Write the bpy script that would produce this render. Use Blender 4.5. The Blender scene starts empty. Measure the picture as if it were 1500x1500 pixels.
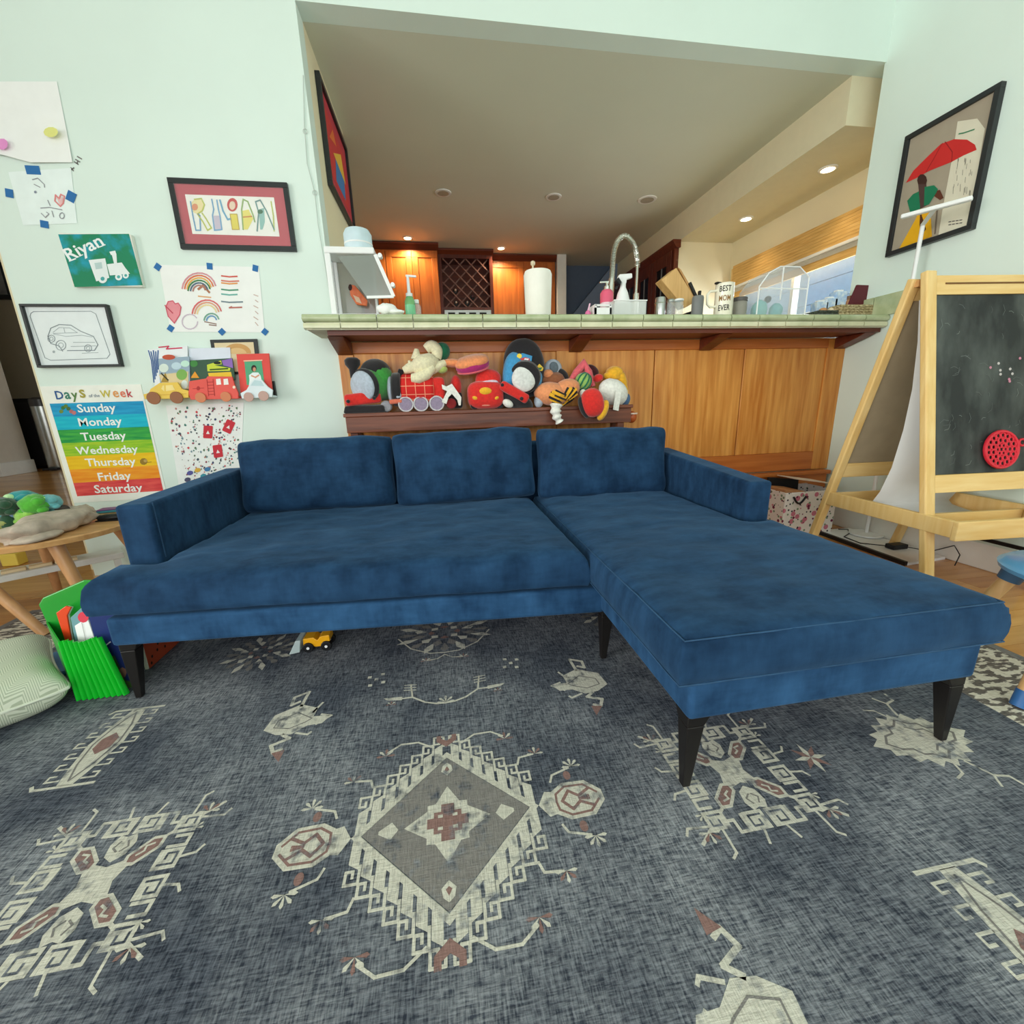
import bpy, bmesh, math, random
from mathutils import Vector, Matrix, noise, geometry
random.seed(7)
sc = bpy.context.scene
COL = sc.collection
RAD = math.radians

# ------------------------------------------------------------------ camera
FPX = 621.5                                   # focal length in pixels of the 1500 px frame
YAW, PITCH, ROLL = RAD(8.87), RAD(14.315), RAD(-1.79)
CAM = Vector((0, 0, 1.0))
def _cam_rows():
    cy, sy = math.cos(YAW), math.sin(YAW); cp, sp = math.cos(PITCH), math.sin(PITCH); cr, sr = math.cos(ROLL), math.sin(ROLL)
    Rz = Matrix(((cy, -sy, 0), (sy, cy, 0), (0, 0, 1)))
    Rx = Matrix(((1, 0, 0), (0, cp, -sp), (0, sp, cp)))
    Ry = Matrix(((cr, 0, sr), (0, 1, 0), (-sr, 0, cr)))
    return Ry @ Rx @ Rz
CM = _cam_rows()
CT = CM.transposed()
cam_data = bpy.data.cameras.new('camera')
cam_data.sensor_width = 36; cam_data.lens = FPX / 1500 * 36; cam_data.clip_start = 0.02; cam_data.clip_end = 200
cam = bpy.data.objects.new('camera', cam_data); COL.objects.link(cam)
m = Matrix.Identity(4)
for i in range(3):
    m[i][0] = CM[0][i]; m[i][1] = CM[2][i]; m[i][2] = -CM[1][i]; m[i][3] = CAM[i]
cam.matrix_world = m
sc.camera = cam
# measuring helpers: where a sight line meets a real plane of the room
def ray(x, y): return CT @ Vector((x - 750, FPX, 750 - y))
def onz(x, y, z): d = ray(x, y); return CAM + d * ((z - CAM.z) / d.z)
def ony(x, y, Y): d = ray(x, y); return CAM + d * (Y / d.y)
def onx(x, y, X): d = ray(x, y); return CAM + d * (X / d.x)
def onplane(x, y, p, n): d = ray(x, y); return CAM + d * ((Vector(p) - CAM).dot(n) / d.dot(n))

# ------------------------------------------------------------------ world, light, exposure
sc.view_settings.view_transform = 'Standard'
sc.view_settings.look = 'None'
sc.view_settings.exposure = -0.12
sc.view_settings.gamma = 1.0
sc.view_settings.use_curve_mapping = False
w = bpy.data.worlds.new('sky'); sc.world = w; w.use_nodes = True
bg = w.node_tree.nodes['Background']; bg.inputs[0].default_value = (0.90, 0.97, 1.0, 1); bg.inputs[1].default_value = 1.0
def area(name, loc, rot, sx, sy, power, col):
    l = bpy.data.lights.new(name, 'AREA'); l.shape = 'RECTANGLE'; l.size = sx; l.size_y = sy; l.energy = power; l.color = col
    o = bpy.data.objects.new(name, l); o.location = loc; o.rotation_euler = rot; COL.objects.link(o); return o
area('daylight_back_window', (-0.6, -3.55, 1.75), (RAD(90), 0, 0), 5.6, 2.7, 128, (0.98, 1.0, 0.98))
lw = area('daylight_left_window', (-5.2, -1.4, 1.75), (RAD(90), 0, RAD(-84)), 3.6, 2.6, 142, (1.0, 0.99, 0.93)); lw.data.spread = RAD(105)
area('daylight_kitchen_window', (4.3, 4.3, 1.95), (RAD(90), 0, RAD(90)), 1.7, 1.1, 100, (0.88, 0.95, 1.0))
def spot(name, loc, power, col, ang=120, r=.05):
    l = bpy.data.lights.new(name, 'SPOT'); l.energy = power; l.color = col; l.spot_size = RAD(ang); l.spot_blend = .6; l.shadow_soft_size = r
    o = bpy.data.objects.new(name, l); o.location = loc; COL.objects.link(o); return o

# ------------------------------------------------------------------ materials
def lin(c):
    r = []
    for v in c[:3]:
        v = v / 255
        r.append(v / 12.92 if v <= .04045 else ((v + .055) / 1.055) ** 2.4)
    return (r[0], r[1], r[2], 1)
_M = {}
def mat(name, col, rough=.55, metal=0, var=.06, scale=12, stretch=(1, 1, 1), bump=0, bscale=60, spec=.4, sheen=0, coat=0,
        trans=0, alpha=1, emis=0, col2=None, lo=.35, hi=.65):
    if name in _M: return _M[name]
    M = bpy.data.materials.new(name); M.use_nodes = True
    nt = M.node_tree; N = nt.nodes; L = nt.links; b = N['Principled BSDF']
    b.inputs['Roughness'].default_value = rough; b.inputs['Metallic'].default_value = metal
    b.inputs['Specular IOR Level'].default_value = spec
    b.inputs['Sheen Weight'].default_value = sheen; b.inputs['Coat Weight'].default_value = coat
    b.inputs['Transmission Weight'].default_value = trans; b.inputs['Alpha'].default_value = alpha
    c = lin(col)
    tc = N.new('ShaderNodeTexCoord'); mp = N.new('ShaderNodeMapping'); mp.inputs['Scale'].default_value = stretch
    L.new(tc.outputs['Object'], mp.inputs[0])
    if var or col2:
        nz = N.new('ShaderNodeTexNoise'); nz.inputs['Scale'].default_value = scale; nz.inputs['Detail'].default_value = 5
        L.new(mp.outputs[0], nz.inputs['Vector'])
        rp = N.new('ShaderNodeValToRGB')
        rp.color_ramp.elements[0].position = lo; rp.color_ramp.elements[1].position = hi
        if col2: rp.color_ramp.elements[0].color = c; rp.color_ramp.elements[1].color = lin(col2)
        else:
            rp.color_ramp.elements[0].color = tuple(x * (1 - var) for x in c[:3]) + (1,)
            rp.color_ramp.elements[1].color = tuple(min(1, x * (1 + var)) for x in c[:3]) + (1,)
        L.new(nz.outputs['Fac'], rp.inputs[0]); L.new(rp.outputs[0], b.inputs['Base Color'])
    else: b.inputs['Base Color'].default_value = c
    if bump:
        n2 = N.new('ShaderNodeTexNoise'); n2.inputs['Scale'].default_value = bscale; n2.inputs['Detail'].default_value = 3
        L.new(mp.outputs[0], n2.inputs['Vector'])
        bp = N.new('ShaderNodeBump'); bp.inputs['Strength'].default_value = bump; bp.inputs['Distance'].default_value = .01
        L.new(n2.outputs['Fac'], bp.inputs['Height']); L.new(bp.outputs[0], b.inputs['Normal'])
    if emis:
        b.inputs['Emission Color'].default_value = c; b.inputs['Emission Strength'].default_value = emis
    _M[name] = M
    return M
def flat(col, rough=.7):                      # plain printed or painted colour
    return mat('paint_%d_%d_%d_%d' % (*col[:3], int(rough * 100)), col, rough, var=.03)
def wood(name, c1, c2, axis='x', rough=.4, scale=3.0, coat=.15, spec=.4):
    st = {'x': (1, 14, 14), 'y': (14, 1, 14), 'z': (14, 14, 1)}[axis]
    return mat(name, c1, rough, col2=c2, scale=scale, stretch=st, lo=.3, hi=.7, coat=coat, bump=.05, bscale=scale * 4, spec=spec)
def glass(name, col=(235, 245, 245), rough=.03, alpha=.25):
    return mat(name, col, rough, var=0, alpha=alpha, spec=.6)

WALLP = mat('wall_paint', (225, 241, 233), .75, var=.015, scale=2)
CREAM = mat('kitchen_paint', (236, 226, 192), .75, var=.015, scale=2)
CEILP = mat('ceiling_paint', (214, 218, 200), .85, var=.015, scale=2)
TRIM = mat('white_trim', (236, 236, 230), .5, var=.02)
WHITE = mat('white_plastic', (240, 242, 242), .4, var=.015)
BLACK = mat('black_plastic', (22, 22, 24), .45, var=.05)
PAPER = mat('paper', (246, 248, 246), .8, var=.015)
GREY = mat('grey_plastic', (120, 122, 122), .5, var=.04)
STEEL = mat('steel', (190, 192, 190), .28, metal=1, var=.05)
CHROME = mat('chrome', (222, 222, 215), .15, metal=.9, var=.02)
CHERRY = wood('cherry_panel', (194, 116, 42), (232, 164, 82), 'z', .42, 2.2)
CHERRYR = wood('cherry_rail', (176, 92, 34), (202, 118, 52), 'x', .42, 2.2)
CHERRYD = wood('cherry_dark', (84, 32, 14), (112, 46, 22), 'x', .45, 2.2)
CABW = wood('cabinet_wood', (170, 88, 30), (200, 112, 44), 'z', .38, 2.0)
CABD = wood('cabinet_dark', (74, 28, 16), (106, 44, 26), 'z', .38, 2.0)
WALNUT = wood('walnut', (82, 40, 26), (132, 72, 48), 'x', .5, 2.5)
PINE = wood('pine', (226, 184, 112), (240, 208, 144), 'z', .5, 2.2, coat=.05)
PINEX = wood('pine_x', (226, 184, 112), (240, 208, 144), 'x', .5, 2.2, coat=.05)
BEECH = wood('beech', (200, 148, 92), (222, 172, 116), 'x', .4, 2.5)
BEECHZ = wood('beech_leg', (190, 138, 92), (212, 160, 110), 'z', .4, 2.5)

def velvet(nm='blue_velvet', ca=(17, 42, 69), cb_=(37, 70, 104)):
    M = bpy.data.materials.new(nm); M.use_nodes = True
    nt = M.node_tree; N = nt.nodes; L = nt.links; b = N['Principled BSDF']
    tc = N.new('ShaderNodeTexCoord')
    def nz(scale, stretch, detail=4):
        mp = N.new('ShaderNodeMapping'); mp.inputs['Scale'].default_value = stretch; L.new(tc.outputs['Object'], mp.inputs[0])
        n = N.new('ShaderNodeTexNoise'); n.inputs['Scale'].default_value = scale; n.inputs['Detail'].default_value = detail
        L.new(mp.outputs[0], n.inputs['Vector']); return n.outputs['Fac']
    big = nz(9, (1, 2.0, .8), 7); fine = nz(60, (1, 1, .25)); fine2 = nz(60, (.25, 1, 1))
    a = N.new('ShaderNodeMath'); a.operation = 'ADD'; L.new(fine, a.inputs[0]); L.new(fine2, a.inputs[1])
    h = N.new('ShaderNodeMath'); h.operation = 'MULTIPLY'; L.new(a.outputs[0], h.inputs[0]); h.inputs[1].default_value = .5
    mx = N.new('ShaderNodeMix'); mx.inputs[0].default_value = .30; L.new(big, mx.inputs[2]); L.new(h.outputs[0], mx.inputs[3])
    rp = N.new('ShaderNodeValToRGB'); e = rp.color_ramp.elements
    e[0].position = .36; e[0].color = lin(ca); e[1].position = .66; e[1].color = lin(cb_)
    L.new(mx.outputs[0], rp.inputs[0]); L.new(rp.outputs[0], b.inputs['Base Color'])
    b.inputs['Roughness'].default_value = .85; b.inputs['Specular IOR Level'].default_value = .12
    b.inputs['Sheen Weight'].default_value = .35; b.inputs['Sheen Roughness'].default_value = .45; b.inputs['Sheen Tint'].default_value = lin((110, 150, 190))
    bp = N.new('ShaderNodeBump'); bp.inputs['Strength'].default_value = .25; bp.inputs['Distance'].default_value = .004
    L.new(h.outputs[0], bp.inputs['Height']); L.new(bp.outputs[0], b.inputs['Normal'])
    return M
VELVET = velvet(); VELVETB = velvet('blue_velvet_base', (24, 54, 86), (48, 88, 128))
VELVETL = mat('velvet_piping', (40, 76, 110), .8, var=.1, scale=30)

def rug_mats():
    out = []
    for kind in ('field', 'motif', 'mauve', 'dark', 'border'):
        M = bpy.data.materials.new('rug_' + kind); M.use_nodes = True
        nt = M.node_tree; N = nt.nodes; L = nt.links; b = N['Principled BSDF']
        tc = N.new('ShaderNodeTexCoord')
        def nz(scale, stretch=(1, 1, 1), detail=4):
            mp = N.new('ShaderNodeMapping'); mp.inputs['Scale'].default_value = stretch; L.new(tc.outputs['Object'], mp.inputs[0])
            n = N.new('ShaderNodeTexNoise'); n.inputs['Scale'].default_value = scale; n.inputs['Detail'].default_value = detail
            L.new(mp.outputs[0], n.inputs['Vector']); return n.outputs['Fac']
        def mixc(fac, c1, c2):
            x = N.new('ShaderNodeMix'); x.data_type = 'RGBA'; L.new(fac, x.inputs[0])
            for k, c in ((6, c1), (7, c2)):
                if isinstance(c, tuple): x.inputs[k].default_value = c
                else: L.new(c, x.inputs[k])
            return x.outputs[2]
        def ramp(f, a, b_):
            r = N.new('ShaderNodeMapRange'); r.inputs[1].default_value = a; r.inputs[2].default_value = b_; L.new(f, r.inputs[0]); return r.outputs[0]
        tx = nz(40, (1, 7, 1), 3); ty = nz(40, (7, 1, 1), 3)
        s = N.new('ShaderNodeMath'); s.operation = 'ADD'; L.new(tx, s.inputs[0]); L.new(ty, s.inputs[1])
        weave = ramp(s.outputs[0], .74, 1.26)
        worn = ramp(nz(2.6, (1, 1, 1), 6), .38, .68)
        field = mixc(weave, lin((42, 47, 58)), lin((100, 105, 116)))
        field2 = mixc(worn, field, mixc(weave, lin((68, 73, 84)), lin((160, 163, 168))))
        if kind == 'field': c = field2
        elif kind == 'border':
            pat = ramp(nz(26, (1, 2.2, 1), 2), .47, .53)
            c = mixc(pat, mixc(weave, lin((205, 196, 178)), lin((232, 226, 212))), mixc(weave, lin((92, 86, 84)), lin((128, 120, 112))))
        else:
            base = {'motif': (216, 212, 198), 'mauve': (150, 118, 112), 'dark': (140, 136, 132)}[kind]
            bc = mixc(weave, lin(tuple(int(x * .88) for x in base)), lin(base))
            wear = ramp(nz(34, (1, 1, 1), 5), .52, .74)
            c = mixc(wear, bc, field2)
        L.new(c, b.inputs['Base Color'])
        b.inputs['Roughness'].default_value = .95; b.inputs['Specular IOR Level'].default_value = .08
        bp = N.new('ShaderNodeBump'); bp.inputs['Strength'].default_value = .3; bp.inputs['Distance'].default_value = .003
        L.new(weave, bp.inputs['Height']); L.new(bp.outputs[0], b.inputs['Normal'])
        out.append(M)
    return out
RUGF, RUGM, RUGV, RUGD, RUGB = rug_mats()

# ------------------------------------------------------------------ mesh helpers
ORIG = {}
class MB:
    def __init__(s, T=None): s.v = []; s.f = []; s.m = []; s.T = T
    def add(s, vs, fs, mi=0):
        o = len(s.v)
        for p in vs: s.v.append((s.T @ Vector(p)) if s.T else Vector(p))
        for f in fs: s.f.append([o + i for i in f]); s.m.append(mi)
        return s
    def box(s, x0, x1, y0, y1, z0, z1, mi=0):
        return s.add([(x0, y0, z0), (x1, y0, z0), (x1, y1, z0), (x0, y1, z0), (x0, y0, z1), (x1, y0, z1), (x1, y1, z1), (x0, y1, z1)],
                     [(0, 3, 2, 1), (4, 5, 6, 7), (0, 1, 5, 4), (1, 2, 6, 5), (2, 3, 7, 6), (3, 0, 4, 7)], mi)
    def hexa(s, p, mi=0):                     # eight corners, bottom ring then top ring
        return s.add(p, [(0, 3, 2, 1), (4, 5, 6, 7), (0, 1, 5, 4), (1, 2, 6, 5), (2, 3, 7, 6), (3, 0, 4, 7)], mi)
    def obox(s, c, size, R=None, mi=0):
        c = Vector(c); hx, hy, hz = (k / 2 for k in size); vs = []
        for z in (-hz, hz):
            for x, y in ((-hx, -hy), (hx, -hy), (hx, hy), (-hx, hy)):
                p = Vector((x, y, z)); vs.append(c + (R @ p if R else p))
        return s.hexa(vs, mi)
    def bar(s, p0, p1, wx, wy, mi=0, up=(0, 0, 1)):
        p0, p1 = Vector(p0), Vector(p1); d = (p1 - p0).normalized(); a = d.cross(Vector(up))
        if a.length < 1e-4: a = d.cross(Vector((1, 0, 0)))
        a.normalize(); b = a.cross(d); vs = []
        for p in (p0, p1):
            for i, j in ((-1, -1), (1, -1), (1, 1), (-1, 1)): vs.append(p + a * (i * wx / 2) + b * (j * wy / 2))
        return s.hexa(vs, mi)
    def cone(s, p0, p1, r0, r1, n=16, mi=0):
        p0, p1 = Vector(p0), Vector(p1); d = (p1 - p0).normalized(); a = d.orthogonal().normalized(); b = d.cross(a); vs = []
        for p, r in ((p0, r0), (p1, r1)):
            for i in range(n):
                t = 2 * math.pi * i / n; vs.append(p + a * (r * math.cos(t)) + b * (r * math.sin(t)))
        return s.add(vs, [(i, (i + 1) % n, n + (i + 1) % n, n + i) for i in range(n)] + [tuple(range(n))[::-1], tuple(range(n, 2 * n))], mi)
    def tube(s, pts, r, n=8, closed=False, mi=0):
        pts = [Vector(p) for p in pts]; k = len(pts); vs = []; prev = None
        for i, p in enumerate(pts):
            if closed: d = pts[(i + 1) % k] - pts[i - 1]
            else: d = pts[min(i + 1, k - 1)] - pts[max(i - 1, 0)]
            d = d.normalized() if d.length > 1e-9 else Vector((0, 0, 1))
            a = (prev - d * prev.dot(d)) if prev else d.orthogonal()
            if a.length < 1e-6: a = d.orthogonal()
            a.normalize(); prev = a; b = d.cross(a); rr = r[i] if isinstance(r, (list, tuple)) else r
            for j in range(n):
                t = 2 * math.pi * j / n; vs.append(p + a * (rr * math.cos(t)) + b * (rr * math.sin(t)))
        fs = []
        for i in range(k if closed else k - 1):
            o, q = i * n, ((i + 1) % k) * n
            for j in range(n): fs.append((o + j, o + (j + 1) % n, q + (j + 1) % n, q + j))
        if not closed: fs += [tuple(range(n))[::-1], tuple(range((k - 1) * n, k * n))]
        return s.add(vs, fs, mi)
    def lathe(s, prof, c, n=24, R=None, mi=0):
        c = Vector(c); vs = []; k = len(prof)
        for r, z in prof:
            for i in range(n):
                t = 2 * math.pi * i / n; p = Vector((r * math.cos(t), r * math.sin(t), z)); vs.append(c + (R @ p if R else p))
        fs = [(i * n + j, i * n + (j + 1) % n, (i + 1) * n + (j + 1) % n, (i + 1) * n + j) for i in range(k - 1) for j in range(n)]
        fs += [tuple(range(n))[::-1], tuple(range((k - 1) * n, k * n))]
        return s.add(vs, fs, mi)
    def ell(s, c, r, n=18, k=12, R=None, mi=0, wob=0, seed=0, p=1.0):
        c = Vector(c); vs = []
        if not isinstance(r, (list, tuple)): r = (r, r, r)
        sg = lambda a: math.copysign(abs(a) ** p, a)
        for i in range(1, k):
            f = math.pi * i / k
            for j in range(n):
                t = 2 * math.pi * j / n
                q = Vector((sg(math.sin(f)) * sg(math.cos(t)) * r[0], sg(math.sin(f)) * sg(math.sin(t)) * r[1], sg(math.cos(f)) * r[2]))
                if wob: q *= 1 + wob * (noise.noise(q * (2.0 / max(r)) + Vector((seed, seed * 2.3, 0))) + .45 * noise.noise(q * (5.5 / max(r)) + Vector((seed, 0, seed))))
                vs.append(c + (R @ q if R else q))
        top = Vector((0, 0, r[2])); bot = -top
        vs += [c + (R @ top if R else top), c + (R @ bot if R else bot)]
        T, B = len(vs) - 2, len(vs) - 1
        fs = [(i * n + j, (i + 1) * n + j, (i + 1) * n + (j + 1) % n, i * n + (j + 1) % n) for i in range(k - 2) for j in range(n)]
        fs += [(T, j, (j + 1) % n) for j in range(n)] + [(B, (k - 2) * n + (j + 1) % n, (k - 2) * n + j) for j in range(n)]
        return s.add(vs, fs, mi)
    def prism(s, pts, off, mi=0):             # polygon in space pushed along a vector
        n = len(pts); off = Vector(off); vs = [Vector(p) for p in pts]; vs += [p + off for p in vs]
        return s.add(vs, [tuple(range(n)), tuple(range(n, 2 * n))[::-1]] + [(i, n + i, n + (i + 1) % n, (i + 1) % n) for i in range(n)], mi)
    def poly(s, pts, mi=0): return s.add(pts, [tuple(range(len(pts)))], mi)
    def build(s, name, mats, parent=None, smooth=None, bevel=0, seg=2, sub=0, loc=None, kind=None):
        if not isinstance(mats, (list, tuple)): mats = [mats]
        o0 = Vector(ORIG[parent.name]) if parent else (Vector(loc) if loc is not None else Vector((0, 0, 0)))
        me = bpy.data.meshes.new(name)
        me.from_pydata([tuple(p - o0) for p in s.v], [], s.f)
        for M in mats: me.materials.append(M)
        me.polygons.foreach_set('material_index', s.m)
        bm = bmesh.new(); bm.from_mesh(me); bmesh.ops.recalc_face_normals(bm, faces=bm.faces); bm.to_mesh(me); bm.free()
        if smooth is not None:
            me.polygons.foreach_set('use_smooth', [True] * len(me.polygons)); me.set_sharp_from_angle(angle=RAD(smooth))
        o = bpy.data.objects.new(name, me); COL.objects.link(o)
        if parent: o.parent = parent
        else: o.location = o0
        ORIG[o.name] = tuple(o0)
        if bevel:
            b = o.modifiers.new('bevel', 'BEVEL'); b.width = bevel; b.segments = seg; b.limit_method = 'ANGLE'; b.angle_limit = RAD(40); b.harden_normals = False
        if sub:
            b = o.modifiers.new('subd', 'SUBSURF'); b.levels = sub; b.render_levels = sub
        if kind: o['kind'] = kind
        return o
def tag(o, label, cat, group=None):
    o['label'] = label; o['category'] = cat
    if group: o['group'] = group
    return o
def thing(name, label, cat, loc, group=None):
    o = bpy.data.objects.new(name, None); COL.objects.link(o); o.location = loc; o.empty_display_size = .05
    ORIG[o.name] = tuple(loc); return tag(o, label, cat, group)
def struct(name, mb, M, **k): o = mb.build(name, M, **k); o['kind'] = 'structure'; return o
def rot(z=0, x=0, y=0): return (Matrix.Rotation(RAD(z), 3, 'Z') @ Matrix.Rotation(RAD(x), 3, 'X') @ Matrix.Rotation(RAD(y), 3, 'Y'))
def aim(d):                                   # matrix whose local z points along d
    return Vector((0, 0, 1)).rotation_difference(Vector(d).normalized()).to_matrix()

_TXT = {}
def text_mesh(t):
    if t in _TXT: return _TXT[t]
    cu = bpy.data.curves.new('t', 'FONT'); cu.body = t; cu.size = 1; cu.resolution_u = 2; cu.offset = .018
    o = bpy.data.objects.new('t', cu); COL.objects.link(o)
    dg = bpy.context.evaluated_depsgraph_get(); dg.update()
    me = bpy.data.meshes.new_from_object(o.evaluated_get(dg))
    vs = [v.co.copy() for v in me.vertices]; fs = [tuple(p.vertices) for p in me.polygons]
    bpy.data.objects.remove(o); bpy.data.meshes.remove(me)
    _TXT[t] = (vs, fs); return _TXT[t]

class Art:                                    # flat print on a real flat surface: pf maps drawing coordinates to the surface
    def __init__(s, pf, n, step=.0006): s.pf = pf; s.n = Vector(n).normalized(); s.mb = MB(); s.mats = []; s.step = step; s.k = 0
    def mi(s, M):
        if isinstance(M, tuple): M = flat(M)
        if M not in s.mats: s.mats.append(M)
        return s.mats.index(M)
    def P(s, p, layer): return Vector(s.pf(*p)) + s.n * (s.step * (layer + (s.k % 12) / 14))
    def poly(s, pts, M, layer=1): s.k += 1; s.mb.poly([s.P(p, layer) for p in pts], s.mi(M)); return s
    def line(s, pts, wd, M, layer=1, closed=False):
        s.k = 12 * (s.k // 12 + 1); q = [s.P(p, layer) for p in pts]
        if closed: q.append(q[0])
        for a, b in zip(q, q[1:]):
            d = b - a
            if d.length < 1e-7: continue
            d.normalize(); t = s.n.cross(d) * (wd / 2); e = d * (wd * .35)
            s.k += 1; z = s.n * (s.step * (s.k % 12) / 14); s.mb.poly([a - e - t + z, b + e - t + z, b + e + t + z, a - e + t + z], s.mi(M))
        return s
    def disc(s, c, rx, ry, M, layer=1, n=16, a0=0, a1=360, close=True):
        k = [(c[0] + rx * math.cos(RAD(a0 + (a1 - a0) * i / n)), c[1] + ry * math.sin(RAD(a0 + (a1 - a0) * i / n))) for i in range(n + (a1 - a0 < 360))]
        return s.poly(k, M, layer)
    def arc(s, c, rx, ry, a0, a1, wd, M, layer=1, n=12):
        return s.line([(c[0] + rx * math.cos(RAD(a0 + (a1 - a0) * i / n)), c[1] + ry * math.sin(RAD(a0 + (a1 - a0) * i / n))) for i in range(n + 1)], wd, M, layer)
    def text(s, t, p0, p1, M, layer=1, hscale=1.0):
        vs, fs = text_mesh(t)
        x0 = min(v.x for v in vs); x1 = max(v.x for v in vs)
        a = s.P(p0, layer); b = s.P(p1, layer); d = b - a; k = d.length / (x1 - x0); d.normalize(); up = s.n.cross(d)
        s.mb.add([a + d * ((v.x - x0) * k) + up * (v.y * k * hscale) for v in vs], fs, s.mi(M)); return s
    def build(s, name, parent=None, **k): return s.mb.build(name, s.mats, parent, **k)


# ------------------------------------------------------------------ the room shell
W = 2.98                                      # plane of the left wall and of the wood panelling
FLOORB = wood('floor_boards', (196, 134, 66), (222, 166, 96), 'x', .28, 1.6, coat=.35)
FLOORB2 = wood('floor_boards_b', (186, 122, 58), (210, 150, 82), 'x', .28, 1.9, coat=.35)
FLOORB3 = wood('floor_boards_c', (206, 146, 76), (230, 178, 108), 'x', .28, 1.4, coat=.35)
GROOVE = mat('floor_base', (150, 98, 48), .4, var=.1, scale=6, coat=.2)
floor = struct('floor', MB().box(-14, 4.2, -4, 12, -.12, -.004), GROOVE)
_pk = {}
def planks(x0, x1, y0, y1, wd, ln):
    r = 0; y = y0
    while y < y1:
        x = x0 - (r % 3) * ln / 3; k = 0
        while x < x1:
            a, b = max(x, x0), min(x + ln, x1)
            if b - a > .05:
                L_ = round(b - a, 2); M = random.choice((FLOORB, FLOORB2, FLOORB3)); key = (L_, wd, M.name)
                if key not in _pk:
                    me = MB().box(-L_ / 2 + .001, L_ / 2 - .001, -wd / 2 + .001, wd / 2 - .001, -.004, 0).build('plank', M)
                    _pk[key] = me.data; o = me
                else: o = bpy.data.objects.new('plank', _pk[key]); COL.objects.link(o)
                o.parent = floor; o.location = ((a + b) / 2, y + wd / 2, random.uniform(-.0006, .0006))
            x += ln; k += 1
        y += wd; r += 1
planks(1.8, 3.02, .3, 2.94, .11, .9)
planks(-4.4, -1.7, 2.0, 3.98, .11, 1.0); planks(-4.4, -2.1, .02, 1.99, .11, 1.0)
fb = MB()
random.seed(11)
for i in range(34):                           # the boards further back in the hall, one object
    for j in range(5):
        x = -12 + j * 1.9 + (i % 3) * .6; y = 4.0 + i * .22
        fb.box(x + .002, x + 1.898, y + .002, y + .218, -.004, 0, (i * 7 + j * 3) % 3)
fbo = fb.build('far_planks', [FLOORB, FLOORB2, FLOORB3], floor); fbo['kind'] = 'stuff'

wl = MB().box(-2.29, -.61, W, W + .13, 0, 4.1)
struct('wall_left', wl, WALLP)
struct('wall_kitchen_left', MB().box(-.74, -.61, W + .13, 4.12, 0, 3.6), CREAM)
struct('wall_kitchen_side', MB().box(-2.4, -2.29, W + .13, 7.2, 0, 3.6), CREAM)
struct('wall_right', MB().box(3.05, 3.2, -4, W - .031, 0, 4.1).box(3.05, 3.0595, W - .031, W + .012, 0, 4.1), WALLP)
struct('wall_front', MB().box(-.61, 3.05, 3.0, 3.16, 0, 1.40), CREAM)
struct('wall_header', MB().box(-.61, 3.8, W, W + .13, 3.1, 4.1), WALLP)
struct('wall_kitchen_front', MB().box(3.06, 3.8, W - .03, W + .012, 0, 3.1), CREAM)
struct('ceiling', MB().box(-14, 3.2, -4, W + .13, 4.1, 4.2), WALLP)
struct('ceiling_kitchen', MB().box(-2.4, 3.8, W + .131, 9.0, 3.1, 3.2), CEILP)
struct('wall_hall', MB().box(-14, -4.5, 11.2, 11.3, 0, 4.1), mat('hall_paint', (176, 166, 146), .8, var=.02))
struct('ceiling_hall', MB().box(-14, -2.4, W + .13, 11.3, 4.1, 4.2), CEILP)
struct('wall_hall_side', MB().box(-14.1, -14, 2.5, 11.3, 0, 4.1), WALLP)
# back wall with its wide window behind the viewer
bw = MB().box(-14, -3.6, -3.7, -3.6, 0, 4.1).box(2.4, 3.2, -3.7, -3.6, 0, 4.1).box(-3.6, 2.4, -3.7, -3.6, 0, .3).box(-3.6, 2.4, -3.7, -3.6, 3.2, 4.1)
struct('wall_back', bw, WALLP)
# hall column at far left with its skirting
struct('wall_column', MB().box(-10.6, -7.88, 9.0, 9.6, .24, 3.6), mat('column_paint', (214, 206, 192), .7, var=.02))
struct('baseboard_column', MB().box(-10.62, -7.84, 8.93, 9.62, 0, .24), TRIM, bevel=.01)
# low convector skirting along the right wall
bs = MB().box(2.985, 3.05, .2, 2.93, 0, .15)
bso = struct('baseboard_right', bs, TRIM, bevel=.008)
MB().box(2.98, 2.99, .3, 1.86, .165, .185).build('slot', BLACK, bso)

# kitchen shell
struct('floor_kitchen', MB().box(-2.29, 3.8, 3.16, 9.0, .3, .36), GROOVE)
struct('trim_soffit', MB().box(2.93, 3.65, W + .131, 9.0, 2.815, 3.1), mat('soffit_paint', (222, 214, 182), .75, var=.015))
struct('wall_kitchen_cream', MB().box(2.9, 3.66, 5.30, 5.42, .36, 2.814), CREAM)
wk = MB().box(3.65, 3.80, W + .131, 3.45, .36, 3.1).box(3.65, 3.8, 5.18, 9.0, .36, 3.1).box(3.65, 3.8, 3.45, 5.18, .36, 1.35).box(3.65, 3.8, 3.45, 5.18, 2.50, 3.1)
struct('wall_kitchen_right', wk, CREAM)
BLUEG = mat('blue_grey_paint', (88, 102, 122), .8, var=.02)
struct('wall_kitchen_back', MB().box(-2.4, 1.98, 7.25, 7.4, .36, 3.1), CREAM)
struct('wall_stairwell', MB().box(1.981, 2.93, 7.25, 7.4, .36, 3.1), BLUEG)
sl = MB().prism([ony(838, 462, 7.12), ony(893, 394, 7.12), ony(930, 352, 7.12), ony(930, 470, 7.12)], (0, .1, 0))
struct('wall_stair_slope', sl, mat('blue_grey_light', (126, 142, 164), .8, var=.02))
struct('trim_doorway', MB().box(1.84, 1.98, 6.74, 7.25, .36, 3.1), TRIM, bevel=.006)

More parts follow.
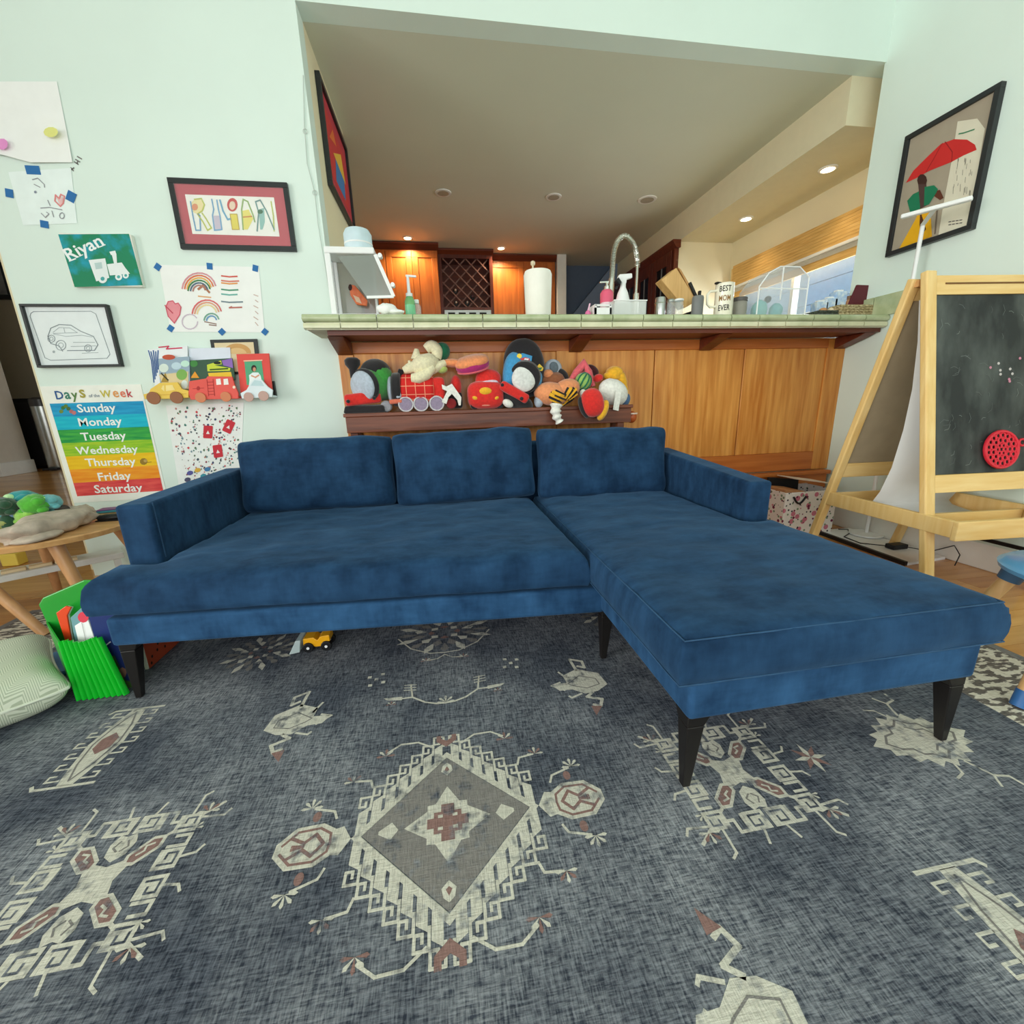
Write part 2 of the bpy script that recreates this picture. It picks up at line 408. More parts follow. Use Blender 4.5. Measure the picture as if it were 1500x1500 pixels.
# kitchen window with woven shade
win = struct('window_1', MB().box(3.62, 3.70, 3.4, 3.46, 1.35, 2.505).box(3.62, 3.70, 5.17, 5.23, 1.35, 2.505).box(3.62, 3.70, 3.46, 5.17, 2.44, 2.505).box(3.62, 3.70, 3.46, 5.17, 1.35, 1.42), wood('maple_trim', (226, 190, 120), (238, 208, 146), 'y', .5, 2))
MB().box(3.72, 3.75, 3.46, 5.17, 1.42, 2.46).build('pane', glass('window_glass', (225, 240, 250), .02, .12), win)
MB().box(3.70, 3.77, 4.30, 4.34, 1.42, 2.46).build('mullion', TRIM, win)
SHADE = wood('woven_shade', (206, 158, 84), (232, 190, 116), 'y', .75, 6, coat=0)
sh = thing('window_shade', 'tan woven roman shade across the top of the kitchen window', 'blind', (3.6, 4.3, 2.55))
for k in range(8):
    z = 2.286 + k * .0285
    MB().box(3.575, 3.605, 3.2, 5.14, z, z + .027).build('slat', SHADE, sh)
MB().box(3.565, 3.615, 3.2, 5.14, 2.255, 2.284).build('bottom_rail', TRIM, sh, bevel=.006)
vb = thing('shade_valance', 'lower tan fabric strip under the white rail of the kitchen window', 'blind', (3.62, 4.3, 2.18))
MB().box(3.59, 3.612, 3.2, 5.14, 2.145, 2.215).build('fabric_strip', SHADE, vb)
MB().box(3.585, 3.615, 3.2, 5.14, 2.215, 2.253).build('head_rail', mat('beige_rail', (206, 198, 180), .6), vb)  # beige head rail, darker than the white rail above it
# what stands outside that window
SID = mat('blue_siding', (132, 172, 216), .7, var=.05)
oh = thing('neighbour_house', 'pale blue sided house seen through the kitchen window', 'house', (6.6, 5, 0))
for k in range(9):
    MB().box(6.6, 6.68, 1.5, 9.5, .9 + k * .33, .9 + k * .33 + .318).build('siding_board', SID, oh)
MB().box(6.69, 6.9, 1.4, 9.6, 0, 4.0).build('wall', mat('blue_siding_back', (120, 150, 190), .8), oh)
fr = MB().box(6.55, 6.6, 5.6, 5.7, 1.7, 2.4).box(6.55, 6.6, 7.6, 7.7, 1.7, 2.4).box(6.55, 6.6, 5.6, 7.7, 2.35, 2.42).box(6.55, 6.6, 5.6, 7.7, 1.65, 1.72).build('window_frame', TRIM, oh)
MB().box(6.57, 6.598, 5.7, 7.6, 1.72, 2.35).build('pane', mat('dark_pane', (60, 72, 92), .1), fr)

# ------------------------------------------------------------------ panelling under the bar
pn = thing('wood_panelling', 'cherry wood panelling with frame rails below the tiled bar', 'panelling', (1.2, W, 0))
for x0, x1 in ((-.52, .80), (.94, 1.515), (1.522, 2.215), (2.222, 2.90)):
    MB().box(x0, x1, W - .012, W + .02, .56, 1.335).build('panel', CHERRY, pn, bevel=.004)
for x0, x1 in ((-.61, -.52), (.80, .94), (2.90, 3.05)):
    MB().box(x0, x1, W - .022, W + .02, .416, 1.402).build('stile', CHERRY, pn, bevel=.003)
MB().box(-.52, 2.90, W - .024, W + .02, 1.335, 1.402).build('top_rail', CHERRYR, pn, bevel=.003)
MB().box(-.52, 2.90, W - .024, W + .02, .42, .56).build('bottom_rail', CHERRYR, pn, bevel=.003)
lg = thing('panel_plinth', 'cherry wood plinth with rounded cap along the foot of the panelling', 'plinth', (1.2, 2.93, 0))
MB().box(-.60, 3.0, 2.905, 2.975, 0, .385).build('plinth_body', CHERRYR, lg)
MB().box(-.605, 3.02, 2.885, 2.955, .385, .415).build('cap', CHERRYR, lg, bevel=.008, seg=3)

# ------------------------------------------------------------------ tiled bar top
TILE = mat('celadon_tile', (168, 180, 138), .22, col2=(198, 206, 168), scale=9, coat=.4)
TILEL = mat('celadon_tile_lit', (206, 208, 170), .22, col2=(226, 224, 190), scale=9, coat=.4)  # same celadon glaze; light on the lower edge row is put into the colour
GROUT = mat('grout', (214, 214, 192), .85)
bar = thing('bar_counter', 'long breakfast bar top edged with pale green glazed tiles', 'counter', (1.2, 3.0, 1.4))
MB().box(-.70, 3.045, 2.672, 3.30, 1.43, 1.488).build('grout_bed', GROUT, bar)
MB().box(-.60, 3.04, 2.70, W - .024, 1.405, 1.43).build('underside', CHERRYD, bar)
prof = [(0, 1.436), (-.010, 1.442), (-.012, 1.462), (-.006, 1.470), (-.014, 1.476), (-.019, 1.490), (-.013, 1.504), (0, 1.510), (.045, 1.510), (.045, 1.436)]
meA = meB = None
x = -.715; k = 0
while x < 3.04:
    x1 = min(x + .1985, 3.045)
    if x1 - x > .03:
        up = [(0, 1.468), (-.014, 1.474), (-.019, 1.489), (-.013, 1.504), (0, 1.510), (.06, 1.510), (.06, 1.468)]
        lo_ = [(0.004, 1.432), (-.009, 1.438), (-.011, 1.452), (-.007, 1.464), (.03, 1.464), (.03, 1.432)]
        for nm, pr_, M in (('cap_tile', up, TILE), ('edge_tile', lo_, TILEL)):
            MB().prism([(x + .003, 2.668 + a, b) for a, b in pr_], (x1 - x - .006, 0, 0)).build(nm, M, bar, smooth=50)
    x += .1985
for nm, pr_, M in (('cap_tile', up, TILE), ('edge_tile', lo_, TILEL)):      # the return at the left end
    for y0, y1 in ((2.668, 2.82), (2.826, 2.975)):
        MB().prism([(-.70 + a, y0, b) for a, b in pr_], (0, y1 - y0, 0)).build(nm, M, bar, smooth=50)
for i in range(18):                            # top field tiles
    for j in range(2):
        x0 = -.64 + i * .2; MB().box(x0, min(x0 + .196, 3.045), 2.735 + j * .28, 2.735 + j * .28 + .276, 1.488, 1.506).build('top_tile', TILE, bar)
for j in range(3):                             # upstand on the right wall
    MB().box(3.03, 3.049, 2.40 + j * .2 - .02, 2.40 + j * .2 + .174, 1.507, 1.64).build('upstand_tile', TILE, bar, bevel=.004)
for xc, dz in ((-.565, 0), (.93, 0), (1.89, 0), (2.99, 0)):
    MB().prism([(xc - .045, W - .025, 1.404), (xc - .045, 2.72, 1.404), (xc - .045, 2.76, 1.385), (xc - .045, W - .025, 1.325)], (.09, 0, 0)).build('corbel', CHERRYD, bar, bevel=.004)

# ------------------------------------------------------------------ rug
RC = (-.052, .84); RZ = .012
rug = thing('area_rug', 'large worn blue grey rug with cream tribal medallion under the sofa', 'rug', (RC[0], RC[1], 0))
def R3(u, v, z=RZ): return (RC[0] + u, RC[1] + v, z)
fd = MB().box(RC[0] - 1.72, RC[0] + 1.72, RC[1] - 1.17, RC[1] + 1.17, 0.001, RZ)
fd.build('field', RUGF, rug)
bd = MB()
for a, b, c, d in ((-2.13, -1.72, -1.58, 1.58), (1.72, 2.13, -1.58, 1.58), (-1.72, 1.72, 1.17, 1.58), (-1.72, 1.72, -1.58, -1.17)):
    bd.box(RC[0] + a, RC[0] + b, RC[1] + c, RC[1] + d, 0.001, RZ)
bd.build('border', RUGB, rug)
be = MB()
for a, b, c, d in ((-2.165, -2.13, -1.61, 1.61), (2.13, 2.165, -1.61, 1.61), (-2.13, 2.13, 1.58, 1.61), (-2.13, 2.13, -1.61, -1.58)):
    be.box(RC[0] + a, RC[0] + b, RC[1] + c, RC[1] + d, 0.001, RZ + .001)
be.build('edge_binding', RUGD, rug)
def rugart(mu=1, mv=1, cu=0, cv=0):
    return Art(lambda u, v: R3(cu + mu * u, cv + mv * v), (0, 0, 1), .0003 * (1 + .12 * (mu < 0) + .23 * (mv < 0)))
def f2r(x, y, ox, oy, s): p = onz(ox + x / s, oy + y / s, RZ); return (p.x - RC[0], p.y - RC[1])
def sc_(pts, *k): return [f2r(x, y, *k) for x, y in pts]
C2 = (300, 880, 2.5); C1 = (0, 900, 3.3333); C3 = (800, 900, 2.14286)
PAT = []
def mirror4(fn, name):
    for mv in (1, -1):
        for mu in (1, -1):
            a = rugart(mu, mv); fn(a); PAT.append(a)
def hook(a, u, v, du, dv, s, wd, M, layer=2):  # little square spiral growing from (u,v) along (du,dv)
    n = (-dv, du); q = lambda i, j: (u + du * i * s + n[0] * j * s, v + dv * i * s + n[1] * j * s)
    a.line([q(0, .45), q(1.25, .45), q(1.25, -.5), q(.35, -.5), q(.35, 0), q(.8, 0)], wd, M, layer)
def flower(a, u, v, s, M, M2):
    for k in range(5):
        t = RAD(k * 45); a.poly([(u, v), (u + s * math.cos(t - .2), v + s * math.sin(t - .2)), (u + s * 1.25 * math.cos(t), v + s * 1.25 * math.sin(t)), (u + s * math.cos(t + .2), v + s * math.sin(t + .2))], M2 if k % 2 else M, 2)
def medallion(a):
    hw, hh = .203, .195
    a.poly([(0, .218), (.228, 0), (.205, 0), (0, .197)], RUGM, 1); a.poly([(.228, 0), (.25, .035), (.275, .03), (.275, 0)], RUGM, 1)
    for k in range(7):
        u = .012 + k * .031; vb = .205 * (1 - u / .22)
        a.poly([(u, vb), (u + .023, vb - .022), (u + .023, vb + .042), (u, vb + .056)], RUGM, 1)
        hook(a, u + .010, vb + .048, 0, 1, .030, .0065, RUGM)
    a.poly([(0, hh), (hw, 0), (0, 0)], RUGD, 2)
    a.line([(0, hh + .008), (hw + .008, 0)], .006, RUGM, 3)
    # stepped star in the middle
    a.poly([(0, 0), (.022, 0), (.105, .0), (.05, .035), (.05, .05), (.03, .052), (0, .10)], RUGM, 3)
    a.poly([(0, 0), (.05, 0), (.05, .013), (.034, .013), (.034, .028), (.016, .028), (.016, .048), (0, .048)], RUGV, 4)
    a.poly([(.012, .012), (.024, .012), (.024, .02), (.012, .02)], RUGM, 5)
    # leaves
    a.poly([(0, .135), (.016, .150), (.012, .168), (0, .178)], RUGM, 3); a.poly([(0, .147), (.007, .153), (0, .166)], RUGV, 4)
    a.poly([(.118, 0), (.135, .022), (.165, .004), (.165, 0)], RUGM, 3)
    # end hexagon
    a.poly([(.262, 0), (.262, .028), (.30, .052), (.362, .05), (.398, .015), (.398, 0)], RUGM, 2)
    a.line([(.275, 0), (.278, .022), (.305, .04), (.355, .038), (.384, .010)], .006, RUGV, 3)
    a.line([(.29, .0), (.312, .026), (.335, .008), (.365, .024)], .008, RUGV, 3); a.line([(.335, 0), (.36, .004)], .007, RUGV, 3)
    # flowering arms
    a.line(sc_([(940, 520), (985, 490), (1045, 480), (1090, 495)], *C2), .006, RUGM, 2)
    p = f2r(1098, 505, *C2); flower(a, p[0], p[1], .022, RUGV, RUGM)
    a.line(sc_([(1145, 600), (1150, 575), (1200, 562)], *C2), .006, RUGM, 2); p = f2r(1208, 560, *C2); flower(a, p[0], p[1], .02, RUGM, RUGV)
    a.line(sc_([(1265, 665), (1270, 640), (1330, 612)], *C2), .006, RUGM, 2); p = f2r(1340, 606, *C2); flower(a, p[0], p[1], .022, RUGM, RUGM)
    p = f2r(1325, 640, *C2); a.disc(p, .010, .014, RUGV, 2)
    # crown at the tip
    a.poly([(0, .238), (.03, .262), (.03, .285), (.016, .285), (.016, .272), (0, .262)], RUGV, 2)
mirror4(medallion, 'medallion_motif')
def turtle(a):
    a.poly(sc_([(1270, 310), (1325, 300), (1310, 275), (1360, 250), (1440, 265), (1475, 305), (1440, 330), (1395, 340), (1345, 325), (1300, 330)], *C2), RUGM, 1)
    a.line(sc_([(1330, 305), (1370, 275), (1430, 285), (1445, 305), (1400, 320), (1350, 312)], *C2), .004, RUGD, 2, True)
    a.line(sc_([(1360, 255), (1335, 215), (1380, 222), (1390, 245), (1365, 240)], *C2), .011, RUGM, 1)
    a.line(sc_([(1420, 335), (1400, 352), (1455, 360), (1450, 385), (1425, 380)], *C2), .011, RUGM, 1)
    a.poly(sc_([(1415, 385), (1455, 385), (1435, 420)], *C2), RUGV, 1)
    a.line(sc_([(1325, 285), (1295, 262)], *C2), .008, RUGM, 1); a.line(sc_([(1300, 300), (1270, 312), (1318, 328)], *C2), .008, RUGM, 1)
    a.line(sc_([(1380, 340), (1345, 355), (1335, 350)], *C2), .008, RUGM, 1)
    # small chequer and half branch
    for x, y in ((1098, 215), (1142, 215), (1120, 228), (1098, 243), (1142, 243)):
        p = f2r(x, y, *C2); a.disc(p, .010, .010, RUGM, 1, 4, 45, 405)
    c = f2r(885, 380, *C2)
    a.line([(0, .435), (.03, .437), (.07, .452), (.115, .487), (.155, .487)], .007, RUGM, 1)
    a.line([(.115, .487), (.125, .56)], .006, RUGM, 1)
    for k in range(3): a.line([(.105, .525 + k * .015), (.147, .53 + k * .015)], .004, RUGM, 1)
    flower(a, 0.0, .44, .026, RUGM, RUGM); a.poly([(.15, .478), (.20, .487), (.215, .50), (.15, .497)], RUGM, 1); flower(a, .185, .462, .014, RUGV, RUGM)
mirror4(turtle, 'turtle_motif')
def tall(a):                                   # slender hooked lozenge
    U, V = 1.05, .46
    a.poly([(U - .02, V - .155), (U + .02, V - .155), (U + .035, V - .09), (U + .05, V), (U + .035, V + .09), (U + .02, V + .155), (U - .02, V + .155), (U - .035, V + .09), (U - .05, V), (U - .035, V - .09)], RUGM, 1)
    a.poly([(U, V - .045), (U + .024, V - .02), (U + .024, V + .02), (U, V + .045), (U - .024, V + .02), (U - .024, V - .02)], RUGV, 2)
    a.line([(U, V - .14), (U + .022, V - .08), (U + .036, V), (U + .022, V + .08), (U, V + .14), (U - .022, V + .08), (U - .036, V), (U - .022, V - .08)], .005, RUGD, 2, True)
    for k in range(7):
        v = V - .135 + k * .043; e = .05 - abs(v - V) * .16
        for s in (1, -1):
            a.line([(U + s * e, v), (U + s * (e + .034), v), (U + s * (e + .034), v + .018), (U + s * (e + .018), v + .018)], .006, RUGM, 1)
    for s in (1, -1): a.line([(U - .075, V + s * .158), (U + .075, V + s * .158), (U + .085, V + s * .145)], .009, RUGM, 1)
mirror4(tall, 'lozenge_motif')
def knot(a):                                   # crossed meander motif left and right of the medallion
    U = .765
    a.poly([(U, 0), (U + .035, 0), (U + .045, .03), (U + .03, .045), (U, .035)], RUGM, 1)
    a.poly([(U + .03, .03), (U + .055, .028), (U + .095, .065), (U + .095, .095), (U + .065, .095), (U + .028, .055)], RUGM, 1)
    a.poly([(U + .038, .038), (U + .052, .036), (U + .087, .068), (U + .087, .087), (U + .068, .087), (U + .036, .052)], RUGV, 2)
    a.line([(U + .05, .052), (U + .062, .06), (U + .06, .072), (U + .075, .076)], .005, RUGM, 3)
    a.poly([(U, .045), (U + .022, .06), (U + .028, .09), (U + .018, .112), (U, .105)], RUGM, 1); a.line([(U + .004, .07), (U + .016, .08), (U + .008, .095)], .004, RUGD, 2)
    for q in ((.128, .03), (.03, .135), (.126, .118)):
        a.poly([(U + q[0] - .026, q[1] - .024), (U + q[0] + .026, q[1] - .024), (U + q[0] + .026, q[1] + .024), (U + q[0] - .026, q[1] + .024)], RUGM, 1)
        a.line([(U + q[0] - .016, q[1] - .013), (U + q[0] + .015, q[1] - .013), (U + q[0] + .015, q[1] + .013), (U + q[0] - .006, q[1] + .013), (U + q[0] - .006, q[1])], .005, RUGF, 2)
    a.line([(U + .06, .115), (U + .06, .155), (U + .085, .155), (U + .085, .125), (U + .105, .125)], .008, RUGM, 1)
    a.line([(U + .110, .06), (U + .150, .06), (U + .150, .085), (U + .118, .085)], .008, RUGM, 1)
    a.line([(U + .095, .095), (U + .19, .165)], .008, RUGM, 1); a.line([(U + .145, .13), (U + .205, .125), (U + .215, .14)], .006, RUGM, 1)
    a.line([(U + .125, .14), (U + .128, .195), (U + .142, .205)], .006, RUGM, 1); a.line([(U + .15, .03), (U + .185, .035), (U + .195, .05)], .006, RUGM, 1); a.line([(U + .03, .16), (U + .04, .19)], .006, RUGM, 1)
    flower(a, U + .16, .143, .022, RUGM, RUGV); flower(a, U + .15, .10, .016, RUGM, RUGM)
def knot_b(a):
    b = Art(lambda u, v: a.pf(1.53 - u, v), (0, 0, 1), a.step * 1.07); knot(b); PAT.append(b)
    knot(a)
mirror4(knot_b, 'knot_motif')
def star(a):
    U = 1.01
    for k in range(2, 5):
        t = RAD(-90 + k * 45)
        a.poly([(U, 0), (U + .02 * math.cos(t - .4), .02 * math.sin(t - .4)), (U + .05 * math.cos(t), .05 * math.sin(t)), (U + .02 * math.cos(t + .4), .02 * math.sin(t + .4))], RUGV if k % 2 else RUGM, 1 + k % 2)
    # jagged flower further out
    U = 1.375
    a.poly([(U, 0), (U + .16, 0), (U + .125, .02), (U + .13, .04), (U + .095, .045), (U + .09, .07), (U + .06, .065), (U + .045, .095), (U + .02, .08), (U, .10)], RUGM, 1)
    a.line([(U, .075), (U + .025, .055), (U + .05, .05), (U + .06, .03), (U + .09, .025), (U + .115, 0)], .006, RUGD, 2)
    a.line([(U, .045), (U + .02, .03), (U + .045, .028), (U + .06, .0)], .005, RUGD, 2)
    a.line([(U + .03, .09), (U + .05, .14), (U + .085, .15), (U + .09, .18)], .007, RUGM, 1); a.line([(U + .05, .14), (U + .03, .17)], .006, RUGM, 1)
    a.line([(U, .075), (U - .02, .12), (U - .05, .13)], .006, RUGM, 1)
def star4(a):
    star(a)
    for U in (1.01, 1.375):
        b = Art(lambda u, v, U=U: a.pf(2 * U - u, v), (0, 0, 1), a.step * 1.07)
        if U == 1.375:
            b.poly([(U, 0), (U + .16, 0), (U + .125, .02), (U + .13, .04), (U + .095, .045), (U + .09, .07), (U + .06, .065), (U + .045, .095), (U + .02, .08), (U, .10)], RUGM, 1)
            b.line([(U, .075), (U + .025, .055), (U + .05, .05), (U + .06, .03), (U + .09, .025), (U + .115, 0)], .006, RUGD, 2)
        else:
            for k in range(2, 5):
                t = RAD(-90 + k * 45); b.poly([(U, 0), (U + .02 * math.cos(t - .4), .02 * math.sin(t - .4)), (U + .05 * math.cos(t), .05 * math.sin(t)), (U + .02 * math.cos(t + .4), .02 * math.sin(t + .4))], RUGV if k % 2 else RUGM, 1 + k % 2)
        PAT.append(b)
mirror4(star4, 'star_motif')
def farm(a):                                   # flower plates that half hide below the sofa
    V = .91
    def plate(U, V, R, sx, half):
        for ring, (r1, n_) in enumerate(((1, 16), (.68, 12), (.36, 8))):
            for k in range(n_):
                t = 2 * math.pi * (k + .5 * (ring % 2)) / n_
                if half and math.cos(t) < -.02: continue
                w_ = .30 / r1 * (1 if n_ == 16 else 1.1) * .6
                pt = lambda r_, tt: (U + sx * R * r_ * math.cos(tt), V + R * r_ * math.sin(tt))
                a.poly([pt(r1 * .52, t), pt(r1 * .8, t - w_ * .6), pt(r1 * (1.0 if k % 2 else .9), t), pt(r1 * .8, t + w_ * .6)], (RUGM, RUGD, RUGM)[ring] if k % 2 else (RUGD, RUGM, RUGV)[ring], 1 + ring)
    plate(0, V, .17, 1.3, True); plate(.77, V, .15, 1.0, False)
    a.line([(0, V - .165), (.06, V - .16), (.14, V - .11), (.20, V - .02)], .006, RUGM, 4)
    a.line([(0, V - .18), (.03, V - .205), (.07, V - .21)], .005, RUGM, 4); flower(a, .075, V - .21, .018, RUGV, RUGM)
mirror4(farm, 'flower_motif')
pm = MB(); pmats = []
for a in PAT:                                  # the woven pattern is one flat print: join it into one part
    o_ = len(pm.v); pm.v += a.mb.v
    for f_, m_ in zip(a.mb.f, a.mb.m):
        M = a.mats[m_]
        if M not in pmats: pmats.append(M)
        pm.f.append([i + o_ for i in f_]); pm.m.append(pmats.index(M))
pm.build('woven_pattern', pmats, rug, kind='stuff')

# ------------------------------------------------------------------ the sectional sofa
def dist_outline(x, y, poly):
    d = 9
    for (ax, ay), (bx, by) in zip(poly, poly[1:] + poly[:1]):
        vx, vy = bx - ax, by - ay; t = max(0, min(1, ((x - ax) * vx + (y - ay) * vy) / (vx * vx + vy * vy)))
        d = min(d, math.hypot(x - ax - t * vx, y - ay - t * vy))
    return d
def soft_slab(rects, outline, zb, zt, r, crown, warp, seed, amp=.006, step=.035):
    """cushion with rounded edges over an axis-aligned outline; rects cover the outline"""
    def ticks(vals):
        vals = sorted(set(vals)); out = []
        for a, b in zip(vals, vals[1:]):
            L_ = b - a; e = [k for k in (0, .004, .012, .025, .042) if k < L_ / 2 - .01]
            n = max(1, int((L_ - 2 * e[-1]) / step))
            out += [a + k for k in e] + [a + e[-1] + (L_ - 2 * e[-1]) * i / n for i in range(1, n)] + [b - k for k in e[:0:-1]]
        return out + [vals[-1]]
    xs = ticks([k for q in rects for k in q[:2]]); ys = ticks([k for q in rects for k in q[2:]])
    inside = lambda x, y: any(a < x < b and c < y < d for a, b, c, d in rects)
    mb = MB(); idx = {}; cells = set()
    def vert(i, j, top):
        k = (i, j, top)
        if k not in idx:
            x, y = xs[i], ys[j]; d = min(dist_outline(x, y, outline), .4)
            f = 0 if d >= r else r * (1 - math.sqrt(max(0, 1 - (1 - d / r) ** 2)))
            z = (zt - f + crown * (1 - math.exp(-d / .10))) if top else (zb + f * .25)
            if top:
                q = Vector((x * 5, y * 6, seed)); z += amp * noise.noise(q) * min(1, d / .05) + amp * .8 * noise.noise(q * 2.6) * min(1, d / .05)
            o = (.014 * noise.noise(Vector((x * 4, y * 4, seed + 5))) + .010 * noise.noise(Vector((x * 15, y * 3, seed + 8)))) if d < .03 else 0
            idx[k] = len(mb.v); mb.v.append(warp(Vector((x, y + o * .5, z))))
        return idx[k]
    for i in range(len(xs) - 1):
        for j in range(len(ys) - 1):
            if inside((xs[i] + xs[i + 1]) / 2, (ys[j] + ys[j + 1]) / 2): cells.add((i, j))
    for i, j in cells:
        for top in (1, 0):
            q = [vert(i, j, top), vert(i + 1, j, top), vert(i + 1, j + 1, top), vert(i, j + 1, top)]
            mb.f.append(q if top else q[::-1]); mb.m.append(0)
        for (di, dj), (p, q) in {(0, -1): ((i, j), (i + 1, j)), (1, 0): ((i + 1, j), (i + 1, j + 1)), (0, 1): ((i + 1, j + 1), (i, j + 1)), (-1, 0): ((i, j + 1), (i, j))}.items():
            if (i + di, j + dj) not in cells:
                prev = [vert(*p, 0), vert(*q, 0)]
                n = 3                                   # sides bulge a little
                for k in range(1, n + 1):
                    if k == n: cur = [vert(*p, 1), vert(*q, 1)]
                    else:
                        cur = []
                        for c in (p, q):
                            kk = (c, k, di, dj)
                            ky = (c, k)
                            if ky not in idx:
                                a, b = mb.v[vert(*c, 0)], mb.v[vert(*c, 1)]; t = k / n
                                idx[ky] = len(mb.v); mb.v.append(a.lerp(b, t))
                            mb.v[idx[ky]] += Vector((di, dj, 0)) * .004 if ('b', ky, di, dj) not in idx else Vector((0, 0, 0))
                            idx[('b', ky, di, dj)] = 1
                            cur.append(idx[ky])
                    mb.f.append([prev[0], prev[1], cur[1], cur[0]]); mb.m.append(0); prev = cur
    return mb
def skew(p):                                   # the front of the long seat runs slightly out of square
    t = max(0, min(1, (2.40 - p.y) / .9)); return Vector((p.x, p.y - .11 * max(0, (p.x + 1.165)) / 1.71 * t, p.z - .012 * max(0, (p.x + 1.165)) / 1.71))
ident = lambda p: p
sofa = thing('sectional_sofa', 'navy blue velvet sectional sofa with a chaise on tapered black legs', 'sofa', (.1, 1.7, 0))
# upholstered bases
b1 = MB(); n = 14
pts = []
for i in range(n + 1):
    x = -1.165 + (1.165 + .56) * i / n; f = skew(Vector((x, 1.50, .235))); 
    pts.append(f)
vs = []; fs = []
for f in pts:
    vs += [Vector((f.x, f.y, f.z)), Vector((f.x, f.y, .338 - (.235 - f.z))), Vector((f.x, 2.50, .338)), Vector((f.x, 2.50, .235))]
for i in range(n):
    for k in range(4): fs.append((4 * i + k, 4 * i + (k + 1) % 4, 4 * i + 4 + (k + 1) % 4, 4 * i + 4 + k))
fs += [(0, 1, 2, 3), tuple(4 * n + k for k in (3, 2, 1, 0))]
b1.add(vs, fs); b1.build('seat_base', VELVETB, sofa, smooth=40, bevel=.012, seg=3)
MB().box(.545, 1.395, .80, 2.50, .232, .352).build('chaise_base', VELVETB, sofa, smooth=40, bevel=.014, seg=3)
# seat cushions
tr = [(-1.20, .492, 1.485, 1.665), (-1.055, .492, 1.665, 2.40)]
to = [(-1.20, 1.485), (.492, 1.485), (.492, 2.40), (-1.055, 2.40), (-1.055, 1.665), (-1.20, 1.665)]
c1 = soft_slab(tr, to, .350, .478, .046, .026, skew, 3, .010); c1.build('seat_cushion', VELVET, sofa, smooth=60)
cr = [(.498, 1.412, .775, 1.60), (.498, 1.285, 1.60, 2.40)]
co = [(.498, .775), (1.412, .775), (1.412, 1.60), (1.285, 1.60), (1.285, 2.40), (.498, 2.40)]
c2 = soft_slab(cr, co, .352, .470, .034, .022, ident, 9, .009); c2.build('chaise_cushion', VELVET, sofa, smooth=60)
def piping(outline, z, inset, warp, name, r=.0028):
    pts = []
    for (ax, ay), (bx, by) in zip(outline, outline[1:] + outline[:1]):
        k = max(2, int(math.hypot(bx - ax, by - ay) / .06))
        for i in range(k): pts.append(warp(Vector((ax + (bx - ax) * i / k, ay + (by - ay) * i / k, z + .002 * noise.noise(Vector((ax + i, ay, z)))))))
    MB().tube(pts, r, 6, True).build(name, VELVETL, sofa, smooth=60)
ins = lambda o, d: [(x + (d if x < (max(p[0] for p in o) + min(p[0] for p in o)) / 2 else -d), y + (d if y < 2.2 else -d)) for x, y in o]
piping(ins(co, .012), .4655, 0, ident, 'piping', .0022)
piping([(x, y) for x, y in ins(co, -.001)], .358, 0, ident, 'piping', .0022)
# arms
def arm(x0, x1, y0, y1, zf, zb, name):
    MB().hexa([(x0, y0, .235), (x1, y0, .235), (x1, y1, .235), (x0, y1, .235), (x0, y0, zf), (x1, y0, zf), (x1, y1, zb), (x0, y1, zb)]).build(name, VELVET, sofa, smooth=40, bevel=.014, seg=3)
arm(-1.172, -1.06, 1.675, 2.50, .690, .710, 'arm')
arm(1.29, 1.402, 1.61, 2.50, .640, .705, 'arm')
MB().box(-1.062, -1.058, 1.70, 1.704, .48, .69).build('arm_seam', VELVETL, sofa)
MB().box(1.4025, 1.4045, 1.64, 1.70, .45, .60).build('care_label', PAPER, sofa)
MB().box(-1.06, 1.29, 2.46, 2.56, .235, .78).build('back_frame', VELVET, sofa, smooth=40, bevel=.02, seg=3)
# back cushions
def pillow(w_, h, t, c, R, seed, name, parent, M, nu=40, nv=28, wr=.010, pinch=.05, pw=.42, flatb=0):
    mb = MB(); idx = {}
    for side in (1, -1):
        for i in range(nu + 1):
            for j in range(nv + 1):
                u = math.sin((2 * i / nu - 1) * math.pi / 2); v = math.sin((2 * j / nv - 1) * math.pi / 2)
                edge = i in (0, nu) or j in (0, nv)
                if edge and side == -1: idx[(i, j, -1)] = idx[(i, j, 1)]; continue
                th = t / 2 * (max(0, (1 - u ** 6) * (1 - v ** 6))) ** pw
                cr_ = (1 - pinch * (1 - v * v) * abs(u) ** 3); cv = (1 - pinch * .6 * (1 - u * u) * abs(v) ** 3)
                rr = 1 - .06 * (abs(u) * abs(v)) ** 6
                x = u * w_ / 2 * cr_ * rr; z = v * h / 2 * cv * rr
                q = Vector((x * 4, z * 5, seed))
                y = -side * th
                wk = wr * noise.noise(q) + wr * .9 * noise.noise(Vector((x * 9 + z * 5, z * 14 - x * 4, seed + 3))) * (abs(u) ** 2 + abs(v) ** 2) * .7
                y += wk * (0.3 if edge else 1) - (0 if side > 0 else -flatb)
                if v > .5: z += .010 * noise.noise(Vector((x * 7, seed, 0)))
                idx[(i, j, side)] = len(mb.v); mb.v.append(Vector(c) + R @ Vector((x, y, z)))
    for side in (1, -1):
        for i in range(nu):
            for j in range(nv):
                q = [idx[(i, j, side)], idx[(i + 1, j, side)], idx[(i + 1, j + 1, side)], idx[(i, j + 1, side)]]
                mb.f.append(q if side > 0 else q[::-1]); mb.m.append(0)
    o = mb.build(name, M, parent, smooth=70)
    ring = [mb.v[idx[(i, 0, 1)]] for i in range(nu)] + [mb.v[idx[(nu, j, 1)]] for j in range(nv)] + [mb.v[idx[(nu - i, nv, 1)]] for i in range(nu)] + [mb.v[idx[(0, nv - j, 1)]] for j in range(nv)]
    return o, ring
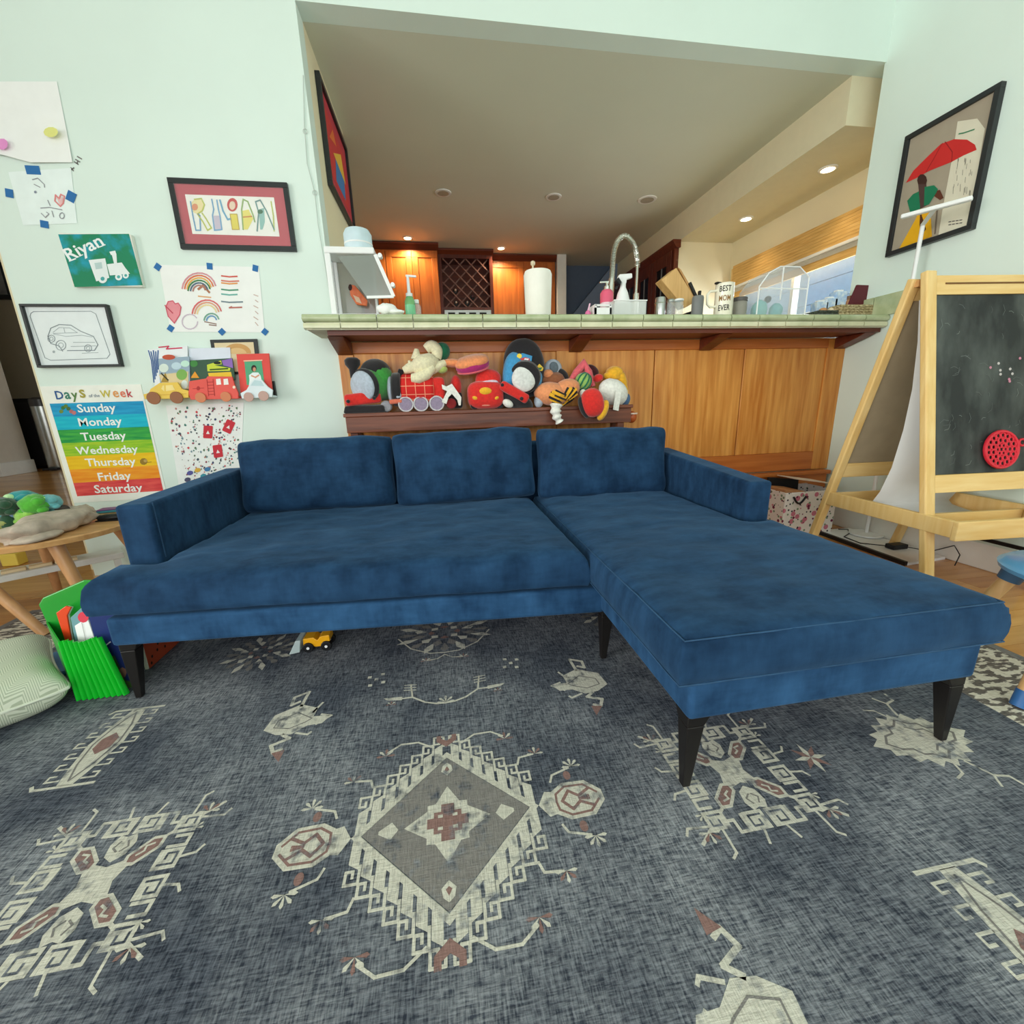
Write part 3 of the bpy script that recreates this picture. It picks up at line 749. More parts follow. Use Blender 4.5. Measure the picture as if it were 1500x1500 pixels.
for c, wd, h, rz, ry, seed, t in (((-.66, 2.385, .668), .80, .385, -1, 0, 2, .19), ((.115, 2.36, .672), .79, .40, 0, -1.2, 14, .20), ((.90, 2.335, .655), .79, .40, 0, 1.0, 25, .19)):
    o, ring = pillow(wd, h, t, c, rot(rz, -9, ry), seed, 'back_cushion', sofa, VELVET)
    MB().tube(ring, .0028, 5, True).build('piping', VELVETL, o, smooth=60) if False else None
    ORIG[o.name] = ORIG[sofa.name]
    MB().tube(ring, .0026, 5, True).build('piping', VELVETL, o, smooth=60)
LEGM = mat('black_leg', (24, 21, 20), .38, var=.05)
def sofa_leg(x, y, dx, dy, zt, name='leg'):
    t = .047; b = .021; mb = MB()
    x1, y1 = x + dx * t, y + dy * t; xb, yb = x + dx * (.004 + b), y + dy * (.004 + b); xo, yo = x + dx * .004, y + dy * .004
    q = lambda a0, b0, a1, b1, z: [(a0, b0, z), (a1, b0, z), (a1, b1, z), (a0, b1, z)]
    r0 = q(min(xo, xb), min(yo, yb), max(xo, xb), max(yo, yb), .0145); r1 = q(min(x, x1), min(y, y1), max(x, x1), max(y, y1), zt - .03)
    r2 = q(min(x, x + dx * t * 1.35), min(y, y + dy * t * 1.35), max(x, x + dx * t * 1.35), max(y, y + dy * t * 1.35), zt)
    mb.hexa(r0 + r1); mb.hexa(r1 + r2); mb.build(name, LEGM, sofa, bevel=.003)
sofa_leg(-1.158, 1.515, 1, 1, .236); sofa_leg(.553, 1.40, 1, 1, .232); sofa_leg(.552, .812, 1, 1, .233); sofa_leg(1.388, .812, -1, 1, .233)
sofa_leg(-1.158, 2.49, 1, -1, .236); sofa_leg(1.388, 2.49, -1, -1, .233)

# ------------------------------------------------------------------ things on the left wall
def rect(q, pl):
    a, b, c, d = [pl(*p) for p in q]; return (a, b, c, d)
def wrect(q, Y=W):
    a, b, c, d = [ony(x, y, Y) for x, y in q]
    return (a.x + d.x) / 2, (b.x + c.x) / 2, (c.z + d.z) / 2, (a.z + b.z) / 2
def frame_bars(mb, x0, x1, z0, z1, bw, y0, y1):
    mb.box(x0, x1, y0, y1, z1 - bw, z1).box(x0, x1, y0, y1, z0, z0 + bw).box(x0, x0 + bw, y0, y1, z0 + bw, z1 - bw).box(x1 - bw, x1, y0, y1, z0 + bw, z1 - bw)
def framed(name, label, q, bw, M, back, dep=.022, Y=W):
    x0, x1, z0, z1 = wrect(q, Y - dep); r = thing(name, label, 'picture', ((x0 + x1) / 2, Y, z0))
    mb = MB(); frame_bars(mb, x0, x1, z0, z1, bw, Y - dep, Y - .001); mb.build('frame', M, r, bevel=.002)
    MB().box(x0 + bw * .8, x1 - bw * .8, Y - .012, Y - .002, z0 + bw * .8, z1 - bw * .8).build('mount', back, r)
    return r, (x0, x1, z0, z1)
FRB = mat('black_frame', (40, 44, 46), .4, var=.04)
NY = (0, -1, 0)
def crop(ox, oy, s, Y): return lambda x, y: ony(ox + x / s, oy + y / s, Y)
# framed letters made of drawn figures
r, R_ = framed('framed_picture', 'black framed picture of colourful drawn letters in a dark red mount', ((243, 259), (420, 267), (434, 367), (265, 365)), .026, FRB, flat((190, 78, 90)))
a = Art(crop(200, 180, 4.412, W - .0122), NY)
a.poly([(313, 462), (888, 482), (925, 735), (362, 718)], flat((246, 246, 240)), 1)
ol = lambda pts, c, wd=.007, L_=3: a.line(pts, wd, flat(c), L_)
a.disc((395, 540), 45, 48, flat((240, 226, 170)), 2); ol([(350, 510), (365, 600), (385, 695), (415, 695), (410, 600), (400, 590)], (110, 160, 200)); a.disc((378, 545), 20, 22, flat((228, 150, 110)), 3)
ol([(375, 495), (420, 490), (440, 530), (425, 570), (395, 590), (430, 640), (460, 695), (485, 680), (450, 620), (425, 585)], (196, 202, 96))
a.poly([(495, 600), (540, 600), (552, 690), (505, 695)], flat((206, 196, 214)), 2); ol([(487, 495), (500, 560), (492, 600), (505, 695), (552, 690), (540, 600), (530, 560), (520, 500)], (120, 170, 210))
ol([(540, 500), (560, 570), (590, 625), (610, 620)], (110, 170, 205), .009); a.disc((620, 530), 34, 44, flat((206, 70, 70)), 2); a.disc((620, 535), 20, 28, flat((238, 214, 190)), 3)
a.poly([(605, 590), (650, 590), (665, 690), (620, 690)], flat((232, 216, 90)), 2); ol([(605, 590), (650, 590), (665, 690), (620, 690), (605, 590)], (190, 160, 60), .004)
a.poly([(680, 570), (725, 560), (755, 620), (740, 650), (720, 690), (695, 690)], flat((236, 224, 120)), 2); ol([(690, 690), (680, 560), (690, 495), (720, 510), (755, 600), (765, 640)], (150, 180, 110)); ol([(690, 610), (745, 605)], (214, 150, 80))
ol([(780, 700), (790, 580), (770, 510), (800, 500), (840, 570), (890, 690)], (110, 150, 150)); ol([(890, 700), (885, 600), (870, 510)], (190, 200, 110)); a.poly([(790, 560), (825, 550), (830, 640), (815, 690), (800, 690)], flat((150, 196, 190)), 2); a.disc((800, 575), 18, 14, flat((60, 110, 80)), 3)
a.build('drawing', r)
MB().box(R_[0] + .02, R_[1] - .02, W - .0205, W - .0195, R_[2] + .02, R_[3] - .02).build('glazing', glass('picture_glass', (240, 245, 245), .05, .05), r)

# green canvas with a white train
x0, x1, z0, z1 = wrect(((85, 343), (190, 341), (209, 418), (109, 421)), W - .03)
r = thing('canvas_painting', 'small green and teal canvas with a white painted train', 'painting', ((x0 + x1) / 2, W, z0))
MB().box(x0, x1, W - .03, W - .001, z0, z1).build('canvas', [flat((236, 236, 226))], r, bevel=.002)
GP = mat('green_teal_paint', (14, 132, 92), .6, col2=(20, 160, 190), scale=11, lo=.48, hi=.68)
a = Art(crop(0, 180, 5.769, W - .0302), NY)
a.poly([(492, 942), (1090, 938), (1207, 1372), (632, 1388)], GP, 1)
wp = flat((236, 244, 244))
for p in ([(750, 1160), (890, 1145), (925, 1310), (815, 1340)], [(905, 1195), (1030, 1180), (1060, 1225), (1100, 1275), (930, 1290)], [(945, 1110), (985, 1105), (990, 1185), (965, 1188)], [(925, 1090), (975, 1080), (985, 1110), (940, 1118)]): a.poly(p, wp, 2)
a.poly([(800, 1185), (860, 1178), (868, 1230), (812, 1238)], flat((190, 214, 214)), 3)
for c, k in (((870, 1318), 38), ((1005, 1302), 30), ((1065, 1290), 26)): a.disc(c, k, k, wp, 3); a.disc(c, k * .45, k * .45, flat((80, 170, 170)), 4)
a.text('Riyan', (590, 1168), (885, 1030), flat((240, 246, 246)), 2, .85)
a.line([(588, 1168), (640, 1148)], .006, wp, 2); a.line([(675, 1125), (700, 1115)], .005, wp, 2); a.line([(842, 1050), (890, 1030)], .005, wp, 2)
a.build('painted_train', r)

# line drawing of a car
r, R_ = framed('framed_picture', 'thin black framed pencil drawing of a car on white paper', ((24, 446), (152, 444), (180, 535), (57, 540)), .013, FRB, flat((236, 244, 246)), .03)
a = Art(crop(0, 420, 5.769, W - .0122), NY); g = flat((128, 140, 146)); g2 = flat((170, 182, 186))
a.line([(285, 210), (770, 208), (810, 230), (930, 570), (905, 605), (430, 622), (380, 600), (255, 250), (262, 225)], .003, g, 1, True)
a.line([(405, 420), (430, 350), (500, 320), (600, 325), (680, 375), (790, 420), (828, 490), (800, 538), (570, 540)], .004, g, 1)
a.line([(405, 420), (430, 480), (500, 500), (530, 545)], .004, g, 1); a.line([(450, 385), (500, 345), (590, 348), (655, 388), (450, 395)], .003, g2, 1)
a.line([(540, 350), (550, 392)], .003, g2, 1); a.line([(455, 400), (560, 420), (690, 410), (780, 425)], .003, g2, 1)
for c, k in (((515, 495), 42), ((435, 440), 30), ((745, 520), 30)): a.arc(c, k, k, 0, 360, .003, g, 1, 16); a.arc(c, k * .5, k * .5, 0, 360, .003, g2, 1, 12)
a.line([(620, 470), (800, 470)], .003, g2, 1); a.line([(600, 505), (810, 500)], .003, g2, 1); a.line([(695, 562), (830, 556)], .003, g2, 1); a.disc((455, 550), 12, 12, g2, 1, 6)
a.build('drawing', r)

# days of the week chart
x0, x1, z0, z1 = wrect(((60, 570), (206, 562), (242, 724), (108, 737)), W - .003)
r = thing('days_poster', 'tall weekday chart poster with rainbow colour bands at the wall edge', 'poster', ((x0 + x1) / 2, W, z0))
MB().box(-2.287, -1.762, W - .0035, W - .0005, .485, 1.18).build('sheet', flat((246, 248, 240)), r)
a = Art(crop(60, 560, 7.5, W - .0037), NY)
L0, Rr0 = (95, 235), (1122, 205); L1, Rr1 = (400, 1252), (1345, 1190)
lr = lambda p, q, t: (p[0] + (q[0] - p[0]) * t, p[1] + (q[1] - p[1]) * t)
bands = [((18, 140, 196), (30, 166, 214)), ((0, 176, 206), (20, 194, 214)), ((20, 146, 70), (70, 180, 70)), ((120, 190, 36), (176, 208, 44)), ((236, 186, 6), (246, 204, 30)), ((240, 138, 16), (246, 168, 40)), ((214, 50, 60), (236, 92, 84))]
for k, (c1_, c2_) in enumerate(bands):
    M = mat('band_%d' % k, c1_, .7, col2=c2_, scale=7, stretch=(1, 1, 9), lo=.35, hi=.65)
    a.poly([lr(L0, L1, k / 7), lr(Rr0, Rr1, k / 7), lr(Rr0, Rr1, (k + 1) / 7), lr(L0, L1, (k + 1) / 7)], M, 1)
ww = flat((246, 250, 246))
for t, p, q in (('Sunday', (412, 330), (832, 318)), ('Monday', (425, 482), (900, 466)), ('Tuesday', (452, 640), (945, 622)), ('Wednesday', (395, 792), (1075, 768)), ('Thursday', (500, 922), (1050, 905)), ('Friday', (640, 1080), (1000, 1062)), ('Saturday', (598, 1216), (1125, 1194))): a.text(t, p, q, ww, 2, .92)
cols = ((44, 90, 150), (60, 130, 110), (90, 130, 70), (170, 160, 70))
for ch, c, (p, q) in zip('Days', cols, (((172, 186), (258, 184)), ((270, 182), (335, 180)), ((345, 182), (415, 180)), ((435, 168), (498, 166)))): a.text(ch, p, q, flat(c), 2, 1.1)
a.text('of the', (530, 164), (650, 160), flat((150, 160, 170)), 2)
for ch, c, (p, q) in zip('Week', ((206, 190, 70), (230, 160, 90), (224, 120, 90), (200, 70, 80)), (((662, 166), (780, 163)), ((800, 164), (865, 162)), ((880, 163), (940, 161)), ((955, 162), (1015, 160)))): a.text(ch, p, q, flat(c), 2, 1.1)
for k, (x, y) in enumerate(((225, 320), (245, 280), (275, 262), (305, 290), (335, 320), (365, 335))): a.disc((x, y), 24, 22, flat(((110, 140, 60), (60, 120, 60), (90, 130, 50), (70, 110, 60), (180, 110, 110), (200, 120, 120))[k]), 2, 8)
a.disc((1130, 870), 42, 38, flat((150, 120, 40)), 2, 9); a.disc((1150, 862), 22, 18, flat((190, 160, 90)), 3, 7); a.line([(1160, 880), (1215, 875)], .003, flat((130, 100, 40)), 2)
a.build('print', r)

# taped children's drawings
TAPE = flat((44, 112, 176))
def tape(px, s, ang, par, Y):
    c = ony(px[0], px[1], Y); MB().obox(c, (s[0], .0012, s[1]), rot(0, 0, ang)).build('tape', TAPE, par)
P0 = W - .002
r = thing('taped_drawing', 'white sheet with crayon rainbows and pink heart held by blue tape', 'drawing', (-1.27, W, 1.47))
MB().poly([ony(x, y, P0) for x, y in ((233, 388), (379, 391), (388, 487), (250, 486))]).build('sheet', PAPER, r)
a = Art(crop(200, 180, 4.412, P0 - .0004), NY)
for c, rs, cl in (((405, 1080), 110, ((214, 150, 160), (224, 120, 80), (232, 180, 90))), ((405, 1090), 72, ((70, 130, 80), (90, 110, 130), (180, 130, 120))), ((455, 1240), 95, ((220, 110, 110), (226, 160, 130), (236, 214, 160))), ((485, 1280), 48, ((120, 170, 150), (110, 160, 200)))):
    for k, q in enumerate(cl): a.arc(c, rs - k * 16, (rs - k * 16) * 1.0, 185, 345, .008, flat(q), 1, 10)
a.line([(400, 1075), (430, 1050), (470, 1095)], .012, flat((180, 120, 90)), 1); a.line([(400, 1120), (480, 1128)], .007, flat((226, 170, 120)), 1)
for y, x2, q in ((995, 650, (214, 100, 90)), (1040, 650, (232, 160, 90)), (1025, 660, (220, 130, 110)), (1082, 655, (80, 150, 120)), (1112, 650, (110, 180, 170)), (1160, 685, (120, 140, 150)), (1195, 680, (190, 110, 100))): a.line([(550 if y < 1180 else 615, y - 6), (600, y), (x2, y - 3)], .008, flat(q), 1)
hp = [(190, 1190), (205, 1155), (235, 1150), (250, 1170), (270, 1165), (288, 1190), (280, 1240), (245, 1295), (205, 1250)]
a.poly(hp, flat((236, 150, 160)), 1); a.line(hp, .005, flat((214, 90, 110)), 2, True); a.line([(185, 1180), (235, 1230)], .006, flat((200, 70, 90)), 3)
a.arc((345, 1285), 50, 48, 0, 330, .006, flat((206, 190, 206)), 1, 16); a.line([(440, 1285), (515, 1300)], .006, flat((150, 120, 110)), 1); a.line([(470, 1305), (515, 1310)], .006, flat((140, 110, 100)), 1)
for k in range(6): a.line([(758 + (k % 2) * 10, 1110 + k * 36), (785, 1120 + k * 38)], .005, flat((206, 180, 170)), 1)
a.build('crayon_marks', r, kind='stuff')
for p, g_ in (((231, 391), 40), ((307, 390), 5), ((374, 393), 15), ((250, 481), 40), ((325, 486), 50), ((388, 486), 45)): tape(p, (.03, .034), g_, r, P0 - .001)
r = thing('taped_drawing', 'pale sheet with a small pink heart held by four blue tapes at upper left', 'drawing', (-2.0, W, 2.0))
MB().poly([ony(x, y, P0) for x, y in ((12, 252), (104, 246), (113, 327), (34, 330))]).build('sheet', flat((238, 250, 248)), r)
a = Art(crop(0, 180, 5.769, P0 - .0004), NY)
a.line([(470, 610), (500, 640), (515, 605), (545, 620), (535, 680), (510, 705), (465, 660)], .007, flat((226, 140, 140)), 1, True); a.poly([(475, 625), (500, 650), (530, 620), (530, 675), (510, 700)], flat((240, 196, 196)), 1)
for ln in ([(275, 480), (320, 468), (375, 520), (378, 545)], [(290, 520), (340, 545)], [(345, 720), (420, 715), (525, 735)], [(405, 655), (425, 700)], [(350, 765), (385, 800), (415, 770), (395, 755)], [(440, 745), (455, 795)]): a.line(ln, .004, flat((150, 152, 158)), 2)
a.arc((525, 785), 20, 25, 0, 360, .004, flat((150, 152, 158)), 2, 10); a.disc((300, 585), 12, 12, flat((140, 150, 165)), 2, 6)
a.build('pencil_marks', r, kind='stuff')
for p, g_, s_ in (((48, 249), 0, (.065, .04)), ((13.5, 283), 10, (.035, .04)), ((104, 288), 30, (.04, .05)), ((65, 328.5), 10, (.038, .035))): tape(p, s_, g_, r, P0 - .001)
r = thing('taped_drawing', 'curling paper drawing with yellow and pink blots at top left of wall', 'drawing', (-2.0, W, 2.3))
P1 = W - .012
mb = MB(); top = [(-30, 120), (10, 120), (50, 120), (84, 120)]; bot = [(-25, 226), (10, 230), (48, 240), (108, 239)]
vs = []; NN = 6
for k in range(NN + 1):
    for (xa, ya), (xb, yb), j in zip(top, bot, range(4)):
        t = k / NN; p = ony(xa + (xb - xa) * t, ya + (yb - ya) * t, W); p.y -= .003 + .022 * t ** 3 * (1.0 - j * .25); vs.append(p)
mb.add(vs, [(k * 4 + j, k * 4 + j + 1, k * 4 + j + 5, k * 4 + j + 4) for k in range(NN) for j in range(3)]); mb.build('sheet', PAPER, r, smooth=60)
a = Art(crop(0, 180, 5.769, W - .028), NY)
a.disc((20, 180), 48, 48, flat((232, 150, 210)), 1, 10); a.disc((430, 78), 62, 44, flat((232, 232, 140)), 1, 10); a.build('blots', r)
a = Art(crop(0, 180, 5.769, W - .0008), NY); dk = flat((120, 118, 116))
for ln in ([(595, 400), (625, 380)], [(600, 380), (620, 405)], [(630, 330), (660, 350)], [(640, 310), (675, 330)], [(655, 285), (690, 305)], [(660, 320), (650, 345)]): a.line(ln, .006, dk, 1)
a.build('pencil_note', r)

# vehicle shaped book ledges
WY = 2.885
def ledge(name, label, pts, M, wheels, WM, extra, grp='vehicle shaped book ledges'):
    f = crop(180, 480, 6.25, WY); p3 = [f(*p) for p in pts]; x0 = min(p.x for p in p3); x1 = max(p.x for p in p3); zb = min(p.z for p in p3)
    r = thing(name, label, 'book ledge', ((x0 + x1) / 2, W, zb), grp)
    MB().prism(p3, (0, .012, 0)).build('front_panel', M, r, bevel=.002)
    MB().box(x0 + .01, x1 - .01, WY + .012, W - .001, zb + .004, zb + .016).build('base_shelf', M, r)
    for c, k in wheels:
        q = f(*c); MB().cone((q.x, WY - .008, q.z), (q.x, WY, q.z), k / 6.25 * .0054, k / 6.25 * .0054, 20).build('wheel', WM, r, bevel=.002)
    a = Art(crop(180, 480, 6.25, WY - .0005), NY); extra(a); a.build('painted_windows', r) if a.mb.v else None
    return r
def ex1(a):
    a.poly([(352, 560), (365, 530), (380, 528), (382, 585)], flat((250, 226, 150)), 1); a.poly([(392, 528), (455, 525), (478, 570), (394, 582)], flat((250, 226, 150)), 1)
    a.line([(255, 620), (580, 605)], .003, flat((214, 166, 60)), 1)
ledge('taxi_book_ledge', 'yellow wooden car shaped book ledge with brown wheels on left wall', [(185, 610), (235, 598), (252, 560), (275, 545), (335, 505), (500, 500), (538, 562), (600, 575), (600, 640), (470, 650), (200, 655)], flat((238, 200, 84), .5), (((285, 645), 42), ((495, 640), 40)), flat((150, 96, 60), .5), ex1)
def ex2(a):
    for x in (875, 943): a.poly([(x - 22, 470), (x + 18, 466), (x + 26, 520), (x - 18, 524)], flat((250, 246, 240)), 1)
    d = flat((176, 50, 50)); a.line([(770, 475), (785, 625)], .003, d, 1); a.line([(825, 470), (840, 622)], .003, d, 1)
    for k in range(5): a.line([(774 + k * 3, 500 + k * 28), (828 + k * 3, 497 + k * 28)], .003, d, 1)
    a.line([(640, 560), (740, 552)], .003, d, 1); a.disc((690, 555), 16, 20, d, 1, 8); a.disc((1018, 545), 14, 14, flat((250, 220, 200)), 1, 8)
ledge('fire_truck_book_ledge', 'red wooden fire truck shaped book ledge with ladder marks on left wall', [(605, 490), (760, 465), (775, 445), (1000, 448), (1020, 520), (1055, 600), (1055, 650), (620, 660), (600, 600)], flat((232, 88, 78), .5), (((715, 640), 34), ((945, 632), 34)), flat((214, 130, 90), .5), ex2)
def ex3(a): a.poly([(1170, 530), (1205, 480), (1265, 488), (1295, 535)], flat((196, 222, 228)), 1)
ledge('white_car_book_ledge', 'white wooden car shaped book ledge in front of red frame', [(1075, 600), (1130, 570), (1160, 520), (1200, 468), (1270, 475), (1325, 540), (1372, 572), (1365, 635), (1090, 650)], flat((226, 238, 244), .5), (((1155, 635), 32), ((1290, 625), 34)), flat((196, 160, 150), .5), ex3)
# books and frames leaning on those ledges
def leaning(name, label, cat, pts, Y, M, marks=None, th=.008, grp=None, edge=None):
    f = crop(180, 480, 6.25, Y); p3 = [f(*p) for p in pts]
    r = thing(name, label, cat, tuple(sum((p for p in p3), Vector()) / len(p3)), grp)
    MB().prism(p3, (0, th, 0)).build('cover' if cat == 'book' else 'frame', M, r, bevel=.0015)
    if cat == 'book': MB().prism([p + Vector((0, th, 0)) + (sum((q for q in p3), Vector()) / len(p3) - p) * .04 for p in p3], (0, .006, 0)).build('pages', PAPER, r)
    if marks:
        a = Art(crop(180, 480, 6.25, Y - .0004), NY); marks(a); a.build('cover_print', r)
    return r
def mk(a):
    for k in range(5): a.line([(235 + k * 22, 210 + k % 2 * 10), (262 + k * 14, 300), (285 + k * 10, 500 - k * 30)], .006, flat((40, 90, 150)), 1)
    a.line([(330, 180), (420, 170), (400, 195), (540, 185)], .007, flat((206, 60, 90)), 1)
leaning('picture_book', 'white picture book with blue stripes and red scribble, leftmost on ledge', 'book', [(225, 200), (590, 165), (600, 540), (300, 560)], 2.945, flat((240, 244, 248)), mk)
def mk(a):
    a.disc((420, 270), 60, 24, flat((196, 84, 60)), 1); a.disc((375, 370), 44, 40, flat((222, 236, 226)), 1); a.disc((490, 350), 46, 34, flat((196, 220, 232)), 1); a.disc((570, 330), 40, 30, flat((200, 236, 220)), 1)
    a.poly([(330, 430), (600, 400), (600, 560), (380, 560)], flat((226, 206, 160)), 1); a.disc((540, 430), 50, 50, flat((130, 180, 90)), 2); a.poly([(350, 500), (390, 410), (420, 500)], flat((170, 140, 60)), 2); a.line([(355, 420), (415, 480)], .008, flat((60, 60, 40)), 3)
    a.disc((565, 520), 30, 40, flat((230, 240, 236)), 3)
leaning('picture_book', 'blue grey picture book with clouds and trees behind yellow car ledge', 'book', [(322, 285), (608, 262), (616, 560), (345, 580)], 2.925, flat((156, 178, 196)), mk)
leaning('picture_book', 'white backed book standing tallest behind the fire truck ledge', 'book', [(600, 190), (980, 180), (1005, 480), (620, 500)], 2.955, flat((226, 232, 246)))
def mk(a):
    a.poly([(770, 340), (900, 300), (905, 335), (840, 345), (985, 370), (980, 395), (775, 400)], flat((206, 220, 70)), 1); a.disc((865, 322), 34, 14, flat((30, 40, 30)), 2); a.line([(800, 385), (960, 375)], .008, flat((60, 90, 30)), 2)
    a.poly([(905, 300), (1000, 280), (1010, 370), (920, 345)], flat((146, 110, 190)), 1); a.poly([(780, 415), (990, 405), (1000, 450), (790, 455)], flat((240, 200, 60)), 1); a.poly([(620, 460), (660, 400), (700, 460)], flat((236, 160, 50)), 1); a.disc((650, 330), 36, 30, flat((70, 140, 70)), 1)
leaning('picture_book', 'dark green picture book with lime and purple shapes above fire truck ledge', 'book', [(610, 300), (1000, 278), (1030, 480), (630, 500)], 2.93, flat((60, 92, 74)), mk)
r = leaning('photo_frame', 'thin black frame with tan arch half hidden behind the red frame', 'picture', [(795, 110), (1228, 102), (1262, 420), (850, 430)], 2.962, FRB, lambda a: (a.poly([(835, 140), (1195, 132), (1225, 400), (880, 405)], flat((226, 208, 170)), 1), a.disc((1045, 235), 130, 90, flat((206, 160, 100)), 2, 12, 180, 360), a.disc((1045, 240), 90, 55, flat((224, 190, 136)), 3, 12, 180, 360)))
def mk(a):
    a.poly([(1112, 312), (1270, 304), (1298, 520), (1135, 525)], flat((88, 170, 130)), 1); a.line([(1108, 305), (1275, 298)], .005, flat((250, 220, 190)), 2)
    a.poly([(1160, 480), (1155, 435), (1190, 410), (1240, 410), (1262, 440), (1285, 540), (1150, 560)], flat((236, 244, 246)), 2); a.disc((1200, 372), 24, 30, flat((50, 38, 34)), 3); a.disc((1205, 382), 14, 20, flat((206, 150, 120)), 4); a.line([(1180, 440), (1215, 455), (1245, 435)], .008, flat((216, 160, 130)), 4)
leaning('photo_frame', 'red frame holding a photo of a dark haired person in white', 'picture', [(1038, 242), (1335, 235), (1368, 590), (1078, 600)], 2.915, flat((228, 74, 66), .5), mk, .014)
r = thing('sign_strip', 'small black strip leaning at the right end of the ledges', 'strip', (-1.0, 2.96, 1.1))
f = crop(180, 480, 6.25, 2.95); MB().prism([f(*p) for p in ((1365, 490), (1380, 488), (1402, 622), (1378, 628))], (0, .02, 0)).build('strip_board', FRB, r)

# sticker sheet
r = thing('sticker_poster', 'white sheet of tiny stickers with three red cards above sofa arm', 'poster', (-1.45, W, .6))
SQ = ((243, 594), (357, 590), (353, 694), (262, 712)); s3 = [ony(x, y, P0) for x, y in SQ]
MB().prism(s3, (0, .0012, 0)).build('sheet', flat((242, 246, 244)), r)
a = Art(lambda u, v: (s3[0].lerp(s3[1], u)).lerp(s3[3].lerp(s3[2], u), v) - Vector((0, .0004, 0)), NY)
random.seed(5); pal = ((70, 90, 100), (206, 70, 80), (90, 120, 90), (60, 70, 110), (190, 130, 120), (80, 80, 84), (120, 150, 160), (150, 70, 90), (70, 130, 120))
for k in range(300):
    u, v = random.uniform(.04, .96), random.uniform(.03, .97); s_ = random.uniform(.006, .018); t0 = random.uniform(0, 6)
    a.poly([(u + s_ * (.6 + .7 * random.random()) * math.cos(t0 + j * 1.256), v + s_ * (.6 + .7 * random.random()) * math.sin(t0 + j * 1.256)) for j in range(5)], flat(random.choice(pal)), 1)
for (x, y), g_ in (((780, 955), 3), ((970, 905), 25), ((870, 1130), -8)):
    b = Art(crop(180, 480, 6.25, P0 - .0004), NY); c_, s_ = math.cos(RAD(g_)), math.sin(RAD(g_))
    q = lambda i, j: (x + i * c_ - j * s_, y + i * s_ + j * c_)
    a2 = [q(i, j) for i, j in ((-42, -50), (-36, -58), (36, -58), (42, -50), (42, 50), (36, 58), (-36, 58), (-42, 50))]
    for pts, M, L_ in ((a2, flat((206, 48, 62)), 3), ([q(-16, 18), (q(18, 18)), q(0, -14)], flat((246, 236, 236)), 4)): a.mb.poly([b.P(p, L_) for p in pts], a.mi(M))
for k, (u, v, c) in enumerate(((.2, .86, (90, 90, 160)), (.32, .84, (226, 180, 70)), (.47, .85, (70, 130, 180)), (.4, .93, (60, 150, 170)), (.15, .94, (80, 80, 110)))): a.disc((u, v), .05, .03, flat(c), 2, 9)
a.build('sticker_prints', r, kind='stuff')
# cord with clips by the wall corner
r = thing('hanging_string', 'thin pale string with clear clips hanging down the wall corner', 'string', (-.7, W, 1.6))
cp = [ony(x, y, W - .006) for x, y in ((444, 110), (446, 188), (450, 240), (461, 282), (466, 330), (478, 400), (486, 450))]
MB().tube(cp, .0022, 6).build('cord', mat('pale_cord', (196, 206, 200), .5), r, smooth=60)
for x, y in ((447, 192), (461, 282)): MB().tube([ony(x, y, W - .006) + Vector((.012 * math.cos(t), 0, .012 * math.sin(t))) for t in [k * .628 for k in range(10)]], .002, 6, True).build('clip', mat('clear_clip', (214, 222, 216), .2), r, smooth=60)
# picture on the return wall
XR = -.61
r = thing('framed_picture', 'black framed red and blue picture on the narrow return wall', 'picture', (XR, 3.7, 2.37))
MB().box(XR + .001, XR + .03, 3.27, 4.08, 2.38, 2.41).box(XR + .001, XR + .03, 3.27, 4.08, 2.95, 2.98).box(XR + .001, XR + .03, 3.27, 3.30, 2.41, 2.95).box(XR + .001, XR + .03, 4.05, 4.08, 2.41, 2.95).build('frame', FRB, r, bevel=.002)
MB().box(XR + .002, XR + .012, 3.29, 4.06, 2.40, 2.96).build('mount', flat((196, 62, 76)), r)
a = Art(lambda u, v: (XR + .0125, 3.30 + u * .75, 2.41 + v * .54), (1, 0, 0))
a.poly([(.12, .15), (.88, .15), (.88, .85), (.12, .85)], flat((206, 60, 60)), 1); a.poly([(.3, .2), (.7, .2), (.75, .5), (.4, .55)], flat((70, 130, 190)), 2); a.poly([(.3, .5), (.8, .45), (.7, .75)], flat((236, 190, 70)), 3); a.poly([(.2, .6), (.5, .7), (.4, .82)], flat((230, 120, 60)), 3)
a.build('print', r)

# ------------------------------------------------------------------ right wall, easel corner
XW = 3.05
NX = (-1, 0, 0)
r = thing('framed_picture', 'tall black framed art print with a big red umbrella on right wall', 'picture', (XW, 2.5, 1.9))
fy0, fy1, fz0, fz1 = 2.25, 2.735, 1.875, 2.56
mb = MB(); bw_ = .028
mb.box(XW - .035, XW - .001, fy0, fy1, fz1 - bw_, fz1).box(XW - .035, XW - .001, fy0, fy1, fz0, fz0 + bw_).box(XW - .035, XW - .001, fy0, fy0 + bw_, fz0 + bw_, fz1 - bw_).box(XW - .035, XW - .001, fy1 - bw_, fy1, fz0 + bw_, fz1 - bw_)
mb.build('frame', FRB, r, bevel=.002)
MB().box(XW - .02, XW - .001, fy0 + .02, fy1 - .02, fz0 + .02, fz1 - .02).build('print_sheet', flat((168, 156, 138)), r)
a = Art(lambda x, y: onx(1180 + x / 4.6875, 180 + y / 4.6875, XW - .0205), NX)
a.poly([(1045, -10), (1180, -30), (1232, 40), (1160, 470), (1115, 715), (912, 780), (940, 600), (1000, 280)], flat((222, 216, 196)), 1)
a.poly([(690, 412), (740, 330), (830, 240), (930, 145), (1020, 112), (1110, 115), (1165, 150), (1176, 185), (1090, 222), (1000, 270), (850, 330), (760, 380)], flat((204, 42, 40)), 2)
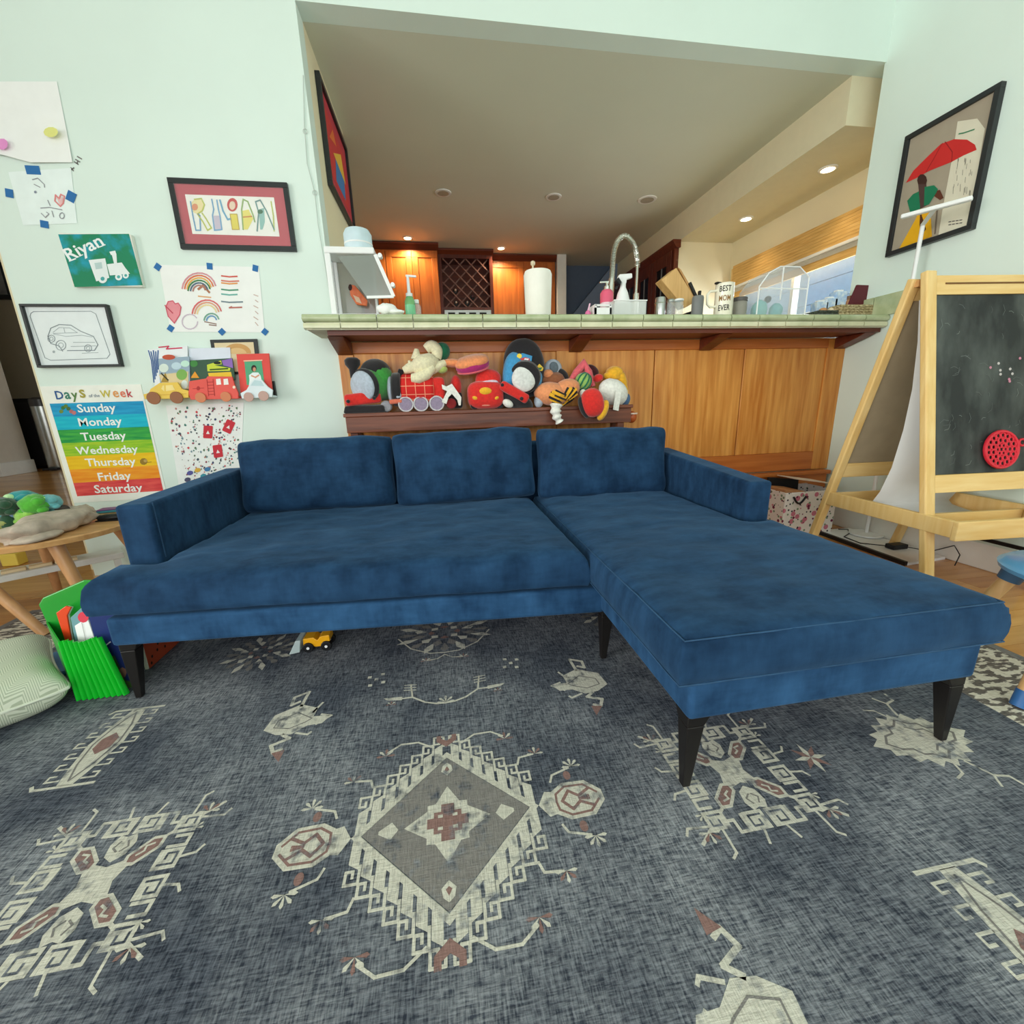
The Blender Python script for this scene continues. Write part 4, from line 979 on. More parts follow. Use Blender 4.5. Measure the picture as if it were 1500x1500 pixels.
a.line([(940, 140), (880, 250), (830, 335)], .004, flat((150, 24, 28)), 3); a.line([(960, 130), (1010, 200), (1005, 268)], .004, flat((150, 24, 28)), 3)
a.disc((802, 395), 34, 44, flat((60, 34, 28)), 3, 10); a.poly([(775, 420), (830, 420), (845, 560), (790, 590)], flat((78, 56, 54)), 3)
a.poly([(700, 535), (740, 490), (780, 470), (790, 590), (720, 612)], flat((24, 120, 84)), 4); a.poly([(820, 440), (885, 428), (912, 455), (900, 480), (850, 560), (815, 570)], flat((24, 120, 84)), 4)
a.poly([(880, 470), (925, 460), (950, 515), (925, 530), (880, 500)], flat((96, 48, 30)), 3)
a.poly([(645, 862), (755, 665), (790, 590), (860, 600), (870, 780)], flat((236, 176, 22)), 3); a.poly([(790, 600), (830, 730), (800, 770), (785, 700)], flat((84, 46, 26)), 4)
a.line([(905, 600), (890, 760)], .008, flat((110, 96, 82)), 3)
for ln in ([(1055, 75), (1085, 70), (1160, 45)], ): a.line(ln, .006, flat((60, 130, 90)), 3)
random.seed(3)
for k in range(26):
    x = random.uniform(1010, 1150); y = random.uniform(230, 470); a.line([(x, y), (x - random.uniform(0, 6), y + random.uniform(15, 50))], .002, flat((120, 116, 108)), 3)
for y in (680, 700): 
    for k in range(4): a.line([(985 + k * 25, y - k * 4), (1000 + k * 25, y - k * 4 - 2)], .005, flat((90, 84, 80)), 3)
a.build('print', r)

# wooden easel
ea = thing('easel', 'light wooden child easel with a chalkboard and a paper sheet', 'easel', (2.55, 1.9, 0))
EX = 2.30; EW = .60; tY = math.tan(RAD(-4.5))
def E_(x, y, z): return Vector((EX + x, y + x * tY, z))   # easel frame: x along its width
fY = lambda z: 1.587 + .186 * z                            # slant of the front pair of legs
rY = lambda z: 2.294 - .2455 * z                           # and of the rear pair
PINES = (PINE)
def eleg(x, fn, z0, z1, wx, wy): MB().bar(E_(x, fn(z0), z0), E_(x, fn(z1), z1), wx, wy, up=(0, 1, 0)).build('leg', PINE, ea, bevel=.006)
for x in (.02, EW): eleg(x, fY, 0, 1.545, .058, .032); eleg(x - .012 if x < .3 else x + .012, rY, 0, 1.525, .05, .034)
def erail(fn, z0, z1, x0, x1, th=.024, off=0, name='rail', M=PINEX, zo=0):
    p = []
    for z in (z0, z1):
        for x, dy in ((x0, 0), (x1, 0), (x1, th), (x0, th)): p.append(E_(x, fn(z) + off + dy, z))
    return MB().hexa(p).build(name, M, ea, bevel=.003)
erail(fY, 1.438, 1.525, .045, EW - .025, .026, -.012); erail(fY, .515, .60, .045, EW - .025, .026, -.012)
erail(fY, 1.484, 1.492, .09, EW - .025, .004, -.0165, 'groove', mat('rail_groove', (120, 84, 44), .7))
CHALK = mat('chalkboard', (34, 38, 38), .6, col2=(92, 98, 94), scale=8, stretch=(1, 1, .38), lo=.42, hi=.80)
cb = erail(fY, .60, 1.438, .045, EW - .025, .008, -.004, 'chalkboard', CHALK)
cn = Vector((0, -1, .186)).normalized()
a = Art(lambda x, y: E_((x - 1365) * .0034 + .045, fY(1.438 - (y - 432) * .00316) - .0048, 1.438 - (y - 432) * .00316), cn)
random.seed(21)
for k in range(46):
    x, y = random.uniform(1372, 1500), random.uniform(445, 680); t0 = random.uniform(-.9, 2.2); l_ = random.uniform(4, 16)
    a.line([(x, y), (x + l_ * math.cos(t0) * .5, y + l_ * math.sin(t0) * .6), (x + l_ * math.cos(t0 + .4), y + l_ * math.sin(t0 + .4))], .0022, flat(random.choice(((92, 98, 96), (112, 118, 114), (80, 86, 84)))), 1)
for k in range(9): x, y = 1445 + random.uniform(-8, 55), 535 + random.uniform(-12, 30); a.disc((x, y), 2.2, 2.2, flat(((196, 190, 188), (196, 130, 150))[k % 2]), 1, 6)
a.build('chalk_marks', ea, kind='stuff')
# hinge block, trays, back board and paper
MB().bar(E_(.0, 1.905, 1.50), E_(EW + .02, 1.905, 1.50), .03, .03).build('hinge_rod', BEECH, ea)
for x in (-.012, EW + .02): MB().hexa([E_(x + a_, b_, c_) for a_, b_, c_ in ((0, 1.525, .335), (.024, 1.525, .335), (.024, 2.19, .345), (0, 2.19, .345), (0, 1.525, .415), (.024, 1.525, .415), (.024, 2.17, .425), (0, 2.17, .425))]).build('tray_side', PINE, ea, bevel=.004)
MB().hexa([E_(a_, b_, c_) for a_, b_, c_ in ((-.015, 1.50, .325), (EW + .05, 1.50, .325), (EW + .05, 1.525, .325), (-.015, 1.525, .325), (-.015, 1.50, .417), (EW + .05, 1.50, .417), (EW + .05, 1.525, .417), (-.015, 1.525, .417))]).build('tray_front', PINEX, ea, bevel=.004)
MB().hexa([E_(a_, b_, c_) for a_, b_, c_ in ((.02, 1.70, .335), (EW, 1.70, .335), (EW, 1.72, .335), (.02, 1.72, .335), (.02, 1.70, .40), (EW, 1.70, .40), (EW, 1.72, .40), (.02, 1.72, .40))]).build('tray_divider', PINEX, ea, bevel=.003)
MB().hexa([E_(a_, b_, c_) for a_, b_, c_ in ((.02, 2.16, .35), (EW, 2.16, .35), (EW, 2.18, .35), (.02, 2.18, .35), (.02, 2.16, .42), (EW, 2.16, .42), (EW, 2.18, .42), (.02, 2.18, .42))]).build('tray_back', PINEX, ea, bevel=.003)
MB().hexa([E_(a_, b_, c_) for a_, b_, c_ in ((.012, 1.53, .338), (EW, 1.53, .338), (EW, 2.16, .345), (.012, 2.16, .345), (.012, 1.53, .346), (EW, 1.53, .346), (EW, 2.16, .353), (.012, 2.16, .353))]).build('tray_bottom', PINEX, ea)
erail(rY, .60, 1.45, .03, EW - .02, .008, -.006, 'back_board', mat('hardboard', (158, 142, 116), .75, var=.05))
erail(rY, .515, .60, .03, EW - .02, .024, -.012)
erail(rY, 1.43, 1.50, .03, EW - .02, .024, -.012)
pts = [onx(x, y, EX + .06) for x, y in ((1345, 440), (1343, 500), (1335, 570), (1322, 630), (1305, 685), (1288, 720), (1274, 738))]
pts = [(p.y, p.z) for p in pts]; yb, zb_ = pts[-1]; pts += [(yb - .02, zb_ - .02), (yb - .10, zb_ - .035), (yb - .25, zb_ - .04)]
mb = MB(); n = len(pts)
for y, z in pts:
    for x in (.06, EW * .5, EW - .06): mb.v.append(E_(x, y, z))
mb.f = [(k * 3 + j, k * 3 + j + 1, k * 3 + j + 4, k * 3 + j + 3) for k in range(n - 1) for j in range(2)]; mb.m = [0] * len(mb.f)
o = mb.build('paper_sheet', mat('easel_paper', (226, 226, 224), .8, var=.01), ea, smooth=70); sd = o.modifiers.new('thick', 'SOLIDIFY'); sd.thickness = .001
# red lattice disc hanging on the chalkboard
zc = 1.438 - (662 - 432) * .00316; xc = (1467 - 1365) * .0034 + .045
c0 = E_(xc, fY(zc) - .016, zc); ux = E_(1, 0, 0) - E_(0, 0, 0); ux.normalize(); uz = ux.cross(cn) * -1; uz = Vector((0, .186, 1)).normalized()
RED = mat('red_silicone', (214, 40, 58), .5, var=.04)
r = thing('lattice_disc', 'round red openwork disc with a loop on the chalkboard', 'trivet', c0)
dp = lambda rr, t: c0 + ux * (rr * math.cos(t)) + uz * (rr * math.sin(t))
MB().tube([dp(.088, k * .2618) for k in range(24)], .008, 6, True).build('rim', RED, r, smooth=60)
lt = MB()
for rr, nn, rs in ((.069, 17, .0125), (.045, 11, .0125), (.021, 6, .0105)):
    for k in range(nn):
        cc = dp(rr, k * 6.2832 / nn); lt.tube([cc + ux * (rs * math.cos(t * .785)) + uz * (rs * math.sin(t * .785)) for t in range(8)], .0042, 5, True)
o = lt.build('openwork', RED, r, smooth=60); o['kind'] = 'stuff'
MB().tube([c0 + ux * (.112 + .02 * math.cos(t * .6283)) + uz * (.03 + .016 * math.sin(t * .6283)) for t in range(10)], .006, 6, True).build('loop', RED, r, smooth=60)

# white T shaped lamp behind the easel
LB = (2.93, 2.45)
r = thing('floor_lamp', 'slim white floor lamp with flat bar head behind the easel', 'lamp', (LB[0], LB[1], 0))
MB().lathe([(.10, .022), (.10, .032), (.02, .036)], (LB[0], LB[1], 0), 28).build('base', WHITE, r, smooth=40)
MB().cone((LB[0], LB[1], .03), (LB[0], LB[1], 1.97), .011, .011, 12).build('pole', WHITE, r, smooth=40)
p0, p1 = onz(1320, 318, 1.985), onz(1425, 290, 1.985)
mid = Vector((LB[0], LB[1], 1.985)); d = (p1 - p0); d.z = 0; L_ = d.length; d.normalize()
MB().bar(p0, p1, .035, .022).build('light_bar', WHITE, r, bevel=.006, seg=2)
MB().bar(mid - Vector((0, 0, .02)), (p0 + p1) / 2, .02, .016).build('neck', WHITE, r, bevel=.003)
# floor clutter between the panelling and the easel
r = thing('floor_board', 'white board with black front edge lying on floor under the easel', 'board', (2.8, 2.3, 0))
c_ = [onz(x, y, .02) for x, y in ((1200, 775), (1345, 825))]; c_[0].x = 2.70; c_[0].y = 2.62; c_[1] = Vector((2.66, 1.95, .02))
MB().hexa([(2.66, 1.95, .001), (2.97, 1.98, .001), (2.97, 2.62, .001), (2.70, 2.62, .001), (2.66, 1.95, .018), (2.97, 1.98, .018), (2.97, 2.62, .018), (2.70, 2.62, .018)]).build('panel', WHITE, r)
MB().hexa([(2.64, 1.95, .001), (2.66, 1.95, .001), (2.70, 2.62, .001), (2.68, 2.62, .001), (2.64, 1.95, .026), (2.66, 1.95, .026), (2.70, 2.62, .026), (2.68, 2.62, .026)]).build('edge_strip', BLACK, r)
FLOR = bpy.data.materials.new('floral_fabric'); FLOR.use_nodes = True
nt = FLOR.node_tree; b = nt.nodes['Principled BSDF']; tc = nt.nodes.new('ShaderNodeTexCoord'); b.inputs['Roughness'].default_value = .9
prev = lin((238, 230, 224))
for sc_n, thr, col in ((15, .18, (206, 120, 140)), (19, .14, (120, 40, 70)), (23, .13, (130, 150, 120)), (28, .12, (50, 44, 54))):
    v = nt.nodes.new('ShaderNodeTexVoronoi'); v.inputs['Scale'].default_value = sc_n; nt.links.new(tc.outputs['Object'], v.inputs['Vector'])
    lt_ = nt.nodes.new('ShaderNodeMath'); lt_.operation = 'LESS_THAN'; lt_.inputs[1].default_value = thr * 1.6; nt.links.new(v.outputs['Distance'], lt_.inputs[0])
    mx = nt.nodes.new('ShaderNodeMix'); mx.data_type = 'RGBA'; nt.links.new(lt_.outputs[0], mx.inputs[0])
    if isinstance(prev, tuple): mx.inputs[6].default_value = prev
    else: nt.links.new(prev, mx.inputs[6])
    mx.inputs[7].default_value = lin(col); prev = mx.outputs[2]
nt.links.new(prev, b.inputs['Base Color'])
r = thing('fabric_bin', 'white floral fabric storage bin on the floor beside the sofa arm', 'storage bin', (2.6, 2.7, 0))
bx0, bx1, by0, by1, bz = 2.36, 2.78, 2.58, 2.86, .33
for nm, q in (('front_wall', (bx0, bx1, by0, by0 + .012)), ('back_wall', (bx0, bx1, by1 - .012, by1)), ('side_wall', (bx0, bx0 + .012, by0 + .012, by1 - .012)), ('side_wall', (bx1 - .012, bx1, by0 + .012, by1 - .012))): MB().box(*q, .004, bz).build(nm, FLOR, r, bevel=.003)
MB().box(bx0 + .012, bx1 - .012, by0 + .012, by1 - .012, .004, .012).build('bottom', FLOR, r)
MB().tube([(bx0 + .06 + .10 * k / 8, by0 - .006, .30 - .05 * math.sin(math.pi * k / 8)) for k in range(9)], .007, 6).build('handle', BLACK, r, smooth=60)
r = thing('file_folder', 'tan folder standing in the floral bin', 'folder', (2.47, 2.7, .02)); MB().hexa([(2.40, 2.62, .02), (2.44, 2.62, .02), (2.44, 2.82, .02), (2.40, 2.82, .02), (2.39, 2.62, .345), (2.55, 2.62, .325), (2.55, 2.82, .325), (2.39, 2.82, .345)]).build('cover', flat((196, 138, 92)), r, bevel=.003); MB().box(2.56, 2.565, 2.64, 2.8, .02, .32).build('inner_sheet', PAPER, r)
r = thing('laptop', 'black laptop standing on edge at the back of the floral bin', 'laptop', (2.6, 2.8, .02)); MB().hexa([(2.40, 2.825, .02), (2.70, 2.825, .02), (2.70, 2.845, .02), (2.40, 2.845, .02), (2.42, 2.825, .40), (2.68, 2.825, .37), (2.68, 2.845, .37), (2.42, 2.845, .40)]).build('lid', BLACK, r, bevel=.004)
r = thing('magazine', 'white edged magazine lying across the bin and laptop', 'magazine', (2.6, 2.75, .40)); MB().hexa([(2.50, 2.66, .408), (2.80, 2.64, .358), (2.80, 2.84, .358), (2.50, 2.84, .408), (2.50, 2.66, .414), (2.80, 2.64, .364), (2.80, 2.84, .364), (2.50, 2.84, .414)]).build('cover', flat((226, 208, 190)), r)
r = thing('power_adapter', 'black power adapter with its cable on the white floor board', 'adapter', (2.84, 2.2, .018)); MB().box(2.79, 2.90, 2.14, 2.20, .019, .050).build('brick', BLACK, r, bevel=.006)
MB().tube([(2.80, 2.20, .03), (2.72, 2.30, .022), (2.74, 2.44, .022), (2.85, 2.50, .022), (2.92, 2.58, .022), (2.86, 2.60, .022)], .0035, 6).build('cable', BLACK, r, smooth=60)
MB().tube([(2.90, 2.15, .03), (2.95, 2.05, .03), (2.97, 1.95, .10), (2.95, 1.90, .06), (2.90, 1.88, .006)], .003, 6).build('cable', BLACK, r, smooth=60)
r = thing('power_bank', 'black slab shaped charger leaning against the easel leg', 'charger', (2.66, 1.9, .02)); MB().obox((2.70, 1.90, .095), (.075, .022, .16), rot(20, -10, 14)).build('case', BLACK, r, bevel=.008); MB().obox((2.70, 1.886, .095), (.05, .002, .10), rot(20, -10, 14)).build('face', mat('dark_gloss', (16, 16, 18), .2), r)

# blue child's stool at the right edge
BLU = mat('blue_lacquer', (92, 158, 206), .3, var=.03, coat=.3); BLD = mat('blue_grey_plastic', (62, 92, 120), .5, var=.03)
scx, scy, szz = 2.045, .93, .40
r = thing('kids_stool', 'blue round child stool with wooden legs and blue feet', 'stool', (scx, scy, 0))
MB().lathe([(.02, szz - .022), (.19, szz - .018), (.232, szz), (.236, szz + .014), (.215, szz + .028), (.02, szz + .034)], (scx, scy, 0), 36).build('seat', BLU, r, smooth=50)
fx = onz(1489, 1040, 0)
for dx, dy in ((fx.x - scx, fx.y - scy), (-.22, .26), (.28, .24), (.24, -.2)):
    top = Vector((scx + dx * .55, scy + dy * .55, szz - .02)); bot = Vector((scx + dx, scy + dy, .0145))
    l_ = MB().cone(top.lerp(bot, .02), top.lerp(bot, .86), .022, .019, 16).build('leg', wood('stool_wood', (214, 164, 108), (232, 188, 132), 'z'), r, smooth=40); ORIG[l_.name] = ORIG[r.name]
    MB().cone(top.lerp(bot, .86), bot, .021, .020, 16).build('foot_sock', flat((52, 102, 160), .5), l_, smooth=40)
    s_ = MB().cone(top + Vector((0, 0, .012)), top.lerp(bot, .08), .034, .030, 16).build('socket', BLD, r, smooth=40)

# ------------------------------------------------------------------ kitchen beyond the bar
def shaker(par, x0, x1, y, z0, z1, M, st=.075, hand=None):
    d = MB(); d.box(x0, x1, y - .022, y, z0, z0 + st).box(x0, x1, y - .022, y, z1 - st, z1).box(x0, x0 + st, y - .022, y, z0 + st, z1 - st).box(x1 - st, x1, y - .022, y, z0 + st, z1 - st).box(x0 + st - .005, x1 - st + .005, y - .010, y, z0 + st - .005, z1 - st + .005)
    return d.build('door', M, par, bevel=.004)
def cabinet(label, x0, x1, yf, yb, z0, z1, nd, M):
    r = thing('wall_cabinet', label, 'cabinet', ((x0 + x1) / 2, (yf + yb) / 2, z0))
    MB().box(x0, x1, yf, yb, z0, z1).build('body', M, r)
    wd = (x1 - x0) / nd
    for k in range(nd): shaker(r, x0 + k * wd + .004, x0 + (k + 1) * wd - .004, yf, z0 + .01, z1 - .10, M)
    MB().prism([(x0 - .02, yf, z1 - .085), (x0 - .02, yf - .05, z1 - .02), (x0 - .02, yf - .05, z1), (x0 - .02, yf, z1)], (x1 - x0 + .04, 0, 0)).build('crown', CHERRYD, r, bevel=.004)
    return r
cabinet('orange cherry wall cabinet with two doors at the far left of kitchen', -.92, .10, 6.43, 6.95, 1.98, 3.095, 3, CABW)
cabinet('orange cherry wall cabinet lit by a spot right of the wine rack', .87, 1.82, 6.80, 7.2, 1.98, 3.095, 2, CABW)
r = thing('wine_rack_cabinet', 'wine rack cabinet with diagonal lattice between the two wall cabinets', 'cabinet', (.48, 6.8, 2.2))
wx0, wx1, wy, wz0, wz1 = .135, .835, 6.62, 2.36, 3.0
MB().box(.105, .865, wy + .30, wy + .34, 1.98, 3.09).build('back_panel', CHERRYD, r)
MB().box(.105, .15, wy, wy + .3, 1.98, 3.09).box(.82, .865, wy, wy + .3, 1.98, 3.09).build('side_panel', CABD, r) if False else None
MB().box(.105, .15, wy, wy + .3, 1.98, 3.09).build('side_panel', CABD, r); MB().box(.82, .865, wy, wy + .3, 1.98, 3.09).build('side_panel', CABD, r)
MB().box(.15, .82, wy, wy + .3, 2.985, 3.09).build('top_rail', CABD, r); MB().box(.15, .82, wy, wy + .3, 2.325, 2.355).build('bottom_rail', CABD, r)
MB().prism([(.09, wy, 3.03), (.09, wy - .04, 3.07), (.09, wy - .04, 3.095), (.09, wy, 3.095)], (.79, 0, 0)).build('crown', CHERRYD, r)
LAT = wood('lattice_wood', (108, 74, 66), (142, 98, 84), 'x', .5)
cx, cz = .485, 2.67; hx, hz = .335, .315
for s in (1, -1):
    for k in range(-4, 5):
        off = k * .16; pts = []
        # clip the line z = cz + s*(x-cx) + off to the opening
        xa, xb = cx - hx, cx + hx
        za, zb = (cz - hz - cz - off) / s + cx, (cz + hz - cz - off) / s + cx
        xa = max(xa, min(za, zb)); xb = min(xb, max(za, zb))
        if xb - xa > .03: MB().bar((xa, wy + .03 + .02 * (s > 0), cz + s * (xa - cx) + off), (xb, wy + .03 + .02 * (s > 0), cz + s * (xb - cx) + off), .018, .016).build('lattice_bar', LAT, r)
for k, (x, z) in enumerate(((.33, 2.44), (.49, 2.44), (.33, 2.60), (.57, 2.52))):
    b_ = thing('wine_bottle', ('wine bottle with pale cap in the bottom row of the wine rack, left', 'wine bottle with pale cap in the bottom row of the wine rack, right', 'wine bottle with pale cap higher up in the wine rack', 'dark capped wine bottle in the middle of the wine rack')[k], 'bottle', (x, wy + .1, z), 'bottles in the wine rack')
    MB().cone((x, wy + .16, z), (x, wy + .29, z), .034, .034, 14).build('body', mat('bottle_dark', (24, 20, 26), .2), b_, smooth=40); MB().cone((x, wy + .075, z), (x, wy + .16, z), .014, .016, 12).build('cap', flat((210, 190, 170) if k < 3 else (90, 40, 40), .4), b_, smooth=40)
r = thing('wall_oven', 'stainless wall oven with black window below the wine rack', 'oven', (.485, 6.8, 1.98))
MB().box(.15, .82, wy - .01, wy + .28, 1.98, 2.32).build('housing', STEEL, r, bevel=.004); MB().box(.22, .75, wy - .022, wy - .012, 1.98, 2.20).build('window', mat('oven_glass', (14, 15, 16), .08), r)
for k in range(4): MB().box(.20 + k * .15, .30 + k * .15, wy - .016, wy - .011, 2.245, 2.285).build('button_panel', BLACK, r)
# kitchen base units carry the far things; only their tops matter from here
r = thing('base_cabinet', 'cherry base cabinet with sink behind the breakfast bar', 'cabinet', (1.3, 3.7, .36))
MB().box(-.5, 2.9, 3.40, 3.95, .36, 1.24).build('body', CABW, r); MB().box(-.52, 2.92, 3.34, 3.98, 1.24, 1.28).build('worktop', TILE, r); MB().box(1.3, 2.0, 3.5, 3.85, 1.281, 1.286).build('sink_rim', STEEL, r)
# tall glazed cabinet on the right
r = thing('glazed_cabinet', 'dark wood wall cabinet with glass doors below the soffit', 'cabinet', (2.9, 6.0, 1.6))
MB().box(2.875, 2.93, 5.26, 7.2, 1.70, 2.76).build('body', CABD, r)
MB().prism([(2.875, 5.22, 2.73), (2.83, 5.22, 2.79), (2.83, 5.22, 2.812), (2.93, 5.22, 2.812), (2.93, 5.22, 2.73)], (0, 2.0, 0)).build('crown', CHERRYD, r)
for k in range(4):
    y0 = 5.30 + k * .47; dr = MB().box(2.855, 2.874, y0, y0 + .10, 1.72, 2.72).box(2.855, 2.874, y0 + .36, y0 + .46, 1.72, 2.72).box(2.855, 2.874, y0 + .1, y0 + .36, 2.58, 2.72).box(2.855, 2.874, y0 + .1, y0 + .36, 1.72, 1.84).build('door', CABD, r, bevel=.003)
    MB().box(2.866, 2.872, y0 + .1, y0 + .36, 1.84, 2.58).build('pane', mat('cabinet_glass', (30, 24, 26), .08), dr); MB().box(2.858, 2.866, y0 + .222, y0 + .238, 1.84, 2.58).build('muntin', GREY, dr)
# ceiling lights
WARM = mat('lamp_glow', (255, 226, 170), .5, var=0, emis=14)
def downlight(label, p, on, rad, power=0, group=None, zc=3.1):
    r = thing('downlight', label, 'ceiling light', (p.x, p.y, zc), group)
    MB().lathe([(rad * .8, -.001), (rad * .86, -.010), (rad * 1.15, -.008), (rad * 1.2, -.001)], (p.x, p.y, zc), 28).build('trim_ring', TRIM, r, smooth=40)
    MB().lathe([(.001, -.0115), (rad * .8, -.0112), (rad * .8, -.009), (.001, -.009)], (p.x, p.y, zc), 24).build('lens', WARM if on else mat('lamp_off', (176, 168, 148), .5), r)
    if on: spot('downlight_beam', (p.x, p.y, zc - .03), power, (1.0, .80, .54), 150 if zc > 3 else 95, .05)
downlight('lit ceiling spot above the far left kitchen cabinet', onz(597, 348, 3.1), True, .055, 54)
downlight('lit ceiling spot above the cabinet right of the wine rack', onz(734, 363, 3.1), True, .055, 54)
for lb, px in (('unlit round ceiling light, left one of the row of three', (649, 282)), ('unlit round ceiling light in the middle of the row of three', (811, 288)), ('unlit large ceiling light, right one of the row of three', (948, 292))): downlight(lb, onz(*px, 3.1), False, .085 if px[0] > 900 else .07)
downlight('lit spot in soffit nearer to the right wall', onz(1213, 247, 2.815), True, .06, 11, None, 2.815)
downlight('lit spot in soffit further back over the cream wall', onz(1093, 320, 2.815), True, .06, 11, None, 2.815)

# ------------------------------------------------------------------ things standing on the bar
BZ = 1.511
def B(x, y, Y=2.86): return ony(x, y, Y)
def bx(x0, x1, Y=2.86, py=450): a, b = ony(x0, py, Y), ony(x1, py, Y); return a.x, b.x
def zt(x, y, Y=2.86): return ony(x, y, Y).z
CLR = glass('clear_plastic', (226, 236, 238), .08, .30)
# white bin with its lid tipped open
r = thing('counter_bin', 'white framed clear bin with grey lid tipped open at left end of bar', 'bin', (-.35, 2.86, BZ))
x0, x1 = bx(489, 553); zt_ = zt(520, 378); zb = BZ
mb = MB(); mb.box(x0, x0 + .03, 2.78, 2.80, zb, zt_).build('post', WHITE, r, bevel=.004); MB().box(x0, x0 + .03, 2.94, 2.96, zb, zt_).build('post', WHITE, r, bevel=.004)
MB().box(x0, x1 + .02, 2.78, 2.96, zt_, zt_ + .035).build('top_panel', WHITE, r, bevel=.006)
MB().box(x0 - .01, bx(578, 580)[0], 2.77, 2.97, zb, zb + .022).build('base', WHITE, r, bevel=.006)
MB().box(x0 + .005, x0 + .012, 2.80, 2.94, zb + .02, zt_).build('side_pane', CLR, r); MB().box(x0 + .03, x1, 2.945, 2.95, zb + .02, zt_).build('back_pane', glass('grey_pane', (150, 156, 152), .1, .55), r)
MB().box(x1 - .02, x1 - .006, 2.94, 2.955, zb, zt_).build('post', WHITE, r, bevel=.003)
lt = [B(553, 381), B(579, 440), B(541, 441), B(500, 383)]
pl_ = MB().prism([p + Vector((0, -.09, 0)) for p in lt], (0, .006, 0)).build('lid', glass('lid_pane', (150, 156, 150), .12, .75), r)
ORIG[pl_.name] = ORIG[r.name]
MB().bar(lt[0] + Vector((0, -.09, 0)), lt[1] + Vector((0, -.09, 0)), .016, .02).build('lid_edge', WHITE, pl_); MB().bar(lt[1] + Vector((0, -.09, 0)), lt[2] + Vector((0, -.09, 0)), .012, .014).build('lid_edge', WHITE, pl_)
for p in (B(560, 383), B(578, 424)): MB().cone(p + Vector((0, -.11, 0)), p + Vector((0, -.07, 0)), .012, .012, 12).build('hinge', WHITE, pl_)
r = thing('snack_pouch', 'red and orange snack pouch inside the white bin', 'pouch', B(522, 440, 2.90)); MB().prism([B(x, y, 2.90) for x, y in ((511, 416), (520, 418), (538, 440), (537, 448), (522, 446), (513, 432))], (0, .02, 0)).build('pouch_body', mat('pouch_orange', (206, 84, 34), .35, col2=(232, 120, 60), scale=22), r, bevel=.004)
a = Art(lambda x, y: ony(x, y, 2.8995), NY); a.disc((513, 421), 3, 5, flat((50, 24, 20)), 1, 8); a.poly([(517, 432), (526, 436), (530, 445), (522, 442)], flat((226, 190, 160)), 1); a.build('pouch_print', r)
r = thing('round_canister', 'pale blue round lidded canister on top of the white bin', 'canister', (B(526, 373).x, 2.87, zt_ + .036)); c = (B(526, 370).x, 2.87, zt_ + .036)
MB().lathe([(.074, 0), (.078, .01), (.078, .085), (.066, .108), (.01, .114)], c, 28).build('body', mat('pale_blue_plastic', (206, 226, 234), .5), r, smooth=50); MB().lathe([(.0785, .03), (.0795, .032), (.0795, .036), (.0785, .038)], c, 28).build('seam_band', WHITE, r)
r = thing('white_cloth', 'folded white cloth lying beside the open bin', 'cloth', (B(566, 450).x, 2.86, BZ)); MB().ell((B(566, 450, 2.73).x, 2.725, BZ + .036), (.055, .036, .03), wob=.25, seed=4).build('cloth_fold', PAPER, r, smooth=80); MB().ell((B(580, 450, 2.73).x, 2.722, BZ + .020), (.045, .034, .014), wob=.3, seed=8).build('cloth_fold', PAPER, r, smooth=80)
# pump bottle
def pump(par, c, z, M, h=.06, hd=1):
    MB().lathe([(.020, 0), (.020, .018), (.010, .022), (.008, h), (.001, h)], (c[0], c[1], z), 16).build('pump_neck', M, par, smooth=40)
    MB().bar((c[0] - .012 * hd, c[1], z + h + .004), (c[0] + .05 * hd, c[1], z + h + .001), .014, .012).build('pump_spout', M, par, bevel=.003)
cx = B(600, 440).x; r = thing('pump_bottle', 'clear green pump bottle of hand gel with white pump on the bar', 'bottle', (cx, 2.86, BZ))
MB().lathe([(.028, 0), (.030, .006), (.030, .105), (.022, .128), (.018, .132)], (cx, 2.86, BZ), 20).build('bottle_body', mat('green_gel', (126, 206, 140), .15, alpha=.7), r, smooth=50); pump(r, (cx, 2.86), BZ + .132, WHITE, .11); MB().lathe([(.0305, .03), (.0305, .085)], (cx, 2.86, BZ), 20).build('label_band', flat((120, 200, 150), .3), r)
cx = B(609, 440).x; r = thing('clear_bottle', 'small clear bottle right behind the green pump bottle', 'bottle', (cx, 2.93, BZ)); MB().lathe([(.024, 0), (.026, .006), (.026, .09), (.016, .11)], (cx, 2.93, BZ), 18).build('bottle_body', CLR, r, smooth=50); MB().lathe([(.016, .11), (.016, .13), (.001, .13)], (cx, 2.93, BZ), 14).build('cap', WHITE, r)
# paper towel
cx = B(788, 430).x; zt_ = zt(788, 398); r = thing('paper_towel_roll', 'tall white paper towel roll on a knobbed holder', 'paper towel', (cx, 2.86, BZ))
MB().lathe([(.10, 0), (.10, .014), (.03, .018)], (cx, 2.86, BZ), 28).build('holder_base', STEEL, r, smooth=40); MB().lathe([(.074, .018), (.080, .03), (.088, zt_ - BZ - .02), (.080, zt_ - BZ), (.02, zt_ - BZ + .004)], (cx, 2.86, BZ), 32).build('roll', mat('towel_paper', (244, 242, 232), .9, var=.02, bump=.2, bscale=90), r, smooth=50)
MB().lathe([(.006, 0), (.006, .03), (.014, .036), (.015, .052), (.006, .058)], (cx - .03, 2.86, zt_ + .002), 16).build('knob', flat((214, 200, 170), .3), r, smooth=50)
